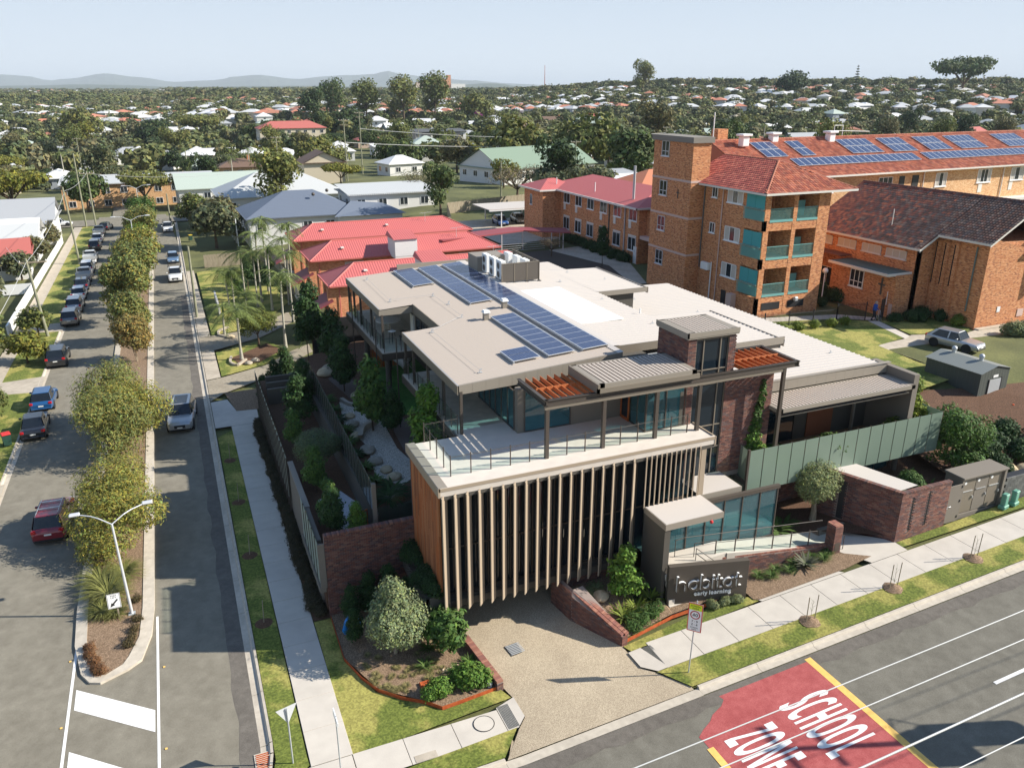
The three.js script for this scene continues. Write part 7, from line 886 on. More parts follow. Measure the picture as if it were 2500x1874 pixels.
const HOUSES=[[-67.1,-458.0,21.3,2,"mint","brick","hip","mint roofed two storey brick house at the left edge"],[-36.5,-413.8,22.6,1,"grey","white","gable","grey roofed cottage with white striped gable behind long white roof"],[-13.5,-400.4,18.5,1,"grey","white","hip","light grey pyramid roofed house beside the far street"],[1.5,-388.0,12.5,1,"grey","white","hip","small grey hip roofed house right of the pyramid roof"],[-37.6,-364.8,30.8,1,"white","white","skil","long low white roofed house behind the round yellow tree"],[-23.7,-321.6,10.4,1,"pale","tan","skil","pale flat roofed house between the two round trees"],[21.3,-264.1,12.6,2,"brown","brick","hip","brown tiled brick house with white porch posts"],[5.1,-666.4,22.3,1,"white","white","hip","bright white hip roofed house beyond the palms"],[1.0,-591.0,23.1,1,"white","white","gable","white gabled house with dark solar strip"],[23.9,-376.6,15.8,1,"white","white","gable","white gabled house left of the brown tiled roof"],[13.1,-444.5,8.7,1,"brown","brick","hip","small brown roofed house among the left trees"],[-5.1,-435.8,6.7,1,"red","white","gable","small orange roofed house behind the pyramid roof"],[119.8,-447.4,12.9,2,"white","grey","gable","white gabled two storey house left of the white cluster"],[153.0,-501.5,13.9,2,"white","white","gable","white double gabled house in the white cluster"],[142.9,-444.5,15.0,1,"white","white","hip","low white hip roofed house right of the white cluster"],[118.5,-419.8,15.8,1,"pale","grey","skil","curved pale roofed house in front of the white cluster"],[111.1,-324.4,15.3,1,"grey","white","hip","grey hip roofed house in front of the modern terrace"],[60.6,-223.4,11.0,1,"white","white","hip","wide white hip roofed house behind the power poles"],[69.1,-351.7,7.5,1,"white","white","hip","white roofed house left of the power poles"],[84.1,-339.6,6.8,1,"white","white","skil","white roofed house right of the power poles"],[48.1,-286.9,7.7,1,"white","white","hip","white hip roofed house beside the small palm"],[196.4,-533.0,20.6,1,"pale","white","skil","pale long roofed house beside the purple bougainvillea"],[191.0,-477.2,12.9,2,"white","white","gable","tall white gabled house at the right of the purple bush"],[176.7,-469.6,10.5,2,"white","white","gable","white house in front of the purple bougainvillea"],[234.9,-485.5,15.8,2,"brown","white","gable","brown roofed white gabled house by the bend in the road"],[284.4,-526.6,22.5,1,"brown","brick","hip","brown tiled brick house up the hill"],[258.5,-611.6,14.8,1,"red","white","hip","orange tiled house at the left of the hill"],[298.1,-626.6,15.5,1,"white","tan","hip","white hip roofed house on the hill"],[304.9,-608.1,14.2,1,"white","tan","hip","second white hip roofed house on the hill"],[216.7,-392.7,12.5,1,"grey","white","hip","small grey pyramid roofed house below the arcade house"],[261.2,-402.9,21.4,1,"redbrown","blue","hip","red brown tiled house with pale blue walls"],[185.5,-451.3,19.7,2,"white","white","gable","white gabled house left of the tan arcade house"],[181.6,-404.3,8.7,1,"white","white","skil","low white roof beside the bend in the road"],[150.7,-240.7,10.3,1,"blue","white","hip","pale blue hip roofed house left of the brick tower"],[134.5,-229.9,4.1,1,"red","white","hip","small orange roofed house beside the brick tower"],[290.6,-404.2,14.6,1,"green","white","gable","green roofed white house right of the tower top"],[348.1,-443.2,15.7,2,"tan","tan","hip","tan roofed two storey house at the right skyline"],[282.6,-472.1,13.8,1,"grey","white","gable","grey shed roof on the hillside"],[305.2,-487.3,10.4,1,"redbrown","white","hip","red brown roofed house on the hillside"],[-23.6,-146.5,6.3,1,"pale","white","gable","white roofed cottage at the left edge below the power lines"],[-23.1,-131.8,3.2,1,"redroof","white","gable","red roofed cottage at the left edge"]];
HOUSES.forEach(([x, z, w, st, r, wl, ty, label], i)=>house(label, x, z, [0.1, -0.05, 0.2, -0.25, 0.03][i % 5]+(x > 100?-0.2:0), Math.max(7, w*0.92), clamp(w*0.7, 7, 14), st, ROOF[r], WALL[wl], ty, {porch: i % 3 == 0&&st == 1, chim: r == 'brown' || r == 'red', sparse: false}));
// bigger or nearer buildings set out one by one
{
const b=house('slate blue hip roofed house behind the palms', 21, -145.5, 0.02, 19, 14, 1, rib(ROOF.navy, 'z', 0.4, 0.02), WALL.white, 'hip', {y: T(20, -146)+0.9});part(b, 'side_wing', bx(5, 0, 2, 16, 3.0, 9), WALL.white);part(b, 'wing_roof', B().quad([4, 3.05, 9.6],[16.6, 3.05, 9.6],[13.5, 4.4, 5],[8, 5.0, 5]).tri([16.6, 3.05, 9.6],[16.6, 3.05, 0],[13.5, 4.4, 5]).quad([16.6, 3.05, 0],[6, 3.05, 0],[8, 5, 5],[13.5, 4.4, 5]), rib(ROOF.navy, 'z'));part(b, 'deck', bx(-11.5, 0.0, -5, -9.5, 0.2, 5), M.timberGrey);for (let i=0;i<4;i++) part(b, 'deck_post', bx(-11.45, -1.5, -4.8+i*3.1, -11.3, 3, -4.65+i*3.1), M.white);part(b, 'whirly_vent', new THREE.SphereGeometry(0.3, 10, 8).translate(2, 6.2, 3), M.bronze);part(b, 'whirly_vent', new THREE.SphereGeometry(0.3, 10, 8).translate(5, 6.4, 0), M.bronze);
house('wide pale grey roofed house behind the slate blue roof', 21, -173, 0.02, 24, 16, 1, ROOF.pale, WALL.white, 'hip', {y: T(21, -172)+1.2});house('light green roofed house at the back of the pale roof', 12, -205, 0.05, 20, 12, 1, ROOF.mint, WALL.white, 'gable', {y: T(12, -205)+1.6});
house('low blue grey skillion roof behind the red units', 38, -151, 0.02, 16, 10, 1, rib(ROOF.pale, 'x'), WALL.white, 'skil', {y: T(37, -150)+0.1});house('large green metal roof with vents behind the bare tree', 84, -188, 0.3, 30, 17, 1, ROOF.green, WALL.white, 'gable', {y: T(84, -188)+0.8, pv: false});
house('pale flat roofed hall behind the red wing', 92, -128, 0.05, 34, 12, 1, ROOF.white, WALL.white, 'skil', {y: T(92, -128)+1.5, name: 'hall', cat: 'building'});house('grey flat roofed annex left of the white hall', 78, -140, 0.05, 16, 9, 1, ROOF.grey, WALL.grey, 'skil', {y: T(78, -140)+1.3, name: 'hall', cat: 'building'});house('orange tiled low building behind the red wing', 68, -104, 0.05, 14, 10, 1, ROOF.orange, M.brickOrange, 'hip', {y: 8.4, name: 'hall', cat: 'building'});
house('three storey tan apartments with red roof in the trees', 57, -400, 0.03, 30, 12, 3, ROOF.redroof, WALL.cream, 'hip', {name: 'apartments', cat: 'apartments', y: T(57, -400)});const mt=house('modern grey terrace with four white bays', 112, -355, -0.05, 28, 10, 2, ROOF.dark, WALL.white, 'skil', {name: 'terrace', cat: 'terrace', y: T(112, -355)+2.2});for (let i=0;i<4;i++) part(mt, 'dark_bay', bx(-13+i*6.8, 2.6, 5.0, -9+i*6.8, 6.0, 5.4), ROOF.dark);
const ar=house('tan two storey house with arched verandah and grey green roof', 242, -450, -0.3, 26, 14, 2, ROOF.mint, WALL.tan, 'hip', {name: 'house'});for (let i=0;i<6;i++) part(ar, 'arch', new THREE.TorusGeometry(1.3, 0.22, 6, 14, Math.PI).translate(-10+i*3.9, 4.4, 7.2), WALL.cream);
house('cream flat roofed flats behind the left poinciana', 138, -295, -0.15, 20, 9, 2, ROOF.grey, WALL.cream, 'skil', {name: 'flats', cat: 'flats', y: T(138, -295) - 1});
house('wide pale roofed tan brick flats on the cross street corner', -6, -222, 0.03, 34, 13, 2, ROOF.pale, M.brickTan, 'skil', {name: 'flats', cat: 'flats', y: T(-6, -222) - 0.2});
const ap=house('white three storey apartments at the left edge', -45.5, -189, 0.02, 13, 26, 3, ROOF.pale, WALL.cream, 'skil', {name: 'apartments', cat: 'apartments'});for (let s=0;s<3;s++) part(ap, 'balcony', bx(6.6, 0.2+s*2.9, -10, 8.2, 1.3+s*2.9, 12), WALL.white);for (let s=0;s<3;s++) for (let i=0;i<3;i++) part(ap, 'window', bx(6.52, 1.4+s*2.9, -8+i*7, 6.58, 2.6+s*2.9, -5+i*7), M.winGlass);
const ct=house('white weatherboard cottage with grey roof on the left', -25.5, -163, 0.02, 13, 12, 1, ROOF.grey, WALL.white, 'gable', {porch: true, y: 1.2});const bl=part(ct, 'blue_awning', bx(-3.4, 1.9, 6.0, -1.2, 2.2, 6.7), WALL.blue);
house('low white roofed cottage in front of the weatherboard one', -26, -148, 0.02, 12, 10, 1, ROOF.white, WALL.white, 'gable', {y: 0.3});
}
// fences on the left
function palings(name, label, pts, h, mat, yf) {const g=thing(name, label, 'fence', [pts[0][0], yf(pts[0][0], pts[0][1]), pts[0][1]]);const b=g.position;for (let i=0;i+1<pts.length;i++) {const [a, c]=[pts[i], pts[i+1]], L=Math.hypot(c[0] - a[0], c[1] - a[1]), n=Math.max(1, Math.round(L / 1.8));for (let k=0;k<n;k++) {const p=t=>[lerp(a[0], c[0], t), lerp(a[1], c[1], t)], u=p(k / n), v=p((k+0.985) / n), y0=yf(...u), y1=yf(...v), m=B(), dx=(c[1] - a[1]) / L*0.03, dz=-(c[0] - a[0]) / L*0.03, np=14;for (let j=0;j<np;j++) {const q=t=>[lerp(u[0], v[0], t) - b.x, lerp(y0, y1, t) - b.y, lerp(u[1], v[1], t) - b.z], A=q(j / np), C=q((j+0.93) / np), hh=h+0.02*((j*7) % 3);m.quad([A[0]+dx, A[1], A[2]+dz],[C[0]+dx, C[1], C[2]+dz],[C[0]+dx, C[1]+hh, C[2]+dz],[A[0]+dx, A[1]+hh, A[2]+dz]);} part(g, 'fence_panel', m, mat).userData.kind='stuff';}} return g;}
palings('white_fence', 'white paling fence in front of the left cottages', [[-17.9, -104],[-17.9, -150],[-17.9, -158]], 1.3, M.white, (x, z)=>T(x, z)+0.15);palings('timber_fence', 'grey timber paling fence beside the slate blue house', [[3.6, -127],[13, -127.5],[13.5, -118]], 1.9, M.timberGrey, (x, z)=>T(x, z));palings('timber_fence', 'weathered timber fence behind the red units', [[13.5, -118.2],[40.5, -120],[44.5, -134],[62, -140]], 1.9, M.timberGrey, (x, z)=>T(x, z));one('white_wall', bx(-30, 0.2, -118.1, -18, 1.5, -117.9), M.white, 'low white garden wall running back from the left footpath', 'garden wall');one('white_wall', bx(-18, 0.1, -103.5, -17.8, 1.3, -97), M.white, 'short white front wall beside the left power pole', 'garden wall');
{const s=thing('slat_screen', 'black slatted carport screen with pale roof at the left edge', 'carport', [-20, 0.1, -83]);part(s, 'roof', bx(-2.4, 2.3, -3, 2, 2.42, 3), M.galv);for (let i=0;i<9;i++) part(s, 'slat', bx(1.9, 0.25+i*0.22, -2.8, 1.96, 0.38+i*0.22, 2.8), M.black);for (const z of [-2.8, 0, 2.8]) part(s, 'post', bx(1.8, 0, z - 0.05, 1.9, 2.3, z+0.05), M.black);}
// front yards of the units: paths and lawns beside the palms
struct('unit_driveway', B().sheet([[0.95, -68.2],[2.1, -69.8],[6.5, -73],[11, -78.5],[14, -81],[14, -84],[9.5, -80],[6.6, -76.4],[2.4, -74.3],[0.95, -73.8]], 0.115), M.paverPath);struct('unit_driveway', B().sheet([[0.95, -82.5],[7, -86],[12, -92],[14, -96],[14, -99],[9.5, -93.5],[6, -89.5],[0.95, -88.5]], 0.113), M.paverPath);struct('unit_path', B().sheet([[0.95, -74],[2.2, -74.4],[1.95, -125],[0.95, -125]], 0.11), M.concreteOld);struct('unit_path', B().sheet([[0.95, -62],[4.3, -62],[4.4, -64.9],[2.8, -65.2],[2.3, -68.2],[0.95, -68]], 0.108), M.concrete);
GR(structGroup('unit_lawn'), [[2.3, -74.6],[6.4, -76.6],[9, -80.4],[7.5, -85],[2.3, -82.5]], 0.1);GR(structGroup('unit_lawn'), [[2.3, -89],[5.8, -90],[9, -94],[12, -100],[12, -124],[2.3, -124]], 0.1);
curve([[4.9, -78.6],[3.9, -77.2],[3.4, -78.2],[3.6, -80]], 0.1, 0.22, 0.2, M.concreteOld, 'pale curved kerb round the near palm bed');curve([[3.7, -87.4],[3.0, -88.6],[3.3, -90.4],[4.2, -91.2]], 0.1, 0.22, 0.2, M.concreteOld, 'pale curved kerb round the far palm bed');struct('palm_bed', B().sheet([[3.6, -79.9],[4.2, -77.4],[6, -77.4],[8.6, -80.6],[7.4, -83.6]], 0.14), M.mulchDark);one('white_wall', bx(3.65, 0.1, -106, 3.85, 1.1, -97), M.offWhite, 'low pale wall beside the palm grove', 'garden wall');
for (const [x, z, s] of [[5.0, -77.3, 0.8],[5.7, -77.9, 0.9],[4.1, -87.2, 0.8]]) stone(x, 0.1, z, s, 'pale rock in the palm beds of the red roofed units');
// ---------------------------------------------------------------- foliage: leaf-sized faces through the crown's volume
const leafMats={};
const leafMat=(r, g, b, t=0.3)=>leafMats[[r, g, b, t]] ??= new THREE.MeshPhysicalMaterial({color: rgb(r, g, b), vertexColors: true, roughness: 0.75, transmission: t, thickness: 0, side: THREE.DoubleSide, specularIntensity: 0.4});
const barkM=[std({map: tex(128, 256, (u, v)=>{const n=(vf(u, v*0.3, 24, 4, 3) - 0.5)*80;return [142+n, 128+n, 108+n];}, [0.6, 2]), roughness: 0.95}), std({map: tex(128, 256, (u, v)=>{const n=(vf(u, v*0.3, 24, 6, 3) - 0.5)*60;return [92+n, 76+n, 60+n];}, [0.6, 2]), roughness: 0.95})];
function crownGeo(lobes, n, size, o={}) {                // lobes: [x,y,z,rx,ry,rz]
const p=[], nn=[], c=[], u=[], asp=o.asp ?? 0.5, shell=o.shell ?? 0.62, tot=lobes.reduce((t, l)=>t+l[3]*l[4]+l[5]*l[4], 0), hue=o.hue ?? 0.12;
for (const l of lobes) {
const cnt=Math.round(n*(l[3]*l[4]+l[5]*l[4]) / tot), ox=rnd()*50;
for (let i=0;i<cnt;i++) {
let a=rr(-1, 1), t=rnd()*6.283, s=Math.sqrt(1 - a*a), d=[s*Math.cos(t), a, s*Math.sin(t)];
const bump=1+(o.lump ?? 0.34)*fbm(d[0]*2.3+ox, d[1]*2.3+d[2]*2.9, 3)*2;if (fbm(d[0]*3.1+ox+9, d[1]*3.1 - d[2]*2.7, 2)<(o.gap ?? -0.26)) {if (rnd()<0.75) continue;}
let r=(shell+(1 - shell)*Math.pow(rnd(), 0.55))*bump;const P=[l[0]+d[0]*l[3]*r, l[1]+d[1]*l[4]*r, l[2]+d[2]*l[5]*r];if (P[1]<(o.minY ?? 0.15)) continue;
const N=V(d[0]+rr(-0.8, 0.8), d[1]+rr(-0.5, 0.9)+0.2, d[2]+rr(-0.8, 0.8)).normalize(), A=V(rr(-1, 1), rr(-1, 0.6) - (o.droop ?? 0.1), rr(-1, 1)).cross(N).normalize(), Bv=N.clone().cross(A), L=size*rr(0.6, 1.4), W=L*asp;
const q=[[0, -0.5],[0.5, 0.05],[0, 0.5],[-0.5, 0.05]].map(([x, y])=>[P[0]+A.x*L*y+Bv.x*W*x, P[1]+A.y*L*y+Bv.y*W*x, P[2]+A.z*L*y+Bv.z*W*x]);
const k=rr(0.62, 1.38), h=rr(-hue, hue), young=rnd()<(o.young ?? 0.1)?1.35:1, cc=[k*(1+h*1.5)*young, k*young, k*(1 - h)];
for (const m of [0, 2, 1, 0, 3, 2]) {p.push(...q[m]);nn.push(N.x, N.y, N.z);c.push(...cc);u.push(0, 0);}
}
}
const g=new THREE.BufferGeometry();g.setAttribute('position', new THREE.Float32BufferAttribute(p, 3));g.setAttribute('normal', new THREE.Float32BufferAttribute(nn, 3));g.setAttribute('color', new THREE.Float32BufferAttribute(c, 3));g.setAttribute('uv', new THREE.Float32BufferAttribute(u, 2));return g;
}
function trunkGeo(h, r, lobes, stems=1) {
const m=B();for (let s=0;s<stems;s++) {const bx_=stems > 1?rr(-0.3, 0.3):0, bz=stems > 1?rr(-0.3, 0.3):0;let a=[bx_*0.5, -0.2, bz*0.5], rad=r*(stems > 1?0.6:1);const n=4;for (let i=0;i<n;i++) {const b=[bx_*(1+i*0.5)+rr(-0.08, 0.08)*h*0.2, h*(i+1) / n, bz*(1+i*0.5)+rr(-0.08, 0.08)*h*0.2];m.cyl(a, b, rad, rad*0.82, 7, false);a=b;rad *= 0.82;}
for (const l of lobes) if (s == 0 || rnd()<0.5) {const mid=[lerp(a[0], l[0], 0.5)+rr(-0.1, 0.1), lerp(a[1]*0.85, l[1], 0.55), lerp(a[2], l[2], 0.5)+rr(-0.1, 0.1)];m.cyl([a[0]*0.85, a[1]*0.85, a[2]*0.85], mid, rad*0.7, rad*0.45, 6, false).cyl(mid, [l[0], l[1], l[2]], rad*0.45, rad*0.15, 5, false);for (let k=0;k<3;k++) m.cyl(mid, [l[0]+rr(-0.7, 0.7)*l[3], l[1]+rr(-0.2, 0.6)*l[4], l[2]+rr(-0.7, 0.7)*l[5]], rad*0.3, rad*0.06, 4, false);}}
return m.build();
}
const spread=(n, w, y0, y1, r, ry)=>{const out=[[rr(-0.1, 0.1)*w, lerp(y0, y1, 0.75), rr(-0.1, 0.1)*w, r*1.15, (ry ?? r)*1.1, r*1.15]];for (let i=1;i<n;i++) {const a=i / (n - 1)*6.283+rr(-0.4, 0.4);out.push([Math.cos(a)*w*rr(0.55, 1), rr(y0, y1), Math.sin(a)*w*rr(0.55, 1), r*rr(0.7, 1.1), (ry ?? r)*rr(0.7, 1.05), r*rr(0.7, 1.1)]);} return out;};
function kind(o) {const lobes=o.lobes ?? spread(o.n ?? 6, o.w, o.y0, o.y1, o.r, o.ry);return {crown: crownGeo(lobes, o.leaves, o.size, o), trunk: trunkGeo(o.th ?? o.y0, o.tr ?? 0.15, lobes, o.stems), ...o};}
function tree(name, label, K, mat, x, y, z, s=1, turn=rnd()*6.28, o={}) {const g=thing(name, label, o.cat || (/tree|poinciana|gum|pine/.test(name)?'tree':'shrub'), [x, y, z], turn, o.group);g.scale.set(...(s.length?s:[s, s, s]));if (K.trunk) part(g, 'trunk', K.trunk, barkM[o.bark ?? 1]);part(g, 'crown', K.crown, mat);return g;}
// kinds near the camera
const K={
bottle: [kind({n: 9, w: 1.5, y0: 0.9, y1: 2.9, r: 1.15, ry: 1.0, leaves: 15000, size: 0.17, asp: 0.28, stems: 3, th: 1.2, tr: 0.1, lump: 0.5, hue: 0.2, young: 0.22}), kind({n: 8, w: 1.3, y0: 1.2, y1: 3.2, r: 1.2, ry: 1.15, leaves: 15000, size: 0.17, asp: 0.28, stems: 3, th: 1.4, tr: 0.1, lump: 0.55, hue: 0.2, young: 0.2})],
box: [kind({n: 8, w: 1.5, y0: 2.6, y1: 5.2, r: 1.35, ry: 1.2, leaves: 9500, size: 0.26, asp: 0.6, stems: 3, th: 2.8, tr: 0.12, lump: 0.5, hue: 0.2, young: 0.2, gap: -0.2}), kind({n: 9, w: 1.8, y0: 3.2, y1: 6.4, r: 1.5, ry: 1.4, leaves: 9500, size: 0.28, asp: 0.6, stems: 2, th: 3.2, tr: 0.13, lump: 0.5, hue: 0.22, young: 0.24, gap: -0.2})],
olive: kind({n: 9, w: 0.75, y0: 1.3, y1: 3.3, r: 0.85, leaves: 15000, size: 0.12, asp: 0.5, th: 1.3, tr: 0.11, lump: 0.35, hue: 0.1, young: 0.3, lobes: [[0, 3.5, 0, 0.6, 0.7, 0.6],[0, 2.6, 0, 1.05, 1.0, 1.05],[0.6, 2.0, 0.3, 0.95, 0.9, 0.9],[-0.6, 2.1, 0.3, 0.9, 0.85, 0.9],[0.2, 1.8, -0.6, 0.9, 0.8, 0.8],[0, 1.6, 0.7, 0.85, 0.75, 0.7]]}),
round: kind({leaves: 12000, size: 0.11, asp: 0.45, th: 1.5, tr: 0.22, lump: 0.25, hue: 0.1, young: 0.25, lobes: [[0, 2.6, 0, 1.25, 1.0, 1.25],[0.5, 2.3, 0.4, 0.9, 0.75, 0.8],[-0.5, 2.4, -0.3, 0.9, 0.8, 0.9],[0.2, 2.9, -0.4, 0.8, 0.6, 0.8]]}),
glossy: [kind({leaves: 3600, size: 0.2, asp: 0.5, th: 1.2, tr: 0.05, lump: 0.5, hue: 0.12, young: 0.25, lobes: [[0, 2.9, 0, 0.45, 0.6, 0.45],[0.15, 2.0, 0, 0.75, 0.7, 0.7],[-0.25, 1.3, 0.15, 0.7, 0.6, 0.7],[0.2, 1.1, -0.2, 0.6, 0.5, 0.6]]}), kind({leaves: 3000, size: 0.2, asp: 0.5, th: 1.5, tr: 0.05, lump: 0.6, hue: 0.12, young: 0.3, gap: -0.12, lobes: [[0.1, 3.6, 0, 0.5, 0.6, 0.5],[-0.2, 2.7, 0.1, 0.6, 0.6, 0.6],[0.4, 2.2, 0, 0.55, 0.45, 0.55],[0, 1.7, -0.3, 0.5, 0.4, 0.5]]})],
bush: [kind({leaves: 2600, size: 0.12, asp: 0.55, th: 0.3, tr: 0.03, lump: 0.4, minY: 0.02, lobes: [[0, 0.45, 0, 0.55, 0.45, 0.5],[0.35, 0.35, 0.1, 0.4, 0.35, 0.4],[-0.3, 0.35, -0.1, 0.45, 0.38, 0.42]]}), kind({leaves: 1600, size: 0.14, asp: 0.35, th: 0.3, tr: 0.03, lump: 0.6, minY: 0.02, gap: -0.1, lobes: [[0, 0.4, 0, 0.5, 0.4, 0.5],[0.3, 0.3, 0.2, 0.4, 0.3, 0.35]]})],
creeper: kind({leaves: 900, size: 0.16, asp: 0.7, th: 0.5, tr: 0.02, lump: 0.5, lobes: [[0, 1.2, 0, 0.28, 1.3, 0.14],[0.15, 2.7, 0, 0.24, 1.1, 0.12],[0.3, 4.0, 0, 0.16, 0.8, 0.1]]}),
};
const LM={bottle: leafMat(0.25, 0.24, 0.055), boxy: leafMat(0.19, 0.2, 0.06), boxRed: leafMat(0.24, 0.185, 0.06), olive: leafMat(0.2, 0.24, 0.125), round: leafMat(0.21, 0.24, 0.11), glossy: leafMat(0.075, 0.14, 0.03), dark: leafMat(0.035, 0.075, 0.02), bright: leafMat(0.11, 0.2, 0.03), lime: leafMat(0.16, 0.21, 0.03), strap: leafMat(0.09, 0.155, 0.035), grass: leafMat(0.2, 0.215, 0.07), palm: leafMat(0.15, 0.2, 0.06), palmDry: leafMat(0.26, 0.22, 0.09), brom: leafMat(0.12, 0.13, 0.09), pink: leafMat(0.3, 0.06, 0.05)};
// strap-leaved plants, grasses and palm fronds
function rosette(n, L, w, rise, arch, o={}) {const m=B().color([1, 1, 1]);for (let i=0;i<n;i++) {const a=i*2.4+rr(-0.2, 0.2), ll=L*rr(0.7, 1.1), up=rise*rr(0.6, 1.2), k=rr(0.7, 1.3);m.color([k*1.05, k, k*0.9]);let prev=null;for (let j=0;j <= 4;j++) {const t=j / 4, r=ll*t*(0.35+0.65*t), y=up*t - arch*t*t*ll, ww=w*Math.sin(Math.PI*(0.12+0.86*t))*0.5, cx=Math.cos(a)*r, cz=Math.sin(a)*r, e=[-Math.sin(a)*ww, 0, Math.cos(a)*ww], q=[[cx - e[0], Math.max(0.02, y) , cz - e[2]],[cx+e[0], Math.max(0.02, y), cz+e[2]]];if (prev) m.quad(prev[0], prev[1], q[1], q[0]);prev=q;}} return m.build();}
function frondCrown(n, L, dry) {const m=B().color([1, 1, 1]);for (let i=0;i<n;i++) {const a=i*2.4+rr(-0.3, 0.3), up=lerp(1.0, -0.25, i / n)+rr(-0.1, 0.1), l=L*rr(0.85, 1.1);const P=t=>{const r=l*t, y=up*l*t*0.75 - 0.75*l*t*t;return V(Math.cos(a)*r, y, Math.sin(a)*r);};const side=V(-Math.sin(a), 0, Math.cos(a));for (let j=1;j<20;j++) {const t=j / 20, p=P(t), q=P(t+0.03), d=q.clone().sub(p).normalize(), ll=l*0.36*Math.sin(Math.PI*(0.1+0.85*t))+0.12;for (const s of [-1, 1]) {const e=side.clone().multiplyScalar(s).addScaledVector(d, 0.7).add(V(0, -0.35+rr(-0.25, 0.25), 0)).normalize(), tip=p.clone().addScaledVector(e, ll*rr(0.85, 1.1)), k=rr(0.65, 1.35);m.color([k*1.05, k, k*0.9]);const wv=d.clone().multiplyScalar(0.045);m.tri([p.x - wv.x, p.y - wv.y, p.z - wv.z],[p.x+wv.x, p.y+wv.y, p.z+wv.z],[tip.x, tip.y, tip.z]);}} m.color([0.8, 0.8, 0.6]);let pr=P(0);for (let j=1;j <= 8;j++) {const q=P(j / 8);m.cyl([pr.x, pr.y, pr.z],[q.x, q.y, q.z], 0.03, 0.02, 4, false);pr=q;}} return m.build();}
const palmG=[frondCrown(13, 2.5), frondCrown(11, 2.2)], palmFar=frondCrown(9, 2.6);
M.palmTrunk=std({map: tex(64, 256, (u, v)=>{const b=(v*14) % 1<0.14?-40:0, n=(vf(u, v, 16, 3, 3) - 0.5)*30;return [168+b+n, 164+b+n, 150+b+n];}, [0.8, 3]), roughness: 0.9});
function palm(x, y, z, h, label, g=0, s=1, group='palms in front of the red roofed units') {const p=thing('palm_tree', label, 'palm', [x, y, z], rnd()*6.28, group), lean=rr(-0.25, 0.25);const t=B();for (let i=0;i<6;i++) t.cyl([lean*(i / 6) ** 2, h*i / 6, 0],[lean*((i+1) / 6) ** 2, h*(i+1) / 6, 0], lerp(0.2, 0.1, Math.min(1, i / 2))*s, lerp(0.2, 0.1, Math.min(1, (i+1) / 2))*s, 9, false);part(p, 'trunk', t, M.palmTrunk);part(p, 'crownshaft', B().cyl([lean, h, 0],[lean, h+0.8*s, 0], 0.12*s, 0.07*s, 8), LM.bright);const c=part(p, 'fronds', palmG[g], LM.palm);c.position.set(lean, h+0.7*s, 0);c.scale.setScalar(s);return p;}
[[4.98, -98.3, 4.2, 'slender palm of the leftmost pair by the low pale wall'],[5.5, -98.1, 4.6, 'taller palm of the leftmost pair by the low pale wall'],[8.3, -99.3, 6.2, 'palm in the middle of the grove with a leaning trunk'],[9.7, -96.9, 7.0, 'tall palm in front of the middle unit porch'],[9.1, -81.6, 7.0, 'tallest near palm with white flared base on the driveway island'],[11.3, -91.0, 7.2, 'palm with pale drooping skirt beside the lower awning'],[4.5, -79.0, 4.4, 'short palm with flared white base in the near kerbed bed'],[9.0, -101.5, 8.0, 'palm high behind the middle of the grove'],[12.0, -99, 7.6, 'palm against the middle red roof'],[10.5, -107, 8.8, 'palm against the farthest red roof'],[7.2, -103, 5.6, 'palm behind the leftmost pair'],[13.2, -104, 8.2, 'palm beside the far unit eave'],[6.6, -94, 2.6, 'low palm in front of the grove'],[3.6, -88.6, 2.6, 'small palm in the far kerbed bed']].forEach(([x, z, h, l], i)=>palm(x, T(x, z), z, h, l, i % 2, rr(0.85, 1.1)));
palm(11.8, 0.6, -76.2, 2.2, 'young palm with wide fronds beside the garden gate', 0, 1.05);
// median planting
const gm='trees along the median';
[[K.bottle[0], LM.bottle, -5.35, -45.2, 1.15, 'low yellow green bottlebrush nearest the street light'],[K.bottle[1], LM.bottle, -5.5, -48.6, 1.12, 'yellow green bottlebrush behind the red SUV'],[K.bottle[1], LM.boxy, -5.9, -59.2, [1.35, 1.3, 1.3], 'bushy olive green tree opposite the silver SUV'],[K.bottle[0], LM.bottle, -5.0, -62.4, [1.3, 1.4, 1.3], 'tall bushy tree just behind the olive green one'],[K.bottle[1], LM.boxy, -6.4, -66, [1.3, 1.3, 1.3], 'wide bushy tree overhanging the far carriageway'],[K.box[0], LM.boxRed, -4.9, -82.5, [0.8, 0.82, 0.8], 'thin stemmed tree with reddish tips and pale stems'],[K.box[0], LM.boxy, -5.3, -89.5, [0.9, 0.95, 0.9], 'reddish green tree in the middle of the median'],[K.box[1], LM.boxy, -6.0, -97, [1.05, 1.05, 1.05], 'broad leafy tree beside the parked grey SUV'],[K.box[1], LM.boxy, -5.0, -104.5, [1.1, 1.1, 1.1], 'tall leafy median tree with open crown'],[K.box[0], LM.boxy, -5.8, -112, [1.15, 1.15, 1.15], 'rounded median tree beside the white hatchback'],[K.box[1], LM.bottle, -5.0, -120, [1.05, 1.0, 1.05], 'median tree beside the silver utility truck'],[K.box[0], LM.boxRed, -5.6, -128, [1.1, 1.05, 1.1], 'brownish median tree under the far street light'],[K.box[1], LM.lime, -5.9, -137, [0.8, 0.75, 0.8], 'yellow flowering median tree'],[K.box[1], LM.boxy, -5.0, -144, [1.05, 1.0, 1.05], 'green median tree beyond the yellow one'],[K.box[0], LM.boxy, -5.3, -153, [1.1, 1.1, 1.1], 'grey green median tree near the crossing'],[K.box[1], LM.glossy, -4.9, -162, [0.95, 0.95, 0.95], 'dark green median tree near the crossing'],[K.box[0], LM.boxy, -5.3, -170, [1, 0.9, 1], 'last median tree before the cross street']].forEach(([k, m, x, z, s, l])=>tree('median_tree', l, k, m, x, 0.1, z, s, undefined, {group: gm, bark: 0}));
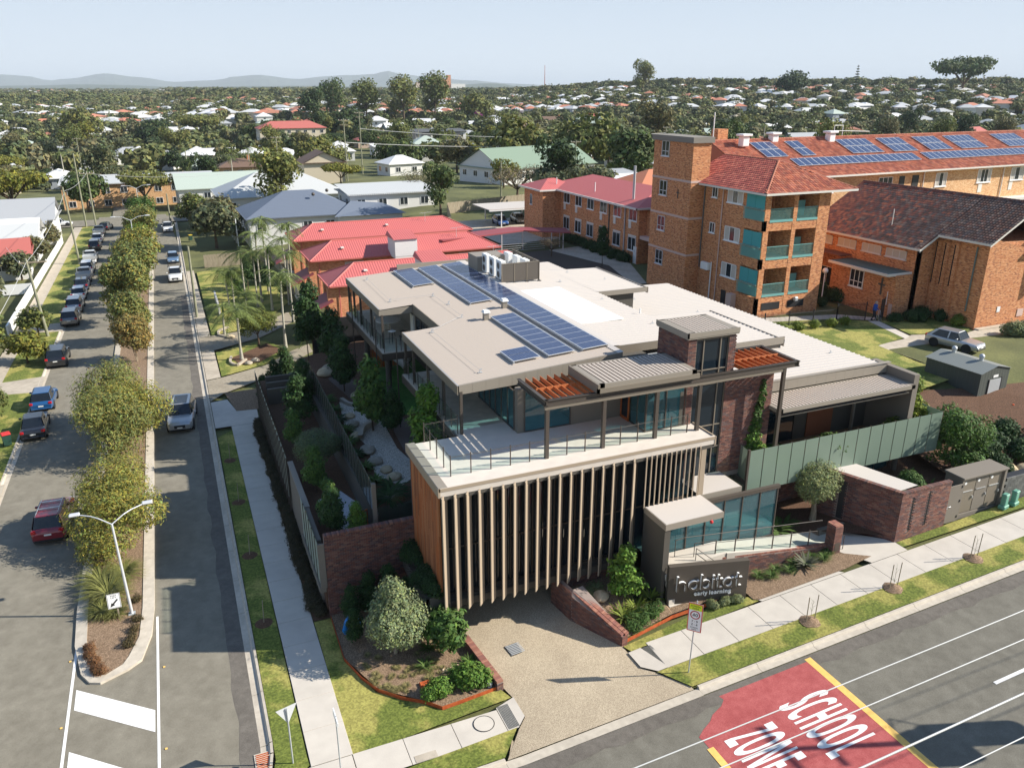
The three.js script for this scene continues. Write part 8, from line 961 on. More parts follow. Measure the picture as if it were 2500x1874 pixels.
const grassG=rosette(420, 1.15, 0.03, 1.05, 0.55), grassS=rosette(160, 0.55, 0.025, 0.5, 0.5), agaveG=rosette(46, 0.75, 0.1, 0.75, 0.25), bromG=rosette(34, 0.7, 0.12, 0.42, 0.1), clivG=rosette(40, 0.62, 0.07, 0.6, 0.5), fernG=rosette(60, 0.9, 0.14, 0.8, 0.6);
const clump=(name, label, g, mat, x, y, z, s=1, group, cat='plant')=>{const m=mesh(numbered(name), g, mat);m.position.set(x, y, z);m.scale.setScalar(s);m.rotation.y=rnd()*6.28;m.userData={label, category: cat, ...(group?{group}:{})};scene.add(m);return m;};
[[-5.7, -40.6, 1.35, 'largest tussock of tall grass at the foot of the street light'],[-6.1, -42.0, 1.25, 'tall tussock grass behind the largest clump'],[-5.0, -42.4, 1.1, 'tussock grass on the street side of the median'],[-5.9, -39.2, 0.85, 'low tussock beside the keep left sign'],[-5.3, -38.9, 0.7, 'small tussock in front of the keep left sign']].forEach(([x, z, s, l])=>clump('tussock_grass', l, grassG, LM.grass, x, 0.1, z, s, 'tussocks in the median', 'grass'));
const lowM=leafMat(0.2, 0.1, 0.045), gcG=K.bush[1].crown;[[-6.3, -36.4],[-6.25, -35.8],[-6.1, -35.2],[-5.9, -34.6],[-5.7, -34.4]].forEach(([x, z], i)=>clump('ground_cover', ['reddish ground cover at the left kerb of the median nose', 'rusty ground cover second from the left kerb', 'rusty ground cover in the middle of the nose', 'rusty ground cover nearer the nose tip', 'rusty ground cover at the nose tip'][i], gcG, lowM, x, 0.08, z, 0.55, 'ground cover on the median nose'));[[-4.35, -38.0],[-4.4, -37.2],[-4.5, -36.5],[-4.7, -36.0],[-4.3, -39.8]].forEach(([x, z], i)=>clump('ground_cover', `small dark tuft along the right kerb of the median, ${['nearest the pole', 'second from the pole', 'third from the pole', 'nearest the nose', 'behind the pole'][i]}`, gcG, leafMat(0.09, 0.07, 0.03), x, 0.08, z, 0.5, 'ground cover on the median nose'));
// front corner garden
tree('silver_tree', 'grey green conical tree in the corner garden by the driveway', K.olive, LM.olive, 6.95, 0.15, -30.4, [1.05, 1.0, 1.05], 0.4, {bark: 0});
tree('leafy_shrub', 'glossy green broad shrub beside the low driveway wall', kind({leaves: 5200, size: 0.22, asp: 0.45, th: 0.8, tr: 0.05, lump: 0.5, gap: -0.15, young: 0.28, lobes: [[0, 1.35, 0, 0.9, 0.6, 0.8],[0.5, 1.0, 0.3, 0.6, 0.5, 0.6],[-0.6, 1.0, 0, 0.6, 0.5, 0.6]]}), LM.glossy, 9.2, 0.15, -29.9, 1.15);
clump('round_bush', 'bright green rounded bush in the middle of the bed edge', K.bush[0].crown, LM.bright, 7.9, 0.15, -27.0, 1.0, 'rounded bushes', 'shrub');clump('round_bush', 'larger bright green rounded bush near the brick wall', K.bush[0].crown, LM.bright, 9.45, 0.15, -27.1, 1.3, 'rounded bushes', 'shrub');
[[7.9, -28.9, 'cliveas by the foot of the silver tree'],[8.4, -30.0, 'strap leaved plant under the glossy shrub'],[9.9, -28.4, 'strap leaved plant against the low brick wall'],[9.1, -28.0, 'small strap plant beside the pebble patch']].forEach(([x, z, l])=>clump('strap_plant', l, clivG, LM.strap, x, 0.18, z, 0.9, 'strap leaved plants'));
{const tufts=[];const q=new THREE.Quaternion();for (let i=0;i<90;i++) {const t=rnd(), a=rnd()*6.28, x=lerp(5.4, 9.6, rnd()), z=-26.9 - rnd()*4;if (x<5+(-27 - z)*-0.1 || Math.hypot(x - 7, z+30.4)<0.9 || z > -27 - (7.3 - Math.min(x, 7.3))*0.9) continue;tufts.push([new THREE.Matrix4().compose(V(x, 0.19, z), q.setFromAxisAngle(V(0, 1, 0), a), V(1, 1, 1).multiplyScalar(rr(0.25, 0.5)))]);} const m=instanced(scene, 'low_ground_cover', grassS, leafMat(0.26, 0.24, 0.11), tufts);m.userData={kind: 'stuff', label: 'pale low tufts spread over the corner garden mulch', category: 'ground cover'};}
{const st=[];for (let i=0;i<170;i++) {const x=8.55+rnd()*1.1, z=-28.5+rnd()*1.1;st.push([new THREE.Matrix4().compose(V(x, 0.22, z), new THREE.Quaternion().setFromEuler(new THREE.Euler(rnd(), rnd()*6, rnd())), V(0.13, 0.13, 0.13)), pick([[0.6, 0.42, 0.26],[0.5, 0.36, 0.24],[0.66, 0.52, 0.36]])]);} const m=instanced(scene, 'pebble_patch', stoneG[0], std({roughness: 0.9}), st);m.userData={kind: 'stuff', label: 'patch of tan pebbles beside the rounded bushes', category: 'pebbles'};one('well_cover', bx(8.9, 0.22, -28.2, 9.35, 0.26, -27.8), M.corten, 'rusty square cover in the pebble patch', 'cover');one('bird_bath', B().bev(7.35, 0.2, -28.0, 7.95, 0.32, -27.4, 0.03), M.corten, 'shallow rusty square dish among the mulch', 'dish');one('garden_light', B().cyl([10.2, 0.2, -26.6],[10.2, 0.42, -26.6], 0.1, 0.12, 12), M.galv, 'small round garden light by the brick wall end', 'garden light');}
// below the brick wall, in shade
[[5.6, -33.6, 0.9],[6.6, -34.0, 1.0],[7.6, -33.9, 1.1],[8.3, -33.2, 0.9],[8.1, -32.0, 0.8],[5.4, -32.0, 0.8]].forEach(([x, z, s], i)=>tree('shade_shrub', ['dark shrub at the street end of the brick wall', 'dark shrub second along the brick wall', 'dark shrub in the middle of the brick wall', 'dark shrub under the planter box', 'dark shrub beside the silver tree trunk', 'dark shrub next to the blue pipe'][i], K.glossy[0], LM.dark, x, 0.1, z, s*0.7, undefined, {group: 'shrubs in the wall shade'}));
// planter plants beside the fins
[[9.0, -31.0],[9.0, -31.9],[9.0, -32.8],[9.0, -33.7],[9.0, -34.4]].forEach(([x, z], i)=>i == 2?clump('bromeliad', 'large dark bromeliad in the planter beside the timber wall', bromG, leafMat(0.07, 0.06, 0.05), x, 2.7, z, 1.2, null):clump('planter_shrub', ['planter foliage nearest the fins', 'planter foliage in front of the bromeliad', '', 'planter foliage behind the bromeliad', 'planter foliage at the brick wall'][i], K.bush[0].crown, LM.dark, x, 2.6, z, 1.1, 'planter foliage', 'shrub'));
// sign garden
tree('leafy_shrub', 'upright glossy shrub between the fins and the sign', K.glossy[0], LM.bright, 18.35, 0.9, -28.9, [1.0, 0.92, 1.0]);
[[17.6, -27.6, 1.1, 'spiky green rosette nearest the driveway wall'],[18.5, -28.0, 1.0, 'spiky green rosette in the middle of the sign garden'],[19.5, -28.3, 1.05, 'spiky green rosette against the sign panel'],[18.0, -27.2, 0.6, 'small spiky rosette at the front of the sign garden']].forEach(([x, z, s, l])=>clump('spiky_plant', l, agaveG, LM.lime, x, slope(x)+0.36, z, s, 'spiky rosettes'));
[[17.6, -26.9],[18.3, -27.0],[19.0, -27.2],[19.4, -27.5],[18.6, -27.5],[17.9, -27.3]].forEach(([x, z], i)=>clump('low_shrub', `low green shrub in the sign garden, ${['at the brick wall end', 'second from the wall end', 'third from the wall end', 'nearest the sign', 'behind the front row', 'behind the wall end'][i]}`, K.bush[1].crown, LM.glossy, x, slope(x)+0.34, z, 0.75, 'low shrubs below the sign', 'shrub'));
[[22.2, -26.85],[22.9, -26.75],[23.5, -26.65]].forEach(([x, z], i)=>clump('low_shrub', ['low blue green plant at the foot of the sign, left', 'low blue green plant at the foot of the sign, middle', 'low green plant at the right foot of the sign'][i], K.bush[0].crown, LM.round, x, slope(x)+0.1, z, 0.5, 'plants at the foot of the sign', 'shrub'));
[[16.6, -29.6],[17.3, -29.9]].forEach(([x, z], i)=>clump('broadleaf_plant', ['pale leaved plant in shade behind the driveway wall', 'second pale leaved plant in the shaded bed'][i], fernG, LM.round, x, 1.25, z, 0.7, 'shaded bed plants'));[[17.2, -29.2, 0.9],[18.0, -29.6, 0.8],[18.0, -28.6, 0.6]].forEach(([x, z, s], i)=>stone(x, 1.2 - i*0.15, z, s, 'pale rock in the shaded bed under the fins'));
for (let i=0;i<4;i++) clump('broadleaf_plant', `dark broad leaved plant by the entry wall, ${['first', 'second', 'third', 'fourth'][i]} from the fins`, fernG, LM.dark, 19.3+(i % 2)*0.4, 0.9, -30.2+i*0.6, 1.0, 'plants by the entry wall');
// right of the entry
clump('bromeliad', 'big striped bromeliad beside the ramp wall', bromG, LM.brom, 28.6, slope(28.6)+0.15, -27.4, 1.25);for (let i=0;i<9;i++) clump('grass_tuft', `green grass tuft along the ramp wall, number ${i+1} from the sign`.replace(/number \d+/, ['first', 'second', 'third', 'fourth', 'fifth', 'sixth', 'seventh', 'eighth', 'ninth'][i]), grassS, LM.strap, 25.8+i*0.58, slope(25.8+i*0.58)+0.13, -27.8+(i % 2)*0.35, 0.9, 'tufts along the ramp wall', 'grass');
tree('round_tree', 'round grey green tree with pale trunk in front of the frosted screen', K.round, LM.round, 31.9, 1.4, -30.6, [1.12, 1.1, 1.12], 1, {bark: 0});[[29.2, -30.6, 1.5],[28.7, -31.2, 1.3],[30.2, -31.0, 1.2]].forEach(([x, z, s], i)=>clump('bird_of_paradise', ['large strap leaved plant with orange flowers by the entry glass', 'broad strap plant beside the brick pier', 'broad strap plant under the round tree'][i], fernG, LM.strap, x, 1.3, z, s, 'broad strap plants by the entry'));
// deck plants and creeper
{const c=tree('creeper', 'leafy creeper climbing the stair tower brick wall', K.creeper, LM.glossy, 27.9, 4.9, -31.85, [1.3, 1.15, 1.3], 0, {cat: 'creeper'});tree('deck_shrub', 'tall shrub behind the corner of the frosted screen', K.glossy[0], LM.bright, 28.1, 4.9, -32.1, [0.9, 0.95, 0.9]);clump('deck_shrub', 'rounded shrub in front of the deck windows', K.bush[0].crown, LM.glossy, 33.6, 5.0, -31.8, 1.5, null, 'shrub');clump('deck_shrub', 'yellow green shrub above the frosted screen', K.bush[0].crown, LM.lime, 38.8, 5.3, -31.9, 1.3, null, 'shrub');clump('deck_plant', 'spiky pale plant beside the end wall', agaveG, LM.round, 40.2, 5.6, -31.8, 1.0);tree('deck_tree', 'dense small tree at the right end of the deck', K.glossy[0], LM.lime, 41.2, 4.9, -33.0, [1.15, 1.0, 1.15]);for (let i=0;i<3;i++) one('timber_stump', B().cyl([32.2+i*0.25, 4.9, -31.7],[32.2+i*0.25, 5.6+i*0.15, -31.7], 0.07, 0.07, 8), M.timberWarm, ['shortest orange timber post on the deck', 'middle orange timber post on the deck', 'tallest orange timber post on the deck'][i], 'timber post', 'deck timber posts');}
tree('leafy_tree', 'large glossy tree right of the frosted screen', kind({n: 9, w: 1.3, y0: 1.6, y1: 4.2, r: 1.1, leaves: 8500, size: 0.2, asp: 0.5, th: 1.8, tr: 0.1, gap: -0.15, young: 0.25, lump: 0.5}), LM.glossy, 43.2, 1.9, -30.6, 0.98);clump('shrub', 'shrub behind the brick wall coping', K.bush[0].crown, LM.glossy, 36.9, 3.6, -28.6, 1.2, null, 'shrub');
[[45.5, -30.5, 1.3],[46.8, -31.2, 1.2],[47.6, -29.6, 1.1],[45.2, -33, 1.2],[48.6, -31.6, 1.3],[49.5, -29.4, 1.2],[44.8, -28.9, 1.0],[51, -30.8, 1.2]].forEach(([x, z, s], i)=>clump('hedge_shrub', `dark hedge shrub on the right bank, ${['lowest', 'second', 'third', 'fourth', 'fifth', 'sixth', 'seventh', 'highest'][i]} along the row`, K.bush[0].crown, LM.dark, x, T(x, z)+0.9, z, s*1.3, 'hedge on the right bank', 'shrub'));[[44.6, -29.6, 1.6],[45.9, -29.2, 1.5],[46.9, -28.6, 1.3],[43.9, -30.6, 1.2]].forEach(([x, z, s])=>stone(x, T(x, z)+0.5, z, s, 'large pale boulder in the right hand retaining bank'));
[[36.5, -31.2],[38, -30.4],[39.2, -31],[40.6, -30.2],[41.5, -29.2]].forEach(([x, z], i)=>clump('fern', `green fern in the courtyard behind the bin gate, ${['first', 'second', 'third', 'fourth', 'fifth'][i]} from the brick wall`, fernG, i % 2?LM.strap:LM.dark, x, 1.9, z, 1.3, 'courtyard ferns'));
[[60.5, -51.8, 1],[62, -51.4, 1.2],[63.5, -51.6, 1.4],[64.8, -50.5, 1.2],[64.9, -48.6, 1.2],[62.8, -51, 1.0],[61, -60, 1.6],[60.4, -62, 2.0],[58.6, -59, 1.0]].forEach(([x, z, s], i)=>clump('chapel_shrub', `dark shrub along the chapel wall, ${['first', 'second', 'third', 'fourth', 'fifth', 'sixth', 'seventh', 'eighth', 'ninth'][i]} from the gate`, K.bush[0].crown, i == 4?LM.lime:LM.dark, x, 4.9, z, s, 'shrubs along the chapel', 'shrub'));[[47, -53.6],[48.6, -53.4],[50.3, -53.2],[52, -53.0],[53.8, -52.8],[55.4, -52.8]].forEach(([x, z], i)=>clump('hedge_plant', `small hedge plant along the picket fence, ${['first', 'second', 'third', 'fourth', 'fifth', 'sixth'][i]} from the left`, K.bush[1].crown, LM.lime, x, 4.9, z, 1.0, 'hedge along the picket fence', 'shrub'));[[66.8, -44.6],[68.2, -44.4],[69.8, -44.2]].forEach(([x, z], i)=>clump('carpark_shrub', `pale shrub by the car park kerb, ${['first', 'second', 'third'][i]} from the chapel corner`, K.bush[0].crown, LM.round, x, 4.8, z, 1.5, 'shrubs by the car park', 'shrub'));
// garden behind the street fence and between the fences
[[6.2, -44.3, 'silver', 1.05, 'grey green round tree behind the street fence'],[5.4, -48.6, 'g', 0.8, 'bright shrub behind the rear glass fence'],[5.6, -42.2, 'g', 0.85, 'leafy shrub behind the street wall cap'],[5.7, -38.4, 'g', 0.75, 'dark shrub beside the white gravel'],[6.6, -36.0, 'b', 0.65, 'bright feathery shrub behind the brick corner'],[6.2, -52.2, 'd', 1.1, 'tall dark shrub against the stepped walls'],[5.6, -37.0, 'd', 0.8, 'dark bushy shrub by the corner glass panels'],[7.0, -54.6, 'd', 1.2, 'dark tree beside the inner fence']].forEach(([x, z, k, s, l])=>k == 'silver'?tree('garden_tree', l, K.round, leafMat(0.12, 0.16, 0.08), x, 3.2, z, [s, 0.8, s], 1, {bark: 0}):tree('garden_shrub', l, K.glossy[0], k == 'b'?LM.bright:k == 'g'?LM.glossy:LM.dark, x, 3.2, z, s, undefined, {group: 'shrubs behind the street fence'}));
[[10.0, -46.2, 1.35, 'dark leafy tree with bright top in the raised garden', LM.glossy, 0],[11.2, -38.3, 1.3, 'sunlit slender tree beside the timber wall', LM.bright, 1],[11.0, -45.0, 0.85, 'small dark tree beside the balcony post', LM.dark, 0],[9.8, -54.0, 1.2, 'dark leafy tree at the back of the raised garden', LM.dark, 0],[10.2, -59.6, 1.3, 'dark tree in front of the black fence', LM.dark, 0],[8.6, -62.2, 1.2, 'dark leafy shrub by the garden gate', LM.dark, 1],[9.4, -64.6, 1.6, 'tall dark shrub beside the red units', LM.dark, 0]].forEach(([x, z, s, l, m, k])=>tree('garden_tree', l, K.glossy[k], m, x, 4.7, z, [s, s*1.05, s]));for (let i=0;i<9;i++) clump('garden_fern', `strap fern along the inner glass fence, ${['first', 'second', 'third', 'fourth', 'fifth', 'sixth', 'seventh', 'eighth', 'ninth'][i]} from the front`, fernG, i % 3?LM.strap:LM.dark, 8.15+rnd()*0.3, 4.75, -37.2 - i*1.9, 0.8, 'ferns along the inner fence');[[8.6, -36.8],[9.0, -37.6]].forEach(([x, z], i)=>clump('garden_fern', ['big strap fern behind the brick wall', 'second big fern behind the brick wall'][i], fernG, LM.dark, x, 4.75, z, 1.2, 'ferns along the inner fence'));
{const tf=[], q=new THREE.Quaternion();for (let z=-34.8;z > -62;z -= 0.16) tf.push([new THREE.Matrix4().compose(V(4.15+rr(-0.22, 0.2), 0.1, z), q.setFromAxisAngle(V(0, 1, 0), rnd()*6.28), V(1, 1, 1).multiplyScalar(rr(0.4, 0.75)))]);const m=instanced(scene, 'fence_ground_cover', K.bush[1].crown, leafMat(0.07, 0.06, 0.03), tf);m.userData={kind: 'stuff', label: 'dark low planting strip between the footpath and street fence', category: 'ground cover'};}
// around the units
tree('round_tree', 'dense yellow green round tree behind the kerbed palm beds', kind({n: 8, w: 1.5, y0: 1.6, y1: 3.0, r: 1.3, ry: 1.1, leaves: 9000, size: 0.16, asp: 0.5, th: 1.3, tr: 0.12, lump: 0.3}), leafMat(0.13, 0.15, 0.03), 6.6, 0.1, -83.2, 1.05);[[6.4, -68, 0.9],[5.2, -66.4, 0.7],[7.6, -70.4, 1.0]].forEach(([x, z, s], i)=>tree('garden_shrub', ['dark shrub on the mulch corner by the paved drive', 'low dark shrub at the end of the street fence', 'dark column shrub beside the paved drive'][i], K.glossy[0], LM.dark, x, 0.1, z, s));
for (let i=0;i<10;i++) {const x=5+rnd()*7, z=-101 - rnd()*20;tree('understorey_shrub', `dense shrub under the palms, ${['first', 'second', 'third', 'fourth', 'fifth', 'sixth', 'seventh', 'eighth', 'ninth', 'tenth'][i]} of the grove`, K.glossy[i % 2], i % 3?LM.dark:LM.glossy, x, 0.1, z, rr(0.7, 1.2), undefined, {group: 'understorey of the palm grove'});}
{// person in blue walking through the yard gate
const p=thing('person', 'person in a blue jacket and dark trousers walking through the gate', 'person', [59.0, 4.92, -52.9], 0.4);const cap=(a, b, r0, r1)=>{const A=V(...a), Bv=V(...b), d=Bv.clone().sub(A), L2=d.lengthSq();return q=>{const t=clamp(q.clone().sub(A).dot(d) / L2, 0, 1);return q.distanceTo(A.clone().addScaledVector(d, t)) - lerp(r0, r1, t);};};
const field=(bones, lo, hi, st, k=0.05)=>{const fs=bones.map(b=>cap(...b)), f=(x, y, z)=>{const q=V(x, y, z);let s=0;for (const g of fs) s += Math.exp(-g(q) / k);return -k*Math.log(s+1e-30);};const nx=Math.ceil((hi[0] - lo[0]) / st), ny=Math.ceil((hi[1] - lo[1]) / st), nz=Math.ceil((hi[2] - lo[2]) / st);const g=[];for (let k2=0;k2 <= nz;k2++) for (let j=0;j <= ny;j++) for (let i=0;i <= nx;i++) g.push(f(lo[0]+i*st, lo[1]+j*st, lo[2]+k2*st));const at=(i, j, k2)=>g[(k2*(ny+1)+j)*(nx+1)+i], m=B();const P=(i, j, k2)=>[lo[0]+i*st, lo[1]+j*st, lo[2]+k2*st];const nrm=q=>{const e=0.01, n=V(f(q[0]+e, q[1], q[2]) - f(q[0] - e, q[1], q[2]), f(q[0], q[1]+e, q[2]) - f(q[0], q[1] - e, q[2]), f(q[0], q[1], q[2]+e) - f(q[0], q[1], q[2] - e)).normalize();return [n.x, n.y, n.z];};const tets=[[0, 5, 1, 6],[0, 1, 2, 6],[0, 2, 3, 6],[0, 3, 7, 6],[0, 7, 4, 6],[0, 4, 5, 6]], cs=[[0, 0, 0],[1, 0, 0],[1, 1, 0],[0, 1, 0],[0, 0, 1],[1, 0, 1],[1, 1, 1],[0, 1, 1]];
for (let k2=0;k2<nz;k2++) for (let j=0;j<ny;j++) for (let i=0;i<nx;i++) for (const t of tets) {const c=t.map(q=>cs[q]).map(o=>[i+o[0], j+o[1], k2+o[2]]), v=c.map(o=>at(...o)), ins=[0, 1, 2, 3].filter(q=>v[q]<0);if (!ins.length || ins.length == 4) continue;const out=[0, 1, 2, 3].filter(q=>v[q] >= 0), e=(a, b)=>{const s=v[a] / (v[a] - v[b]), A=P(...c[a]), Bq=P(...c[b]);return [0, 1, 2].map(q=>lerp(A[q], Bq[q], s));};const T3=(a, b, d)=>{const n=nrm(a), u=V(b[0] - a[0], b[1] - a[1], b[2] - a[2]).cross(V(d[0] - a[0], d[1] - a[1], d[2] - a[2]));u.dot(V(...n))<0?m.tri(a, d, b, n, nrm(d), nrm(b)):m.tri(a, b, d, n, nrm(b), nrm(d));};if (ins.length == 1) T3(e(ins[0], out[0]), e(ins[0], out[1]), e(ins[0], out[2]));else if (ins.length == 3) T3(e(ins[0], out[0]), e(ins[1], out[0]), e(ins[2], out[0]));else {const a=e(ins[0], out[0]), b=e(ins[0], out[1]), d=e(ins[1], out[1]), h=e(ins[1], out[0]);T3(a, b, d);T3(a, d, h);}} return m.build();};
const skin=col(0.5, 0.32, 0.24, {roughness: 0.6});part(p, 'body', field([[[0, 0.95, 0],[0, 1.42, 0.05], 0.15, 0.17],[[-0.1, 0.92, 0],[-0.11, 0.5, 0.06], 0.1, 0.07],[[-0.11, 0.5, 0.06],[-0.12, 0.08, -0.12], 0.068, 0.045],[[0.1, 0.92, 0],[0.11, 0.5, 0.1], 0.1, 0.07],[[0.11, 0.5, 0.1],[0.12, 0.07, 0.18], 0.068, 0.045],[[-0.12, 0.06, -0.12],[-0.12, 0.05, 0.04], 0.05, 0.04],[[0.12, 0.06, 0.16],[0.12, 0.05, 0.34], 0.05, 0.04],[[0, 1.42, 0.05],[0, 1.6, 0.09], 0.06, 0.05]],[-0.4, -0.02, -0.3],[0.4, 1.7, 0.45], 0.035, 0.025), col(0.02, 0.022, 0.03));
part(p, 'head', field([[[0, 1.62, 0.1],[0, 1.7, 0.12], 0.085, 0.1],[[0, 1.64, 0.2],[0, 1.65, 0.21], 0.02, 0.015]],[-0.16, 1.48, -0.05],[0.16, 1.86, 0.27], 0.02, 0.02), skin);part(p, 'hair', field([[[0, 1.74, 0.08],[0, 1.7, 0.03], 0.1, 0.09]],[-0.16, 1.55, -0.12],[0.16, 1.9, 0.2], 0.02, 0.02), col(0.3, 0.29, 0.28));part(p, 'jacket', field([[[0, 1.0, 0.0],[0, 1.4, 0.05], 0.18, 0.2],[[-0.2, 1.4, 0.05],[-0.27, 1.12, 0.08], 0.075, 0.06],[[-0.27, 1.12, 0.08],[-0.2, 1.02, 0.3], 0.058, 0.045],[[0.2, 1.4, 0.05],[0.27, 1.12, 0.08], 0.075, 0.06],[[0.27, 1.12, 0.08],[0.2, 1.02, 0.3], 0.058, 0.045]],[-0.45, 0.75, -0.3],[0.45, 1.65, 0.45], 0.03, 0.03), col(0.01, 0.06, 0.3, {roughness: 0.7}));
for (const s of [-1, 1]) {const b=[[[s*0.2, 1.02, 0.31],[s*0.185, 1.0, 0.38], 0.035, 0.03]];for (let i=0;i<4;i++) b.push([[s*(0.165+i*0.014), 1.0, 0.38],[s*(0.16+i*0.014), 0.97 - (i % 2)*0.006, 0.44], 0.011, 0.009]);b.push([[s*0.165, 1.01, 0.34],[s*0.14, 1.0, 0.38], 0.012, 0.01]);part(p, 'hand', field(b, [Math.min(s*0.1, s*0.28), 0.92, 0.26],[Math.max(s*0.1, s*0.28), 1.08, 0.48], 0.009, 0.006), skin);}
const w=thing('walking_frame', 'grey walking frame held by the person at the gate', 'walking frame', [59.2, 4.92, -52.5], 0.4);part(w, 'frame', B().path([[-0.25, 0, 0.2],[-0.22, 0.98, 0],[0.22, 0.98, 0],[0.25, 0, 0.2]], 0.015).path([[-0.24, 0, -0.2],[-0.22, 0.9, 0]], 0.015).path([[0.24, 0, -0.2],[0.22, 0.9, 0]], 0.015), M.galv);part(w, 'basket', bx(-0.18, 0.45, 0.05, 0.18, 0.6, 0.3), M.black);
}
// ---------------------------------------------------------------- suburb beyond: trees, houses, hills
const FK=[kind({n: 9, w: 3.0, y0: 3.6, y1: 7.2, r: 2.3, ry: 2.0, leaves: 2600, size: 0.75, asp: 0.6, tr: 0.3, lump: 0.5, gap: -0.2}), kind({n: 8, w: 2.4, y0: 3.2, y1: 6.0, r: 2.2, ry: 1.8, leaves: 2200, size: 0.7, asp: 0.6, tr: 0.28, lump: 0.45}), kind({n: 9, w: 2.6, y0: 5, y1: 11, r: 2.3, ry: 2.3, leaves: 2600, size: 0.75, asp: 0.5, tr: 0.35, lump: 0.6, gap: -0.14}), kind({n: 10, w: 4.6, y0: 4.4, y1: 5.8, r: 2.5, ry: 1.1, leaves: 3200, size: 0.6, asp: 0.5, tr: 0.35, lump: 0.4, th: 2.6})];
const FM=[leafMat(0.13, 0.15, 0.04), leafMat(0.085, 0.12, 0.035), leafMat(0.17, 0.18, 0.05), leafMat(0.045, 0.075, 0.025), leafMat(0.15, 0.14, 0.06), leafMat(0.18, 0.18, 0.03), leafMat(0.11, 0.125, 0.06)];
const pineK=(()=>{const l=[];for (let i=0;i<11;i++) {const t=i / 11, r=3.1*(1 - t*0.9);for (let j=0;j<6;j++) {const a=j*1.047+i;l.push([Math.cos(a)*r*0.55, 3+i*1.5, Math.sin(a)*r*0.55, r*0.5, 0.32, r*0.5]);}} return {crown: crownGeo(l, 3000, 0.55, {asp: 0.4, lump: 0.3}), trunk: B().cyl([0, -0.5, 0],[0, 19, 0], 0.3, 0.06, 7).build()};})();
const bareK={crown: kind({n: 9, w: 3.6, y0: 3.6, y1: 5.4, r: 2.2, ry: 1.2, leaves: 1500, size: 0.3, asp: 0.5, tr: 0.3}).crown, trunk: trunkGeo(2.4, 0.28, spread(16, 4.2, 3.8, 6, 1.6))};
const spots=[];                                          // [x, z, radius] already taken
scene.children.forEach(o=>{if (/house|hall|flats|apartments|terrace|cottage/.test(o.name)) spots.push([o.position.x, o.position.z, 10]);});
const near=(x, z)=>(x > -18.5&&x<3&&z > -178) || (x > 0&&x<66&&z > -126) || (x > 44&&x<150&&z > -96) || (Math.abs(z+182.5)<6.5&&x > -95&&x<60) || (z<-178&&Math.abs(x+3+(z+180)*-0.03 - (z<-190?4:0))<6&&z > -330);
const clear=(x, z, r)=>!near(x, z)&&!spots.some(s=>Math.abs(s[0] - x)<s[2]+r&&Math.abs(s[1] - z)<s[2]+r);
const far3=(label, k, m, x, z, s, name='tree', group)=>{const t=tree(name, label, k, m, x, T(x, z) - 0.2, z, s, undefined, {group});spots.push([x, z, 3]);return t;};
// trees that stand out
[['big round yellow green poinciana across the cross street', 3, 5, -32, -209, [1.5, 1.5, 1.5]],['dark green tree beside the round poinciana', 1, 1, -17, -206, 1.3],['flat topped green tree in front of the tan flats', 3, 2, -5, -207, [1.15, 1.35, 1.15]],['leafy green tree at the left cross street fence', 1, 1, -36, -196, 1.0],['rounded olive tree beside the slate blue house', 1, 6, 6.4, -143, 1.1],['grey leaved shrubby tree behind the olive one', 1, 4, 8, -158, 1.0],['dense tree at the white utility truck corner', 1, 0, 4.5, -170, 0.9],['tall yellow green tree at the bend of the far street', 0, 2, -42, -560, [2.6, 2.4, 2.6]],['dark tree left of the far street', 2, 3, -95, -600, 2.2],['dark tree right of the far street', 0, 3, -2, -470, 2.0],['spreading flat tree right of the white roofs', 3, 2, 22, -520, 2.4],['tall dark tree among the middle houses', 2, 3, 88, -520, 2.2],['round dark tree left of the white cluster', 0, 3, 92, -440, 2.1],['big gum at the left of the central grove', 2, 0, 140, -600, 2.6],['big gum in the central grove', 2, 2, 165, -590, 2.8],['tallest gum of the central grove', 2, 0, 192, -600, 3.0],['wide gum at the right of the central grove', 0, 2, 214, -570, 2.7],['dark gum behind the central grove', 2, 1, 120, -620, 2.6],['yellow flowering tree behind the brown tiled house', 1, 5, 33, -265, 1.2],['bushy tree right of the yellow flowering one', 0, 2, 42, -250, 1.3],['dark tree behind the power poles', 0, 1, 66, -235, 1.2],['brownish tree by the wide white roof', 1, 4, 78, -225, 1.4],['large leafy tree left of the brick tower', 0, 2, 92, -214, 1.9],['wide dense tree behind the green metal roof', 0, 0, 108, -200, 2.0],['dense tree beside the white hall', 1, 1, 98, -160, 1.8],['grey branching tree behind the tower', 2, 4, 170, -265, 1.8],['dark leafy tree behind the white hall', 0, 1, 128, -225, 1.5],['big fig on the right skyline', 3, 1, 690, -560, [5, 5.5, 5]],['dark skyline trees right of centre', 0, 3, 560, -640, 3.2],['skyline gum above the tower', 2, 2, 470, -760, 3]].forEach(([l, k, m, x, z, s])=>far3(l, FK[k], FM[m], x, z, s));
[[109, -560, 1.55, 'tall hoop pine in the central trees'],[196, -262, 0.9, 'slender pine just behind the brick tower'],[222, -262, 1.0, 'slender pine right of the brick tower'],[7, -620, 1.0, 'dark pine among the left trees'],[300, -520, 1.1, 'dark pine on the hillside'],[640, -640, 1.6, 'small pine on the right skyline']].forEach(([x, z, s, l])=>far3(l, pineK, FM[3], x, z, s, 'pine_tree', 'pines in the suburb'));
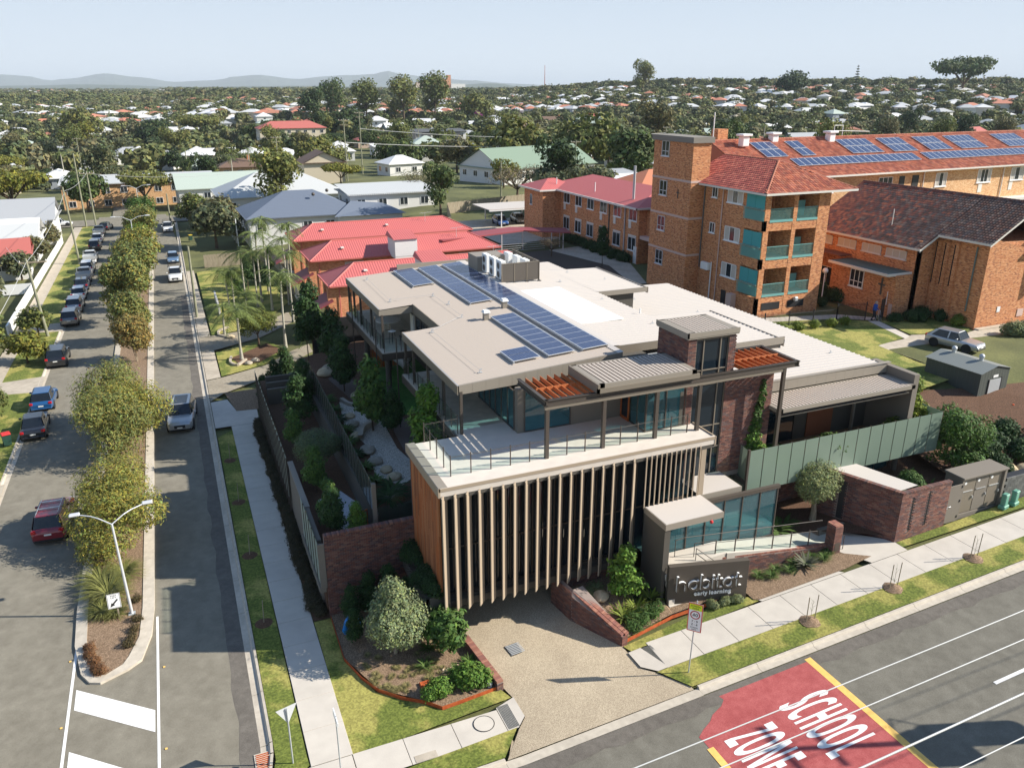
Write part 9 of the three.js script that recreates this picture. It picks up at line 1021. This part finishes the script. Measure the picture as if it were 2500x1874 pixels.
far3('wide leafless crowned tree behind the red units', bareK, leafMat(0.24, 0.2, 0.13), 63, -146, [1.3, 1.1, 1.3]);far3('smaller bare branched tree beside the timber fence', bareK, leafMat(0.2, 0.19, 0.1), 47, -158, [1.0, 0.9, 1.0]);far3('purple bougainvillea in full flower', FK[1], leafMat(0.22, 0.02, 0.16), 196, -520, [1.0, 1.7, 1.0], 'flowering_tree');tree('bare_shrub', 'leafless shrub on the dark lawn by the walkway', bareK, leafMat(0.12, 0.09, 0.06), 44.5, 4.9, -92, 0.4);tree('small_tree', 'small dark tree beside the wing path', K.glossy[1], LM.dark, 47.5, 4.9, -84, 1.2);for (let i=0;i<8;i++) clump('wing_shrub', `dark shrub along the wing wall, ${['first', 'second', 'third', 'fourth', 'fifth', 'sixth', 'seventh', 'eighth'][i]} from the walkway`, K.bush[0].crown, LM.dark, 51.4, 4.9, -101+i*2.2, 1.5, 'shrubs along the wing', 'shrub');
// left yards
[[-20, -66, 1, 2, 0.42],[-21, -73, 1, 2, 0.5],[-16, -70.5, 0, 0, 0.4],[-14.8, -86, 1, 5, 0.5],[-19, -91, 0, 0, 0.6],[-15, -96.5, 0, 0, 0.42],[-22, -110, 1, 6, 0.7],[-25, -122, 0, 4, 0.7],[-20.5, -128, 1, 6, 0.6],[-20, -141, 1, 4, 0.6],[-24, -104, 0, 2, 0.55],[-15, -58, 1, 2, 0.35],[-27, -96, 1, 0, 0.7],[-20, -155, 1, 4, 0.6]].forEach(([x, z, k, m, s], i)=>far3(`garden tree in the left front yards, ${['nearest the black car', 'behind the blue hatch', 'small street tree by the kerb', 'bright green by the driveway', 'beside the slatted carport', 'by the power pole', 'behind the white wall', 'bare and grey', 'by the white fence', 'in front of the cottage', 'behind the carport', 'at the left edge', 'behind the slatted screen', 'farthest along the fence'][i]}`, FK[k], FM[m], x, z, s, 'yard_tree', 'trees in the left yards'));
// random houses, then random trees between them
const RC=['white', 'white', 'white', 'pale', 'pale', 'grey', 'white', 'redbrown', 'orange', 'brown', 'mint', 'redroof', 'white', 'grey'], polar=(a, d)=>[Math.sin((a+22.96)*Math.PI / 180)*d, -Math.cos((a+22.96)*Math.PI / 180)*d];
{let n=0;for (let k=0;k<9000&&n<225;k++) {const a=rr(-33, 34), d=190+520*Math.pow(rnd(), 0.7);if (a<3&&rnd()<0.6) continue;const [x, z]=polar(a, d), w=rr(10, 17);if (!clear(x, z, w*0.5+2)) continue;const r=pick(RC);spots.push([x, z, w*0.5]);n++;house(`${{white: 'white', pale: 'pale grey', grey: 'grey', redbrown: 'red brown', orange: 'orange', brown: 'brown', mint: 'mint', redroof: 'red'}[r]} roofed house in the suburb stretching to the horizon`, x, z, pick([0, 0.12, -0.1, 1.57, -0.35, 0.3]), w, rr(8, 12), rnd()<0.22?2:1, ROOF[r], WALL[pick(['white', 'white', 'cream', 'tan', 'pinkish', 'grey'])], pick(['hip', 'hip', 'gable', 'hip']), {group: 'houses across the suburb', far: true, sparse: true, win: d > 650?0:1});}}
{let n=0;for (let k=0;k<9000&&n<215;k++) {const a=rr(-34, 35), d=130+340*Math.sqrt(rnd()), [x, z]=polar(a, d);if (!clear(x, z, 1.5)) continue;const i=Math.floor(rnd()*4);far3(['leafy backyard tree among the houses behind the units', 'rounded backyard tree among the houses behind the units', 'tall gum among the houses behind the units', 'spreading backyard tree among the houses behind the units'][i], FK[i], pick(FM), x, z, rr(0.6, 1.35), 'backyard_tree', 'backyard trees');n++;}}
for (const [x, z, h] of [[18, -250, 9],[24, -262, 10],[30, -240, 8],[-40, -430, 12],[60, -300, 9],[-50, -380, 10],[100, -300, 9],[250, -300, 11],[8, -330, 10],[-30, -300, 11],[330, -420, 12],[46, -275, 9]]) {const g=thing('palm_tree', 'tall palm rising above the suburb houses', 'palm', [x, T(x, z), z], rnd()*6, 'palms in the suburb');part(g, 'trunk', B().cyl([0, 0, 0],[0, h, 0], 0.22, 0.14, 6).build(), M.palmTrunk);part(g, 'fronds', palmFar, LM.palm).position.y=h;}
{// what lies beyond can only be seen as a mass
const lowC=[0, 1, 2].map(i=>crownGeo(spread(5, 2.6, 3, 6, 2.5, 2.2), 420, 1.5, {asp: 0.75, lump: 0.4, minY: -1})), lists=[[],[],[]], q=new THREE.Quaternion(), up=V(0, 1, 0);let n=0;
for (let k=0;k<30000;k++) {const u=rnd(), d=u<0.5?260+900*Math.sqrt(rnd()):1100+3300*Math.pow(rnd(), 1.35), [x, z]=polar(rr(-35, 36), d);if (d<1150&&!clear(x, z, 0.5)) continue;if (d<1150&&fbm(x*0.006, z*0.006, 3)<-0.2) continue;const s=d > 1100?rr(1.1, 2.1):rr(0.7, 1.45), c=pick([[0.14, 0.155, 0.055],[0.11, 0.13, 0.045],[0.17, 0.175, 0.065],[0.09, 0.11, 0.05],[0.18, 0.17, 0.085]]);lists[n++ % 3].push([new THREE.Matrix4().compose(V(x, T(x, z) - 0.8, z), q.setFromAxisAngle(up, rnd()*6.28).clone(), V(s*rr(0.85, 1.2), s*rr(0.8, 1.15), s)), c]);}
const g=new THREE.Group();g.name='distant_trees';g.userData={kind: 'stuff', label: 'mass of trees covering the suburb towards the horizon', category: 'trees'};scene.add(g);lists.forEach((l, i)=>instanced(g, 'tree_mass', lowC[i], leafMat(1, 1, 1, 0.2), l));
const wl=[], rl=[], hw=bx(-5, -3, -4, 5, 3, 4).build(), hr=B().quad([-5.6, 3, 4.6],[5.6, 3, 4.6],[1.6, 5.2, 0],[-1.6, 5.2, 0]).quad([5.6, 3, -4.6],[-5.6, 3, -4.6],[-1.6, 5.2, 0],[1.6, 5.2, 0]).tri([5.6, 3, 4.6],[5.6, 3, -4.6],[1.6, 5.2, 0]).tri([-5.6, 3, -4.6],[-5.6, 3, 4.6],[-1.6, 5.2, 0]).build();
for (let k=0;k<1900;k++) {const d=660+3000*Math.pow(rnd(), 1.35), [x, z]=polar(rr(-34, 35), d), s=d > 1800&&rnd()<0.08?rr(2, 4):rr(1, 1.7), m=new THREE.Matrix4().compose(V(x, T(x, z)+4.2, z), q.setFromAxisAngle(up, rnd()*3).clone(), V(s, d > 1500?rr(1, 1.7):1, s));wl.push([m, pick([[0.66, 0.64, 0.6],[0.55, 0.5, 0.42],[0.6, 0.6, 0.6]])]);rl.push([m, pick([[0.66, 0.66, 0.65],[0.6, 0.6, 0.6],[0.45, 0.46, 0.46],[0.4, 0.17, 0.1],[0.5, 0.2, 0.12],[0.62, 0.62, 0.6]])]);}
const h=new THREE.Group();h.name='distant_houses';h.userData={kind: 'stuff', label: 'far houses dotted through the trees below the hills', category: 'houses'};scene.add(h);instanced(h, 'house_walls', hw, std({}), wl);instanced(h, 'house_roofs', hr, std({roughness: 0.6}), rl);
}
{const g=thing('hospital', 'large red brown and white building on the far horizon', 'building', [...(([x, z])=>[x, 30, z])(polar(-5.6, 2500))]);part(g, 'wing', bx(-40, -12, -10, 10, 18, 10), WALL.pinkish);part(g, 'wing', bx(10, -12, -10, 60, 26, 10), M.brickOrange);part(g, 'tower', bx(56, -12, -8, 66, 38, 8), M.brickOrange);part(g, 'wing', bx(-90, -12, -10, -40, 10, 10), WALL.white);part(g, 'wing', bx(66, -12, -10, 110, 14, 10), WALL.white);const m=thing('radio_mast', 'thin red and white mast on the far horizon', 'mast', [...(([x, z])=>[x, 24, z])(polar(2.2, 2200))]);part(m, 'lattice', B().cyl([0, -10, 0],[0, 62, 0], 1.2, 0.6, 6), ROOF.redroof);}
// mountains on the horizon
{const ridgeLine=(name, dist, pts, k, seedx)=>{const m=B(), P=[];for (let i=0;i <= 160;i++) {const a=-38+i*0.48, X=1106+Math.tan(a*Math.PI / 180)*1832;let j=0;while (j<pts.length - 2&&pts[j+1][0]<X) j++;const t=clamp((X - pts[j][0]) / (pts[j+1][0] - pts[j][0]), -0.3, 1.3), h=lerp(pts[j][1], pts[j+1][1], sm(0, 1, t))*k+2.2*fbm(i*0.17+seedx, 2.2);P.push([a, 25+dist / Math.cos(a*Math.PI / 180)*h / 1832]);} for (let i=0;i<160;i++) for (let r=0;r<7;r++) {const v=(ii, rr_)=>{const f=rr_ / 7, [x, z]=polar(P[ii][0], (dist - 3600*(1 - f) ** 1.2) / Math.cos(P[ii][0]*Math.PI / 180));return [x, lerp(-30, P[ii][1], Math.pow(f, 0.8))*(1+(f<1&&f > 0?0.5*fbm(ii*0.31+seedx, rr_*0.9):0)), z];};m.quad(v(i, r), v(i+1, r), v(i+1, r+1), v(i, r+1));} struct(name, m, M.hill ??= col(0.055, 0.075, 0.04, {roughness: 1}));};
ridgeLine('mountain_range', 15000, [[-300, 24],[0, 28],[60, 26],[110, 18],[150, 22],[235, 32],[300, 25],[380, 16],[450, 20],[560, 30],[640, 23],[700, 28],[760, 31],[805, 33],[838, 39],[868, 33],[930, 27],[1010, 21],[1100, 15],[1180, 11],[1260, 8],[1400, 8],[1500, 12],[1650, 10],[1800, 13],[1950, 9],[2100, 12],[2500, 10]], 1, 3);ridgeLine('foothills', 7600, [[-300, 8],[0, 10],[200, 14],[400, 9],[650, 12],[900, 9],[1000, 16],[1060, 18],[1150, 9],[1300, 6],[1700, 6],[2500, 6]], 0.8, 11);}
// power poles and wires
const wireM=col(0.55, 0.55, 0.53, {roughness: 0.4}), sag=(a, b, s, n=12)=>{const p=[];for (let i=0;i <= n;i++) {const t=i / n;p.push([lerp(a[0], b[0], t), lerp(a[1], b[1], t) - s*4*t*(1 - t), lerp(a[2], b[2], t)]);} return p;};
function pole(x, z, h, label, arm=1, o={}) {const y=T(x, z), g=thing('power_pole', label, 'power pole', [x, y, z], o.turn || 0, 'power poles');part(g, 'pole', B().cyl([0, -0.3, 0],[o.lean || 0, h, 0], 0.17, 0.12, 10), M.timberPole);if (arm) part(g, 'cross_arm', bx(-1.3, h - 0.5, -0.06, 1.3, h - 0.36, 0.06), M.timberGrey);if (arm > 1) part(g, 'cross_arm', bx(-1.0, h - 1.6, -0.06, 1.0, h - 1.48, 0.06), M.timberGrey);if (arm) for (const s of [-1.2, -0.5, 0.5, 1.2]) part(g, 'insulator', B().cyl([s, h - 0.36, 0],[s, h - 0.2, 0], 0.05, 0.04, 6), M.white);return g;}
pole(1.17, -97.5, 8.4, 'leaning timber power pole on the near verge', 0, {lean: 0.1});pole(-14, -95.5, 8.6, 'timber power pole with cross arm beside the parked cars', 1, {lean: -0.6});pole(-13.9, -137.2, 11.6, 'tall timber power pole beside the white tray truck', 0, {lean: -0.4});pole(-13.5, -172, 11, 'timber power pole at the cross street corner', 1);pole(-15.5, -176, 14, 'tallest timber pole behind the cross street corner', 0);pole(-0.3, -174.5, 6, 'short steel pole at the near cross street corner', 0);
[[42, -205, 15, 2],[52, -232, 17, 2],[28, -225, 13, 2],[88, -170, 10, 1],[62, -152, 7, 0],[190, -430, 12, 1],[215, -405, 12, 1],[165, -250, 13, 2],[-28, -340, 14, 1],[98, -330, 12, 1]].forEach(([x, z, h, a], i)=>pole(x, z, h, `${['tall power pole left of the pair above the red roofs', 'taller power pole of the pair above the red roofs', 'power pole left of the pair', 'power pole beside the white hall', 'slim pole beside the carport fence', 'power pole at the bend in the road', 'second power pole at the bend in the road', 'power pole left of the brick tower', 'power pole along the far street', 'power pole by the modern terrace'][i]}`, a));
{const g=pole(35.5, -11.8, 11, 'foreground power pole with transformer, just outside the right edge', 2, {turn: Math.PI / 2});part(g, 'transformer', B().cyl([0, 5.4, 0.75],[0, 7.4, 0.75], 0.62, 0.62, 18), M.galv);part(g, 'transformer', B().bev(-0.9, 5.9, -1.1, 0.9, 7.0, -0.3, 0.1), M.galv);part(g, 'bracket', B().path([[0, 7.8, 0],[0.9, 8.2, 1.2],[0, 7.6, 1.6]], 0.03), M.galv);
const W2=(label, z, y, r=0.018)=>{const m=B();m.path(sag([-40, y - 1.2, z],[35.5, y+1.4, z], 0.7, 24), r, 5).path(sag([35.5, y+1.4, z],[95, y+3.6, z], 0.7, 12), r, 5);const o=one('power_line', m, wireM, label, 'power line', 'foreground power lines');};W2('foreground power line nearest the far kerb', -12.2, 10.2);W2('second foreground power line from the far kerb', -11.35, 10.2);W2('thick foreground power line over the school lettering', -10.1, 10.0, 0.03);W2('foreground power line nearest the camera', -9.3, 9.7);}
const line=(label, a, b, s=0.8, r=0.025)=>one('power_line', B().path(sag(a, b, s), r, 4), wireM, label, 'power line', 'street power lines');
line('wire from the left pole down the street verge', [-14.6, 8.2, -95.5],[-14, 8.6, -30], 1.2);line('wire from the left pole to the tall pole behind', [-14.6, 8.2, -95.5],[-14.3, 10.6, -137.2], 0.8);line('wire crossing the cross street', [-13.5, 10.5, -172],[12, 9, -178], 0.7);line('service wire from the left pole to the cottages', [-14.6, 7.6, -95.5],[-24, 4.2, -140], 0.8);line('wire over the parked cars', [-14.3, 11, -137.2],[-13.5, 10.6, -172], 0.6);line('long wire left of the brick tower', [165, 11, -250],[52, 15, -232], 2.0, 0.06);line('lower long wire left of the brick tower', [165, 9.6, -250],[42, 13, -205], 2.0, 0.06);
for (const [z, l] of [[-124, 'double arm street light in the middle of the median trees'],[-166, 'double arm street light near the cross street']]) {const p=thing('street_light', l, 'street light', [-5.3, 0.1, z]);part(p, 'pole', B().cyl([0, 0, 0],[0, 8, 0], 0.08, 0.05, 8), M.galvPole);for (const s of [-1, 1]) {part(p, 'arm', B().path([[0, 7.9, 0],[s*1.0, 8.4, 0],[s*2.0, 8.5, 0]], 0.04), M.galvPole);part(p, 'lamp_head', bv(s*2.2 - 0.3, 8.42, -0.14, s*2.2+0.3, 8.56, 0.14, 0.04), M.galvPole);}}
scene.fog=new THREE.FogExp2(new THREE.Color(0.78, 0.87, 0.96), 0.00007);
renderer.render(scene, camera);
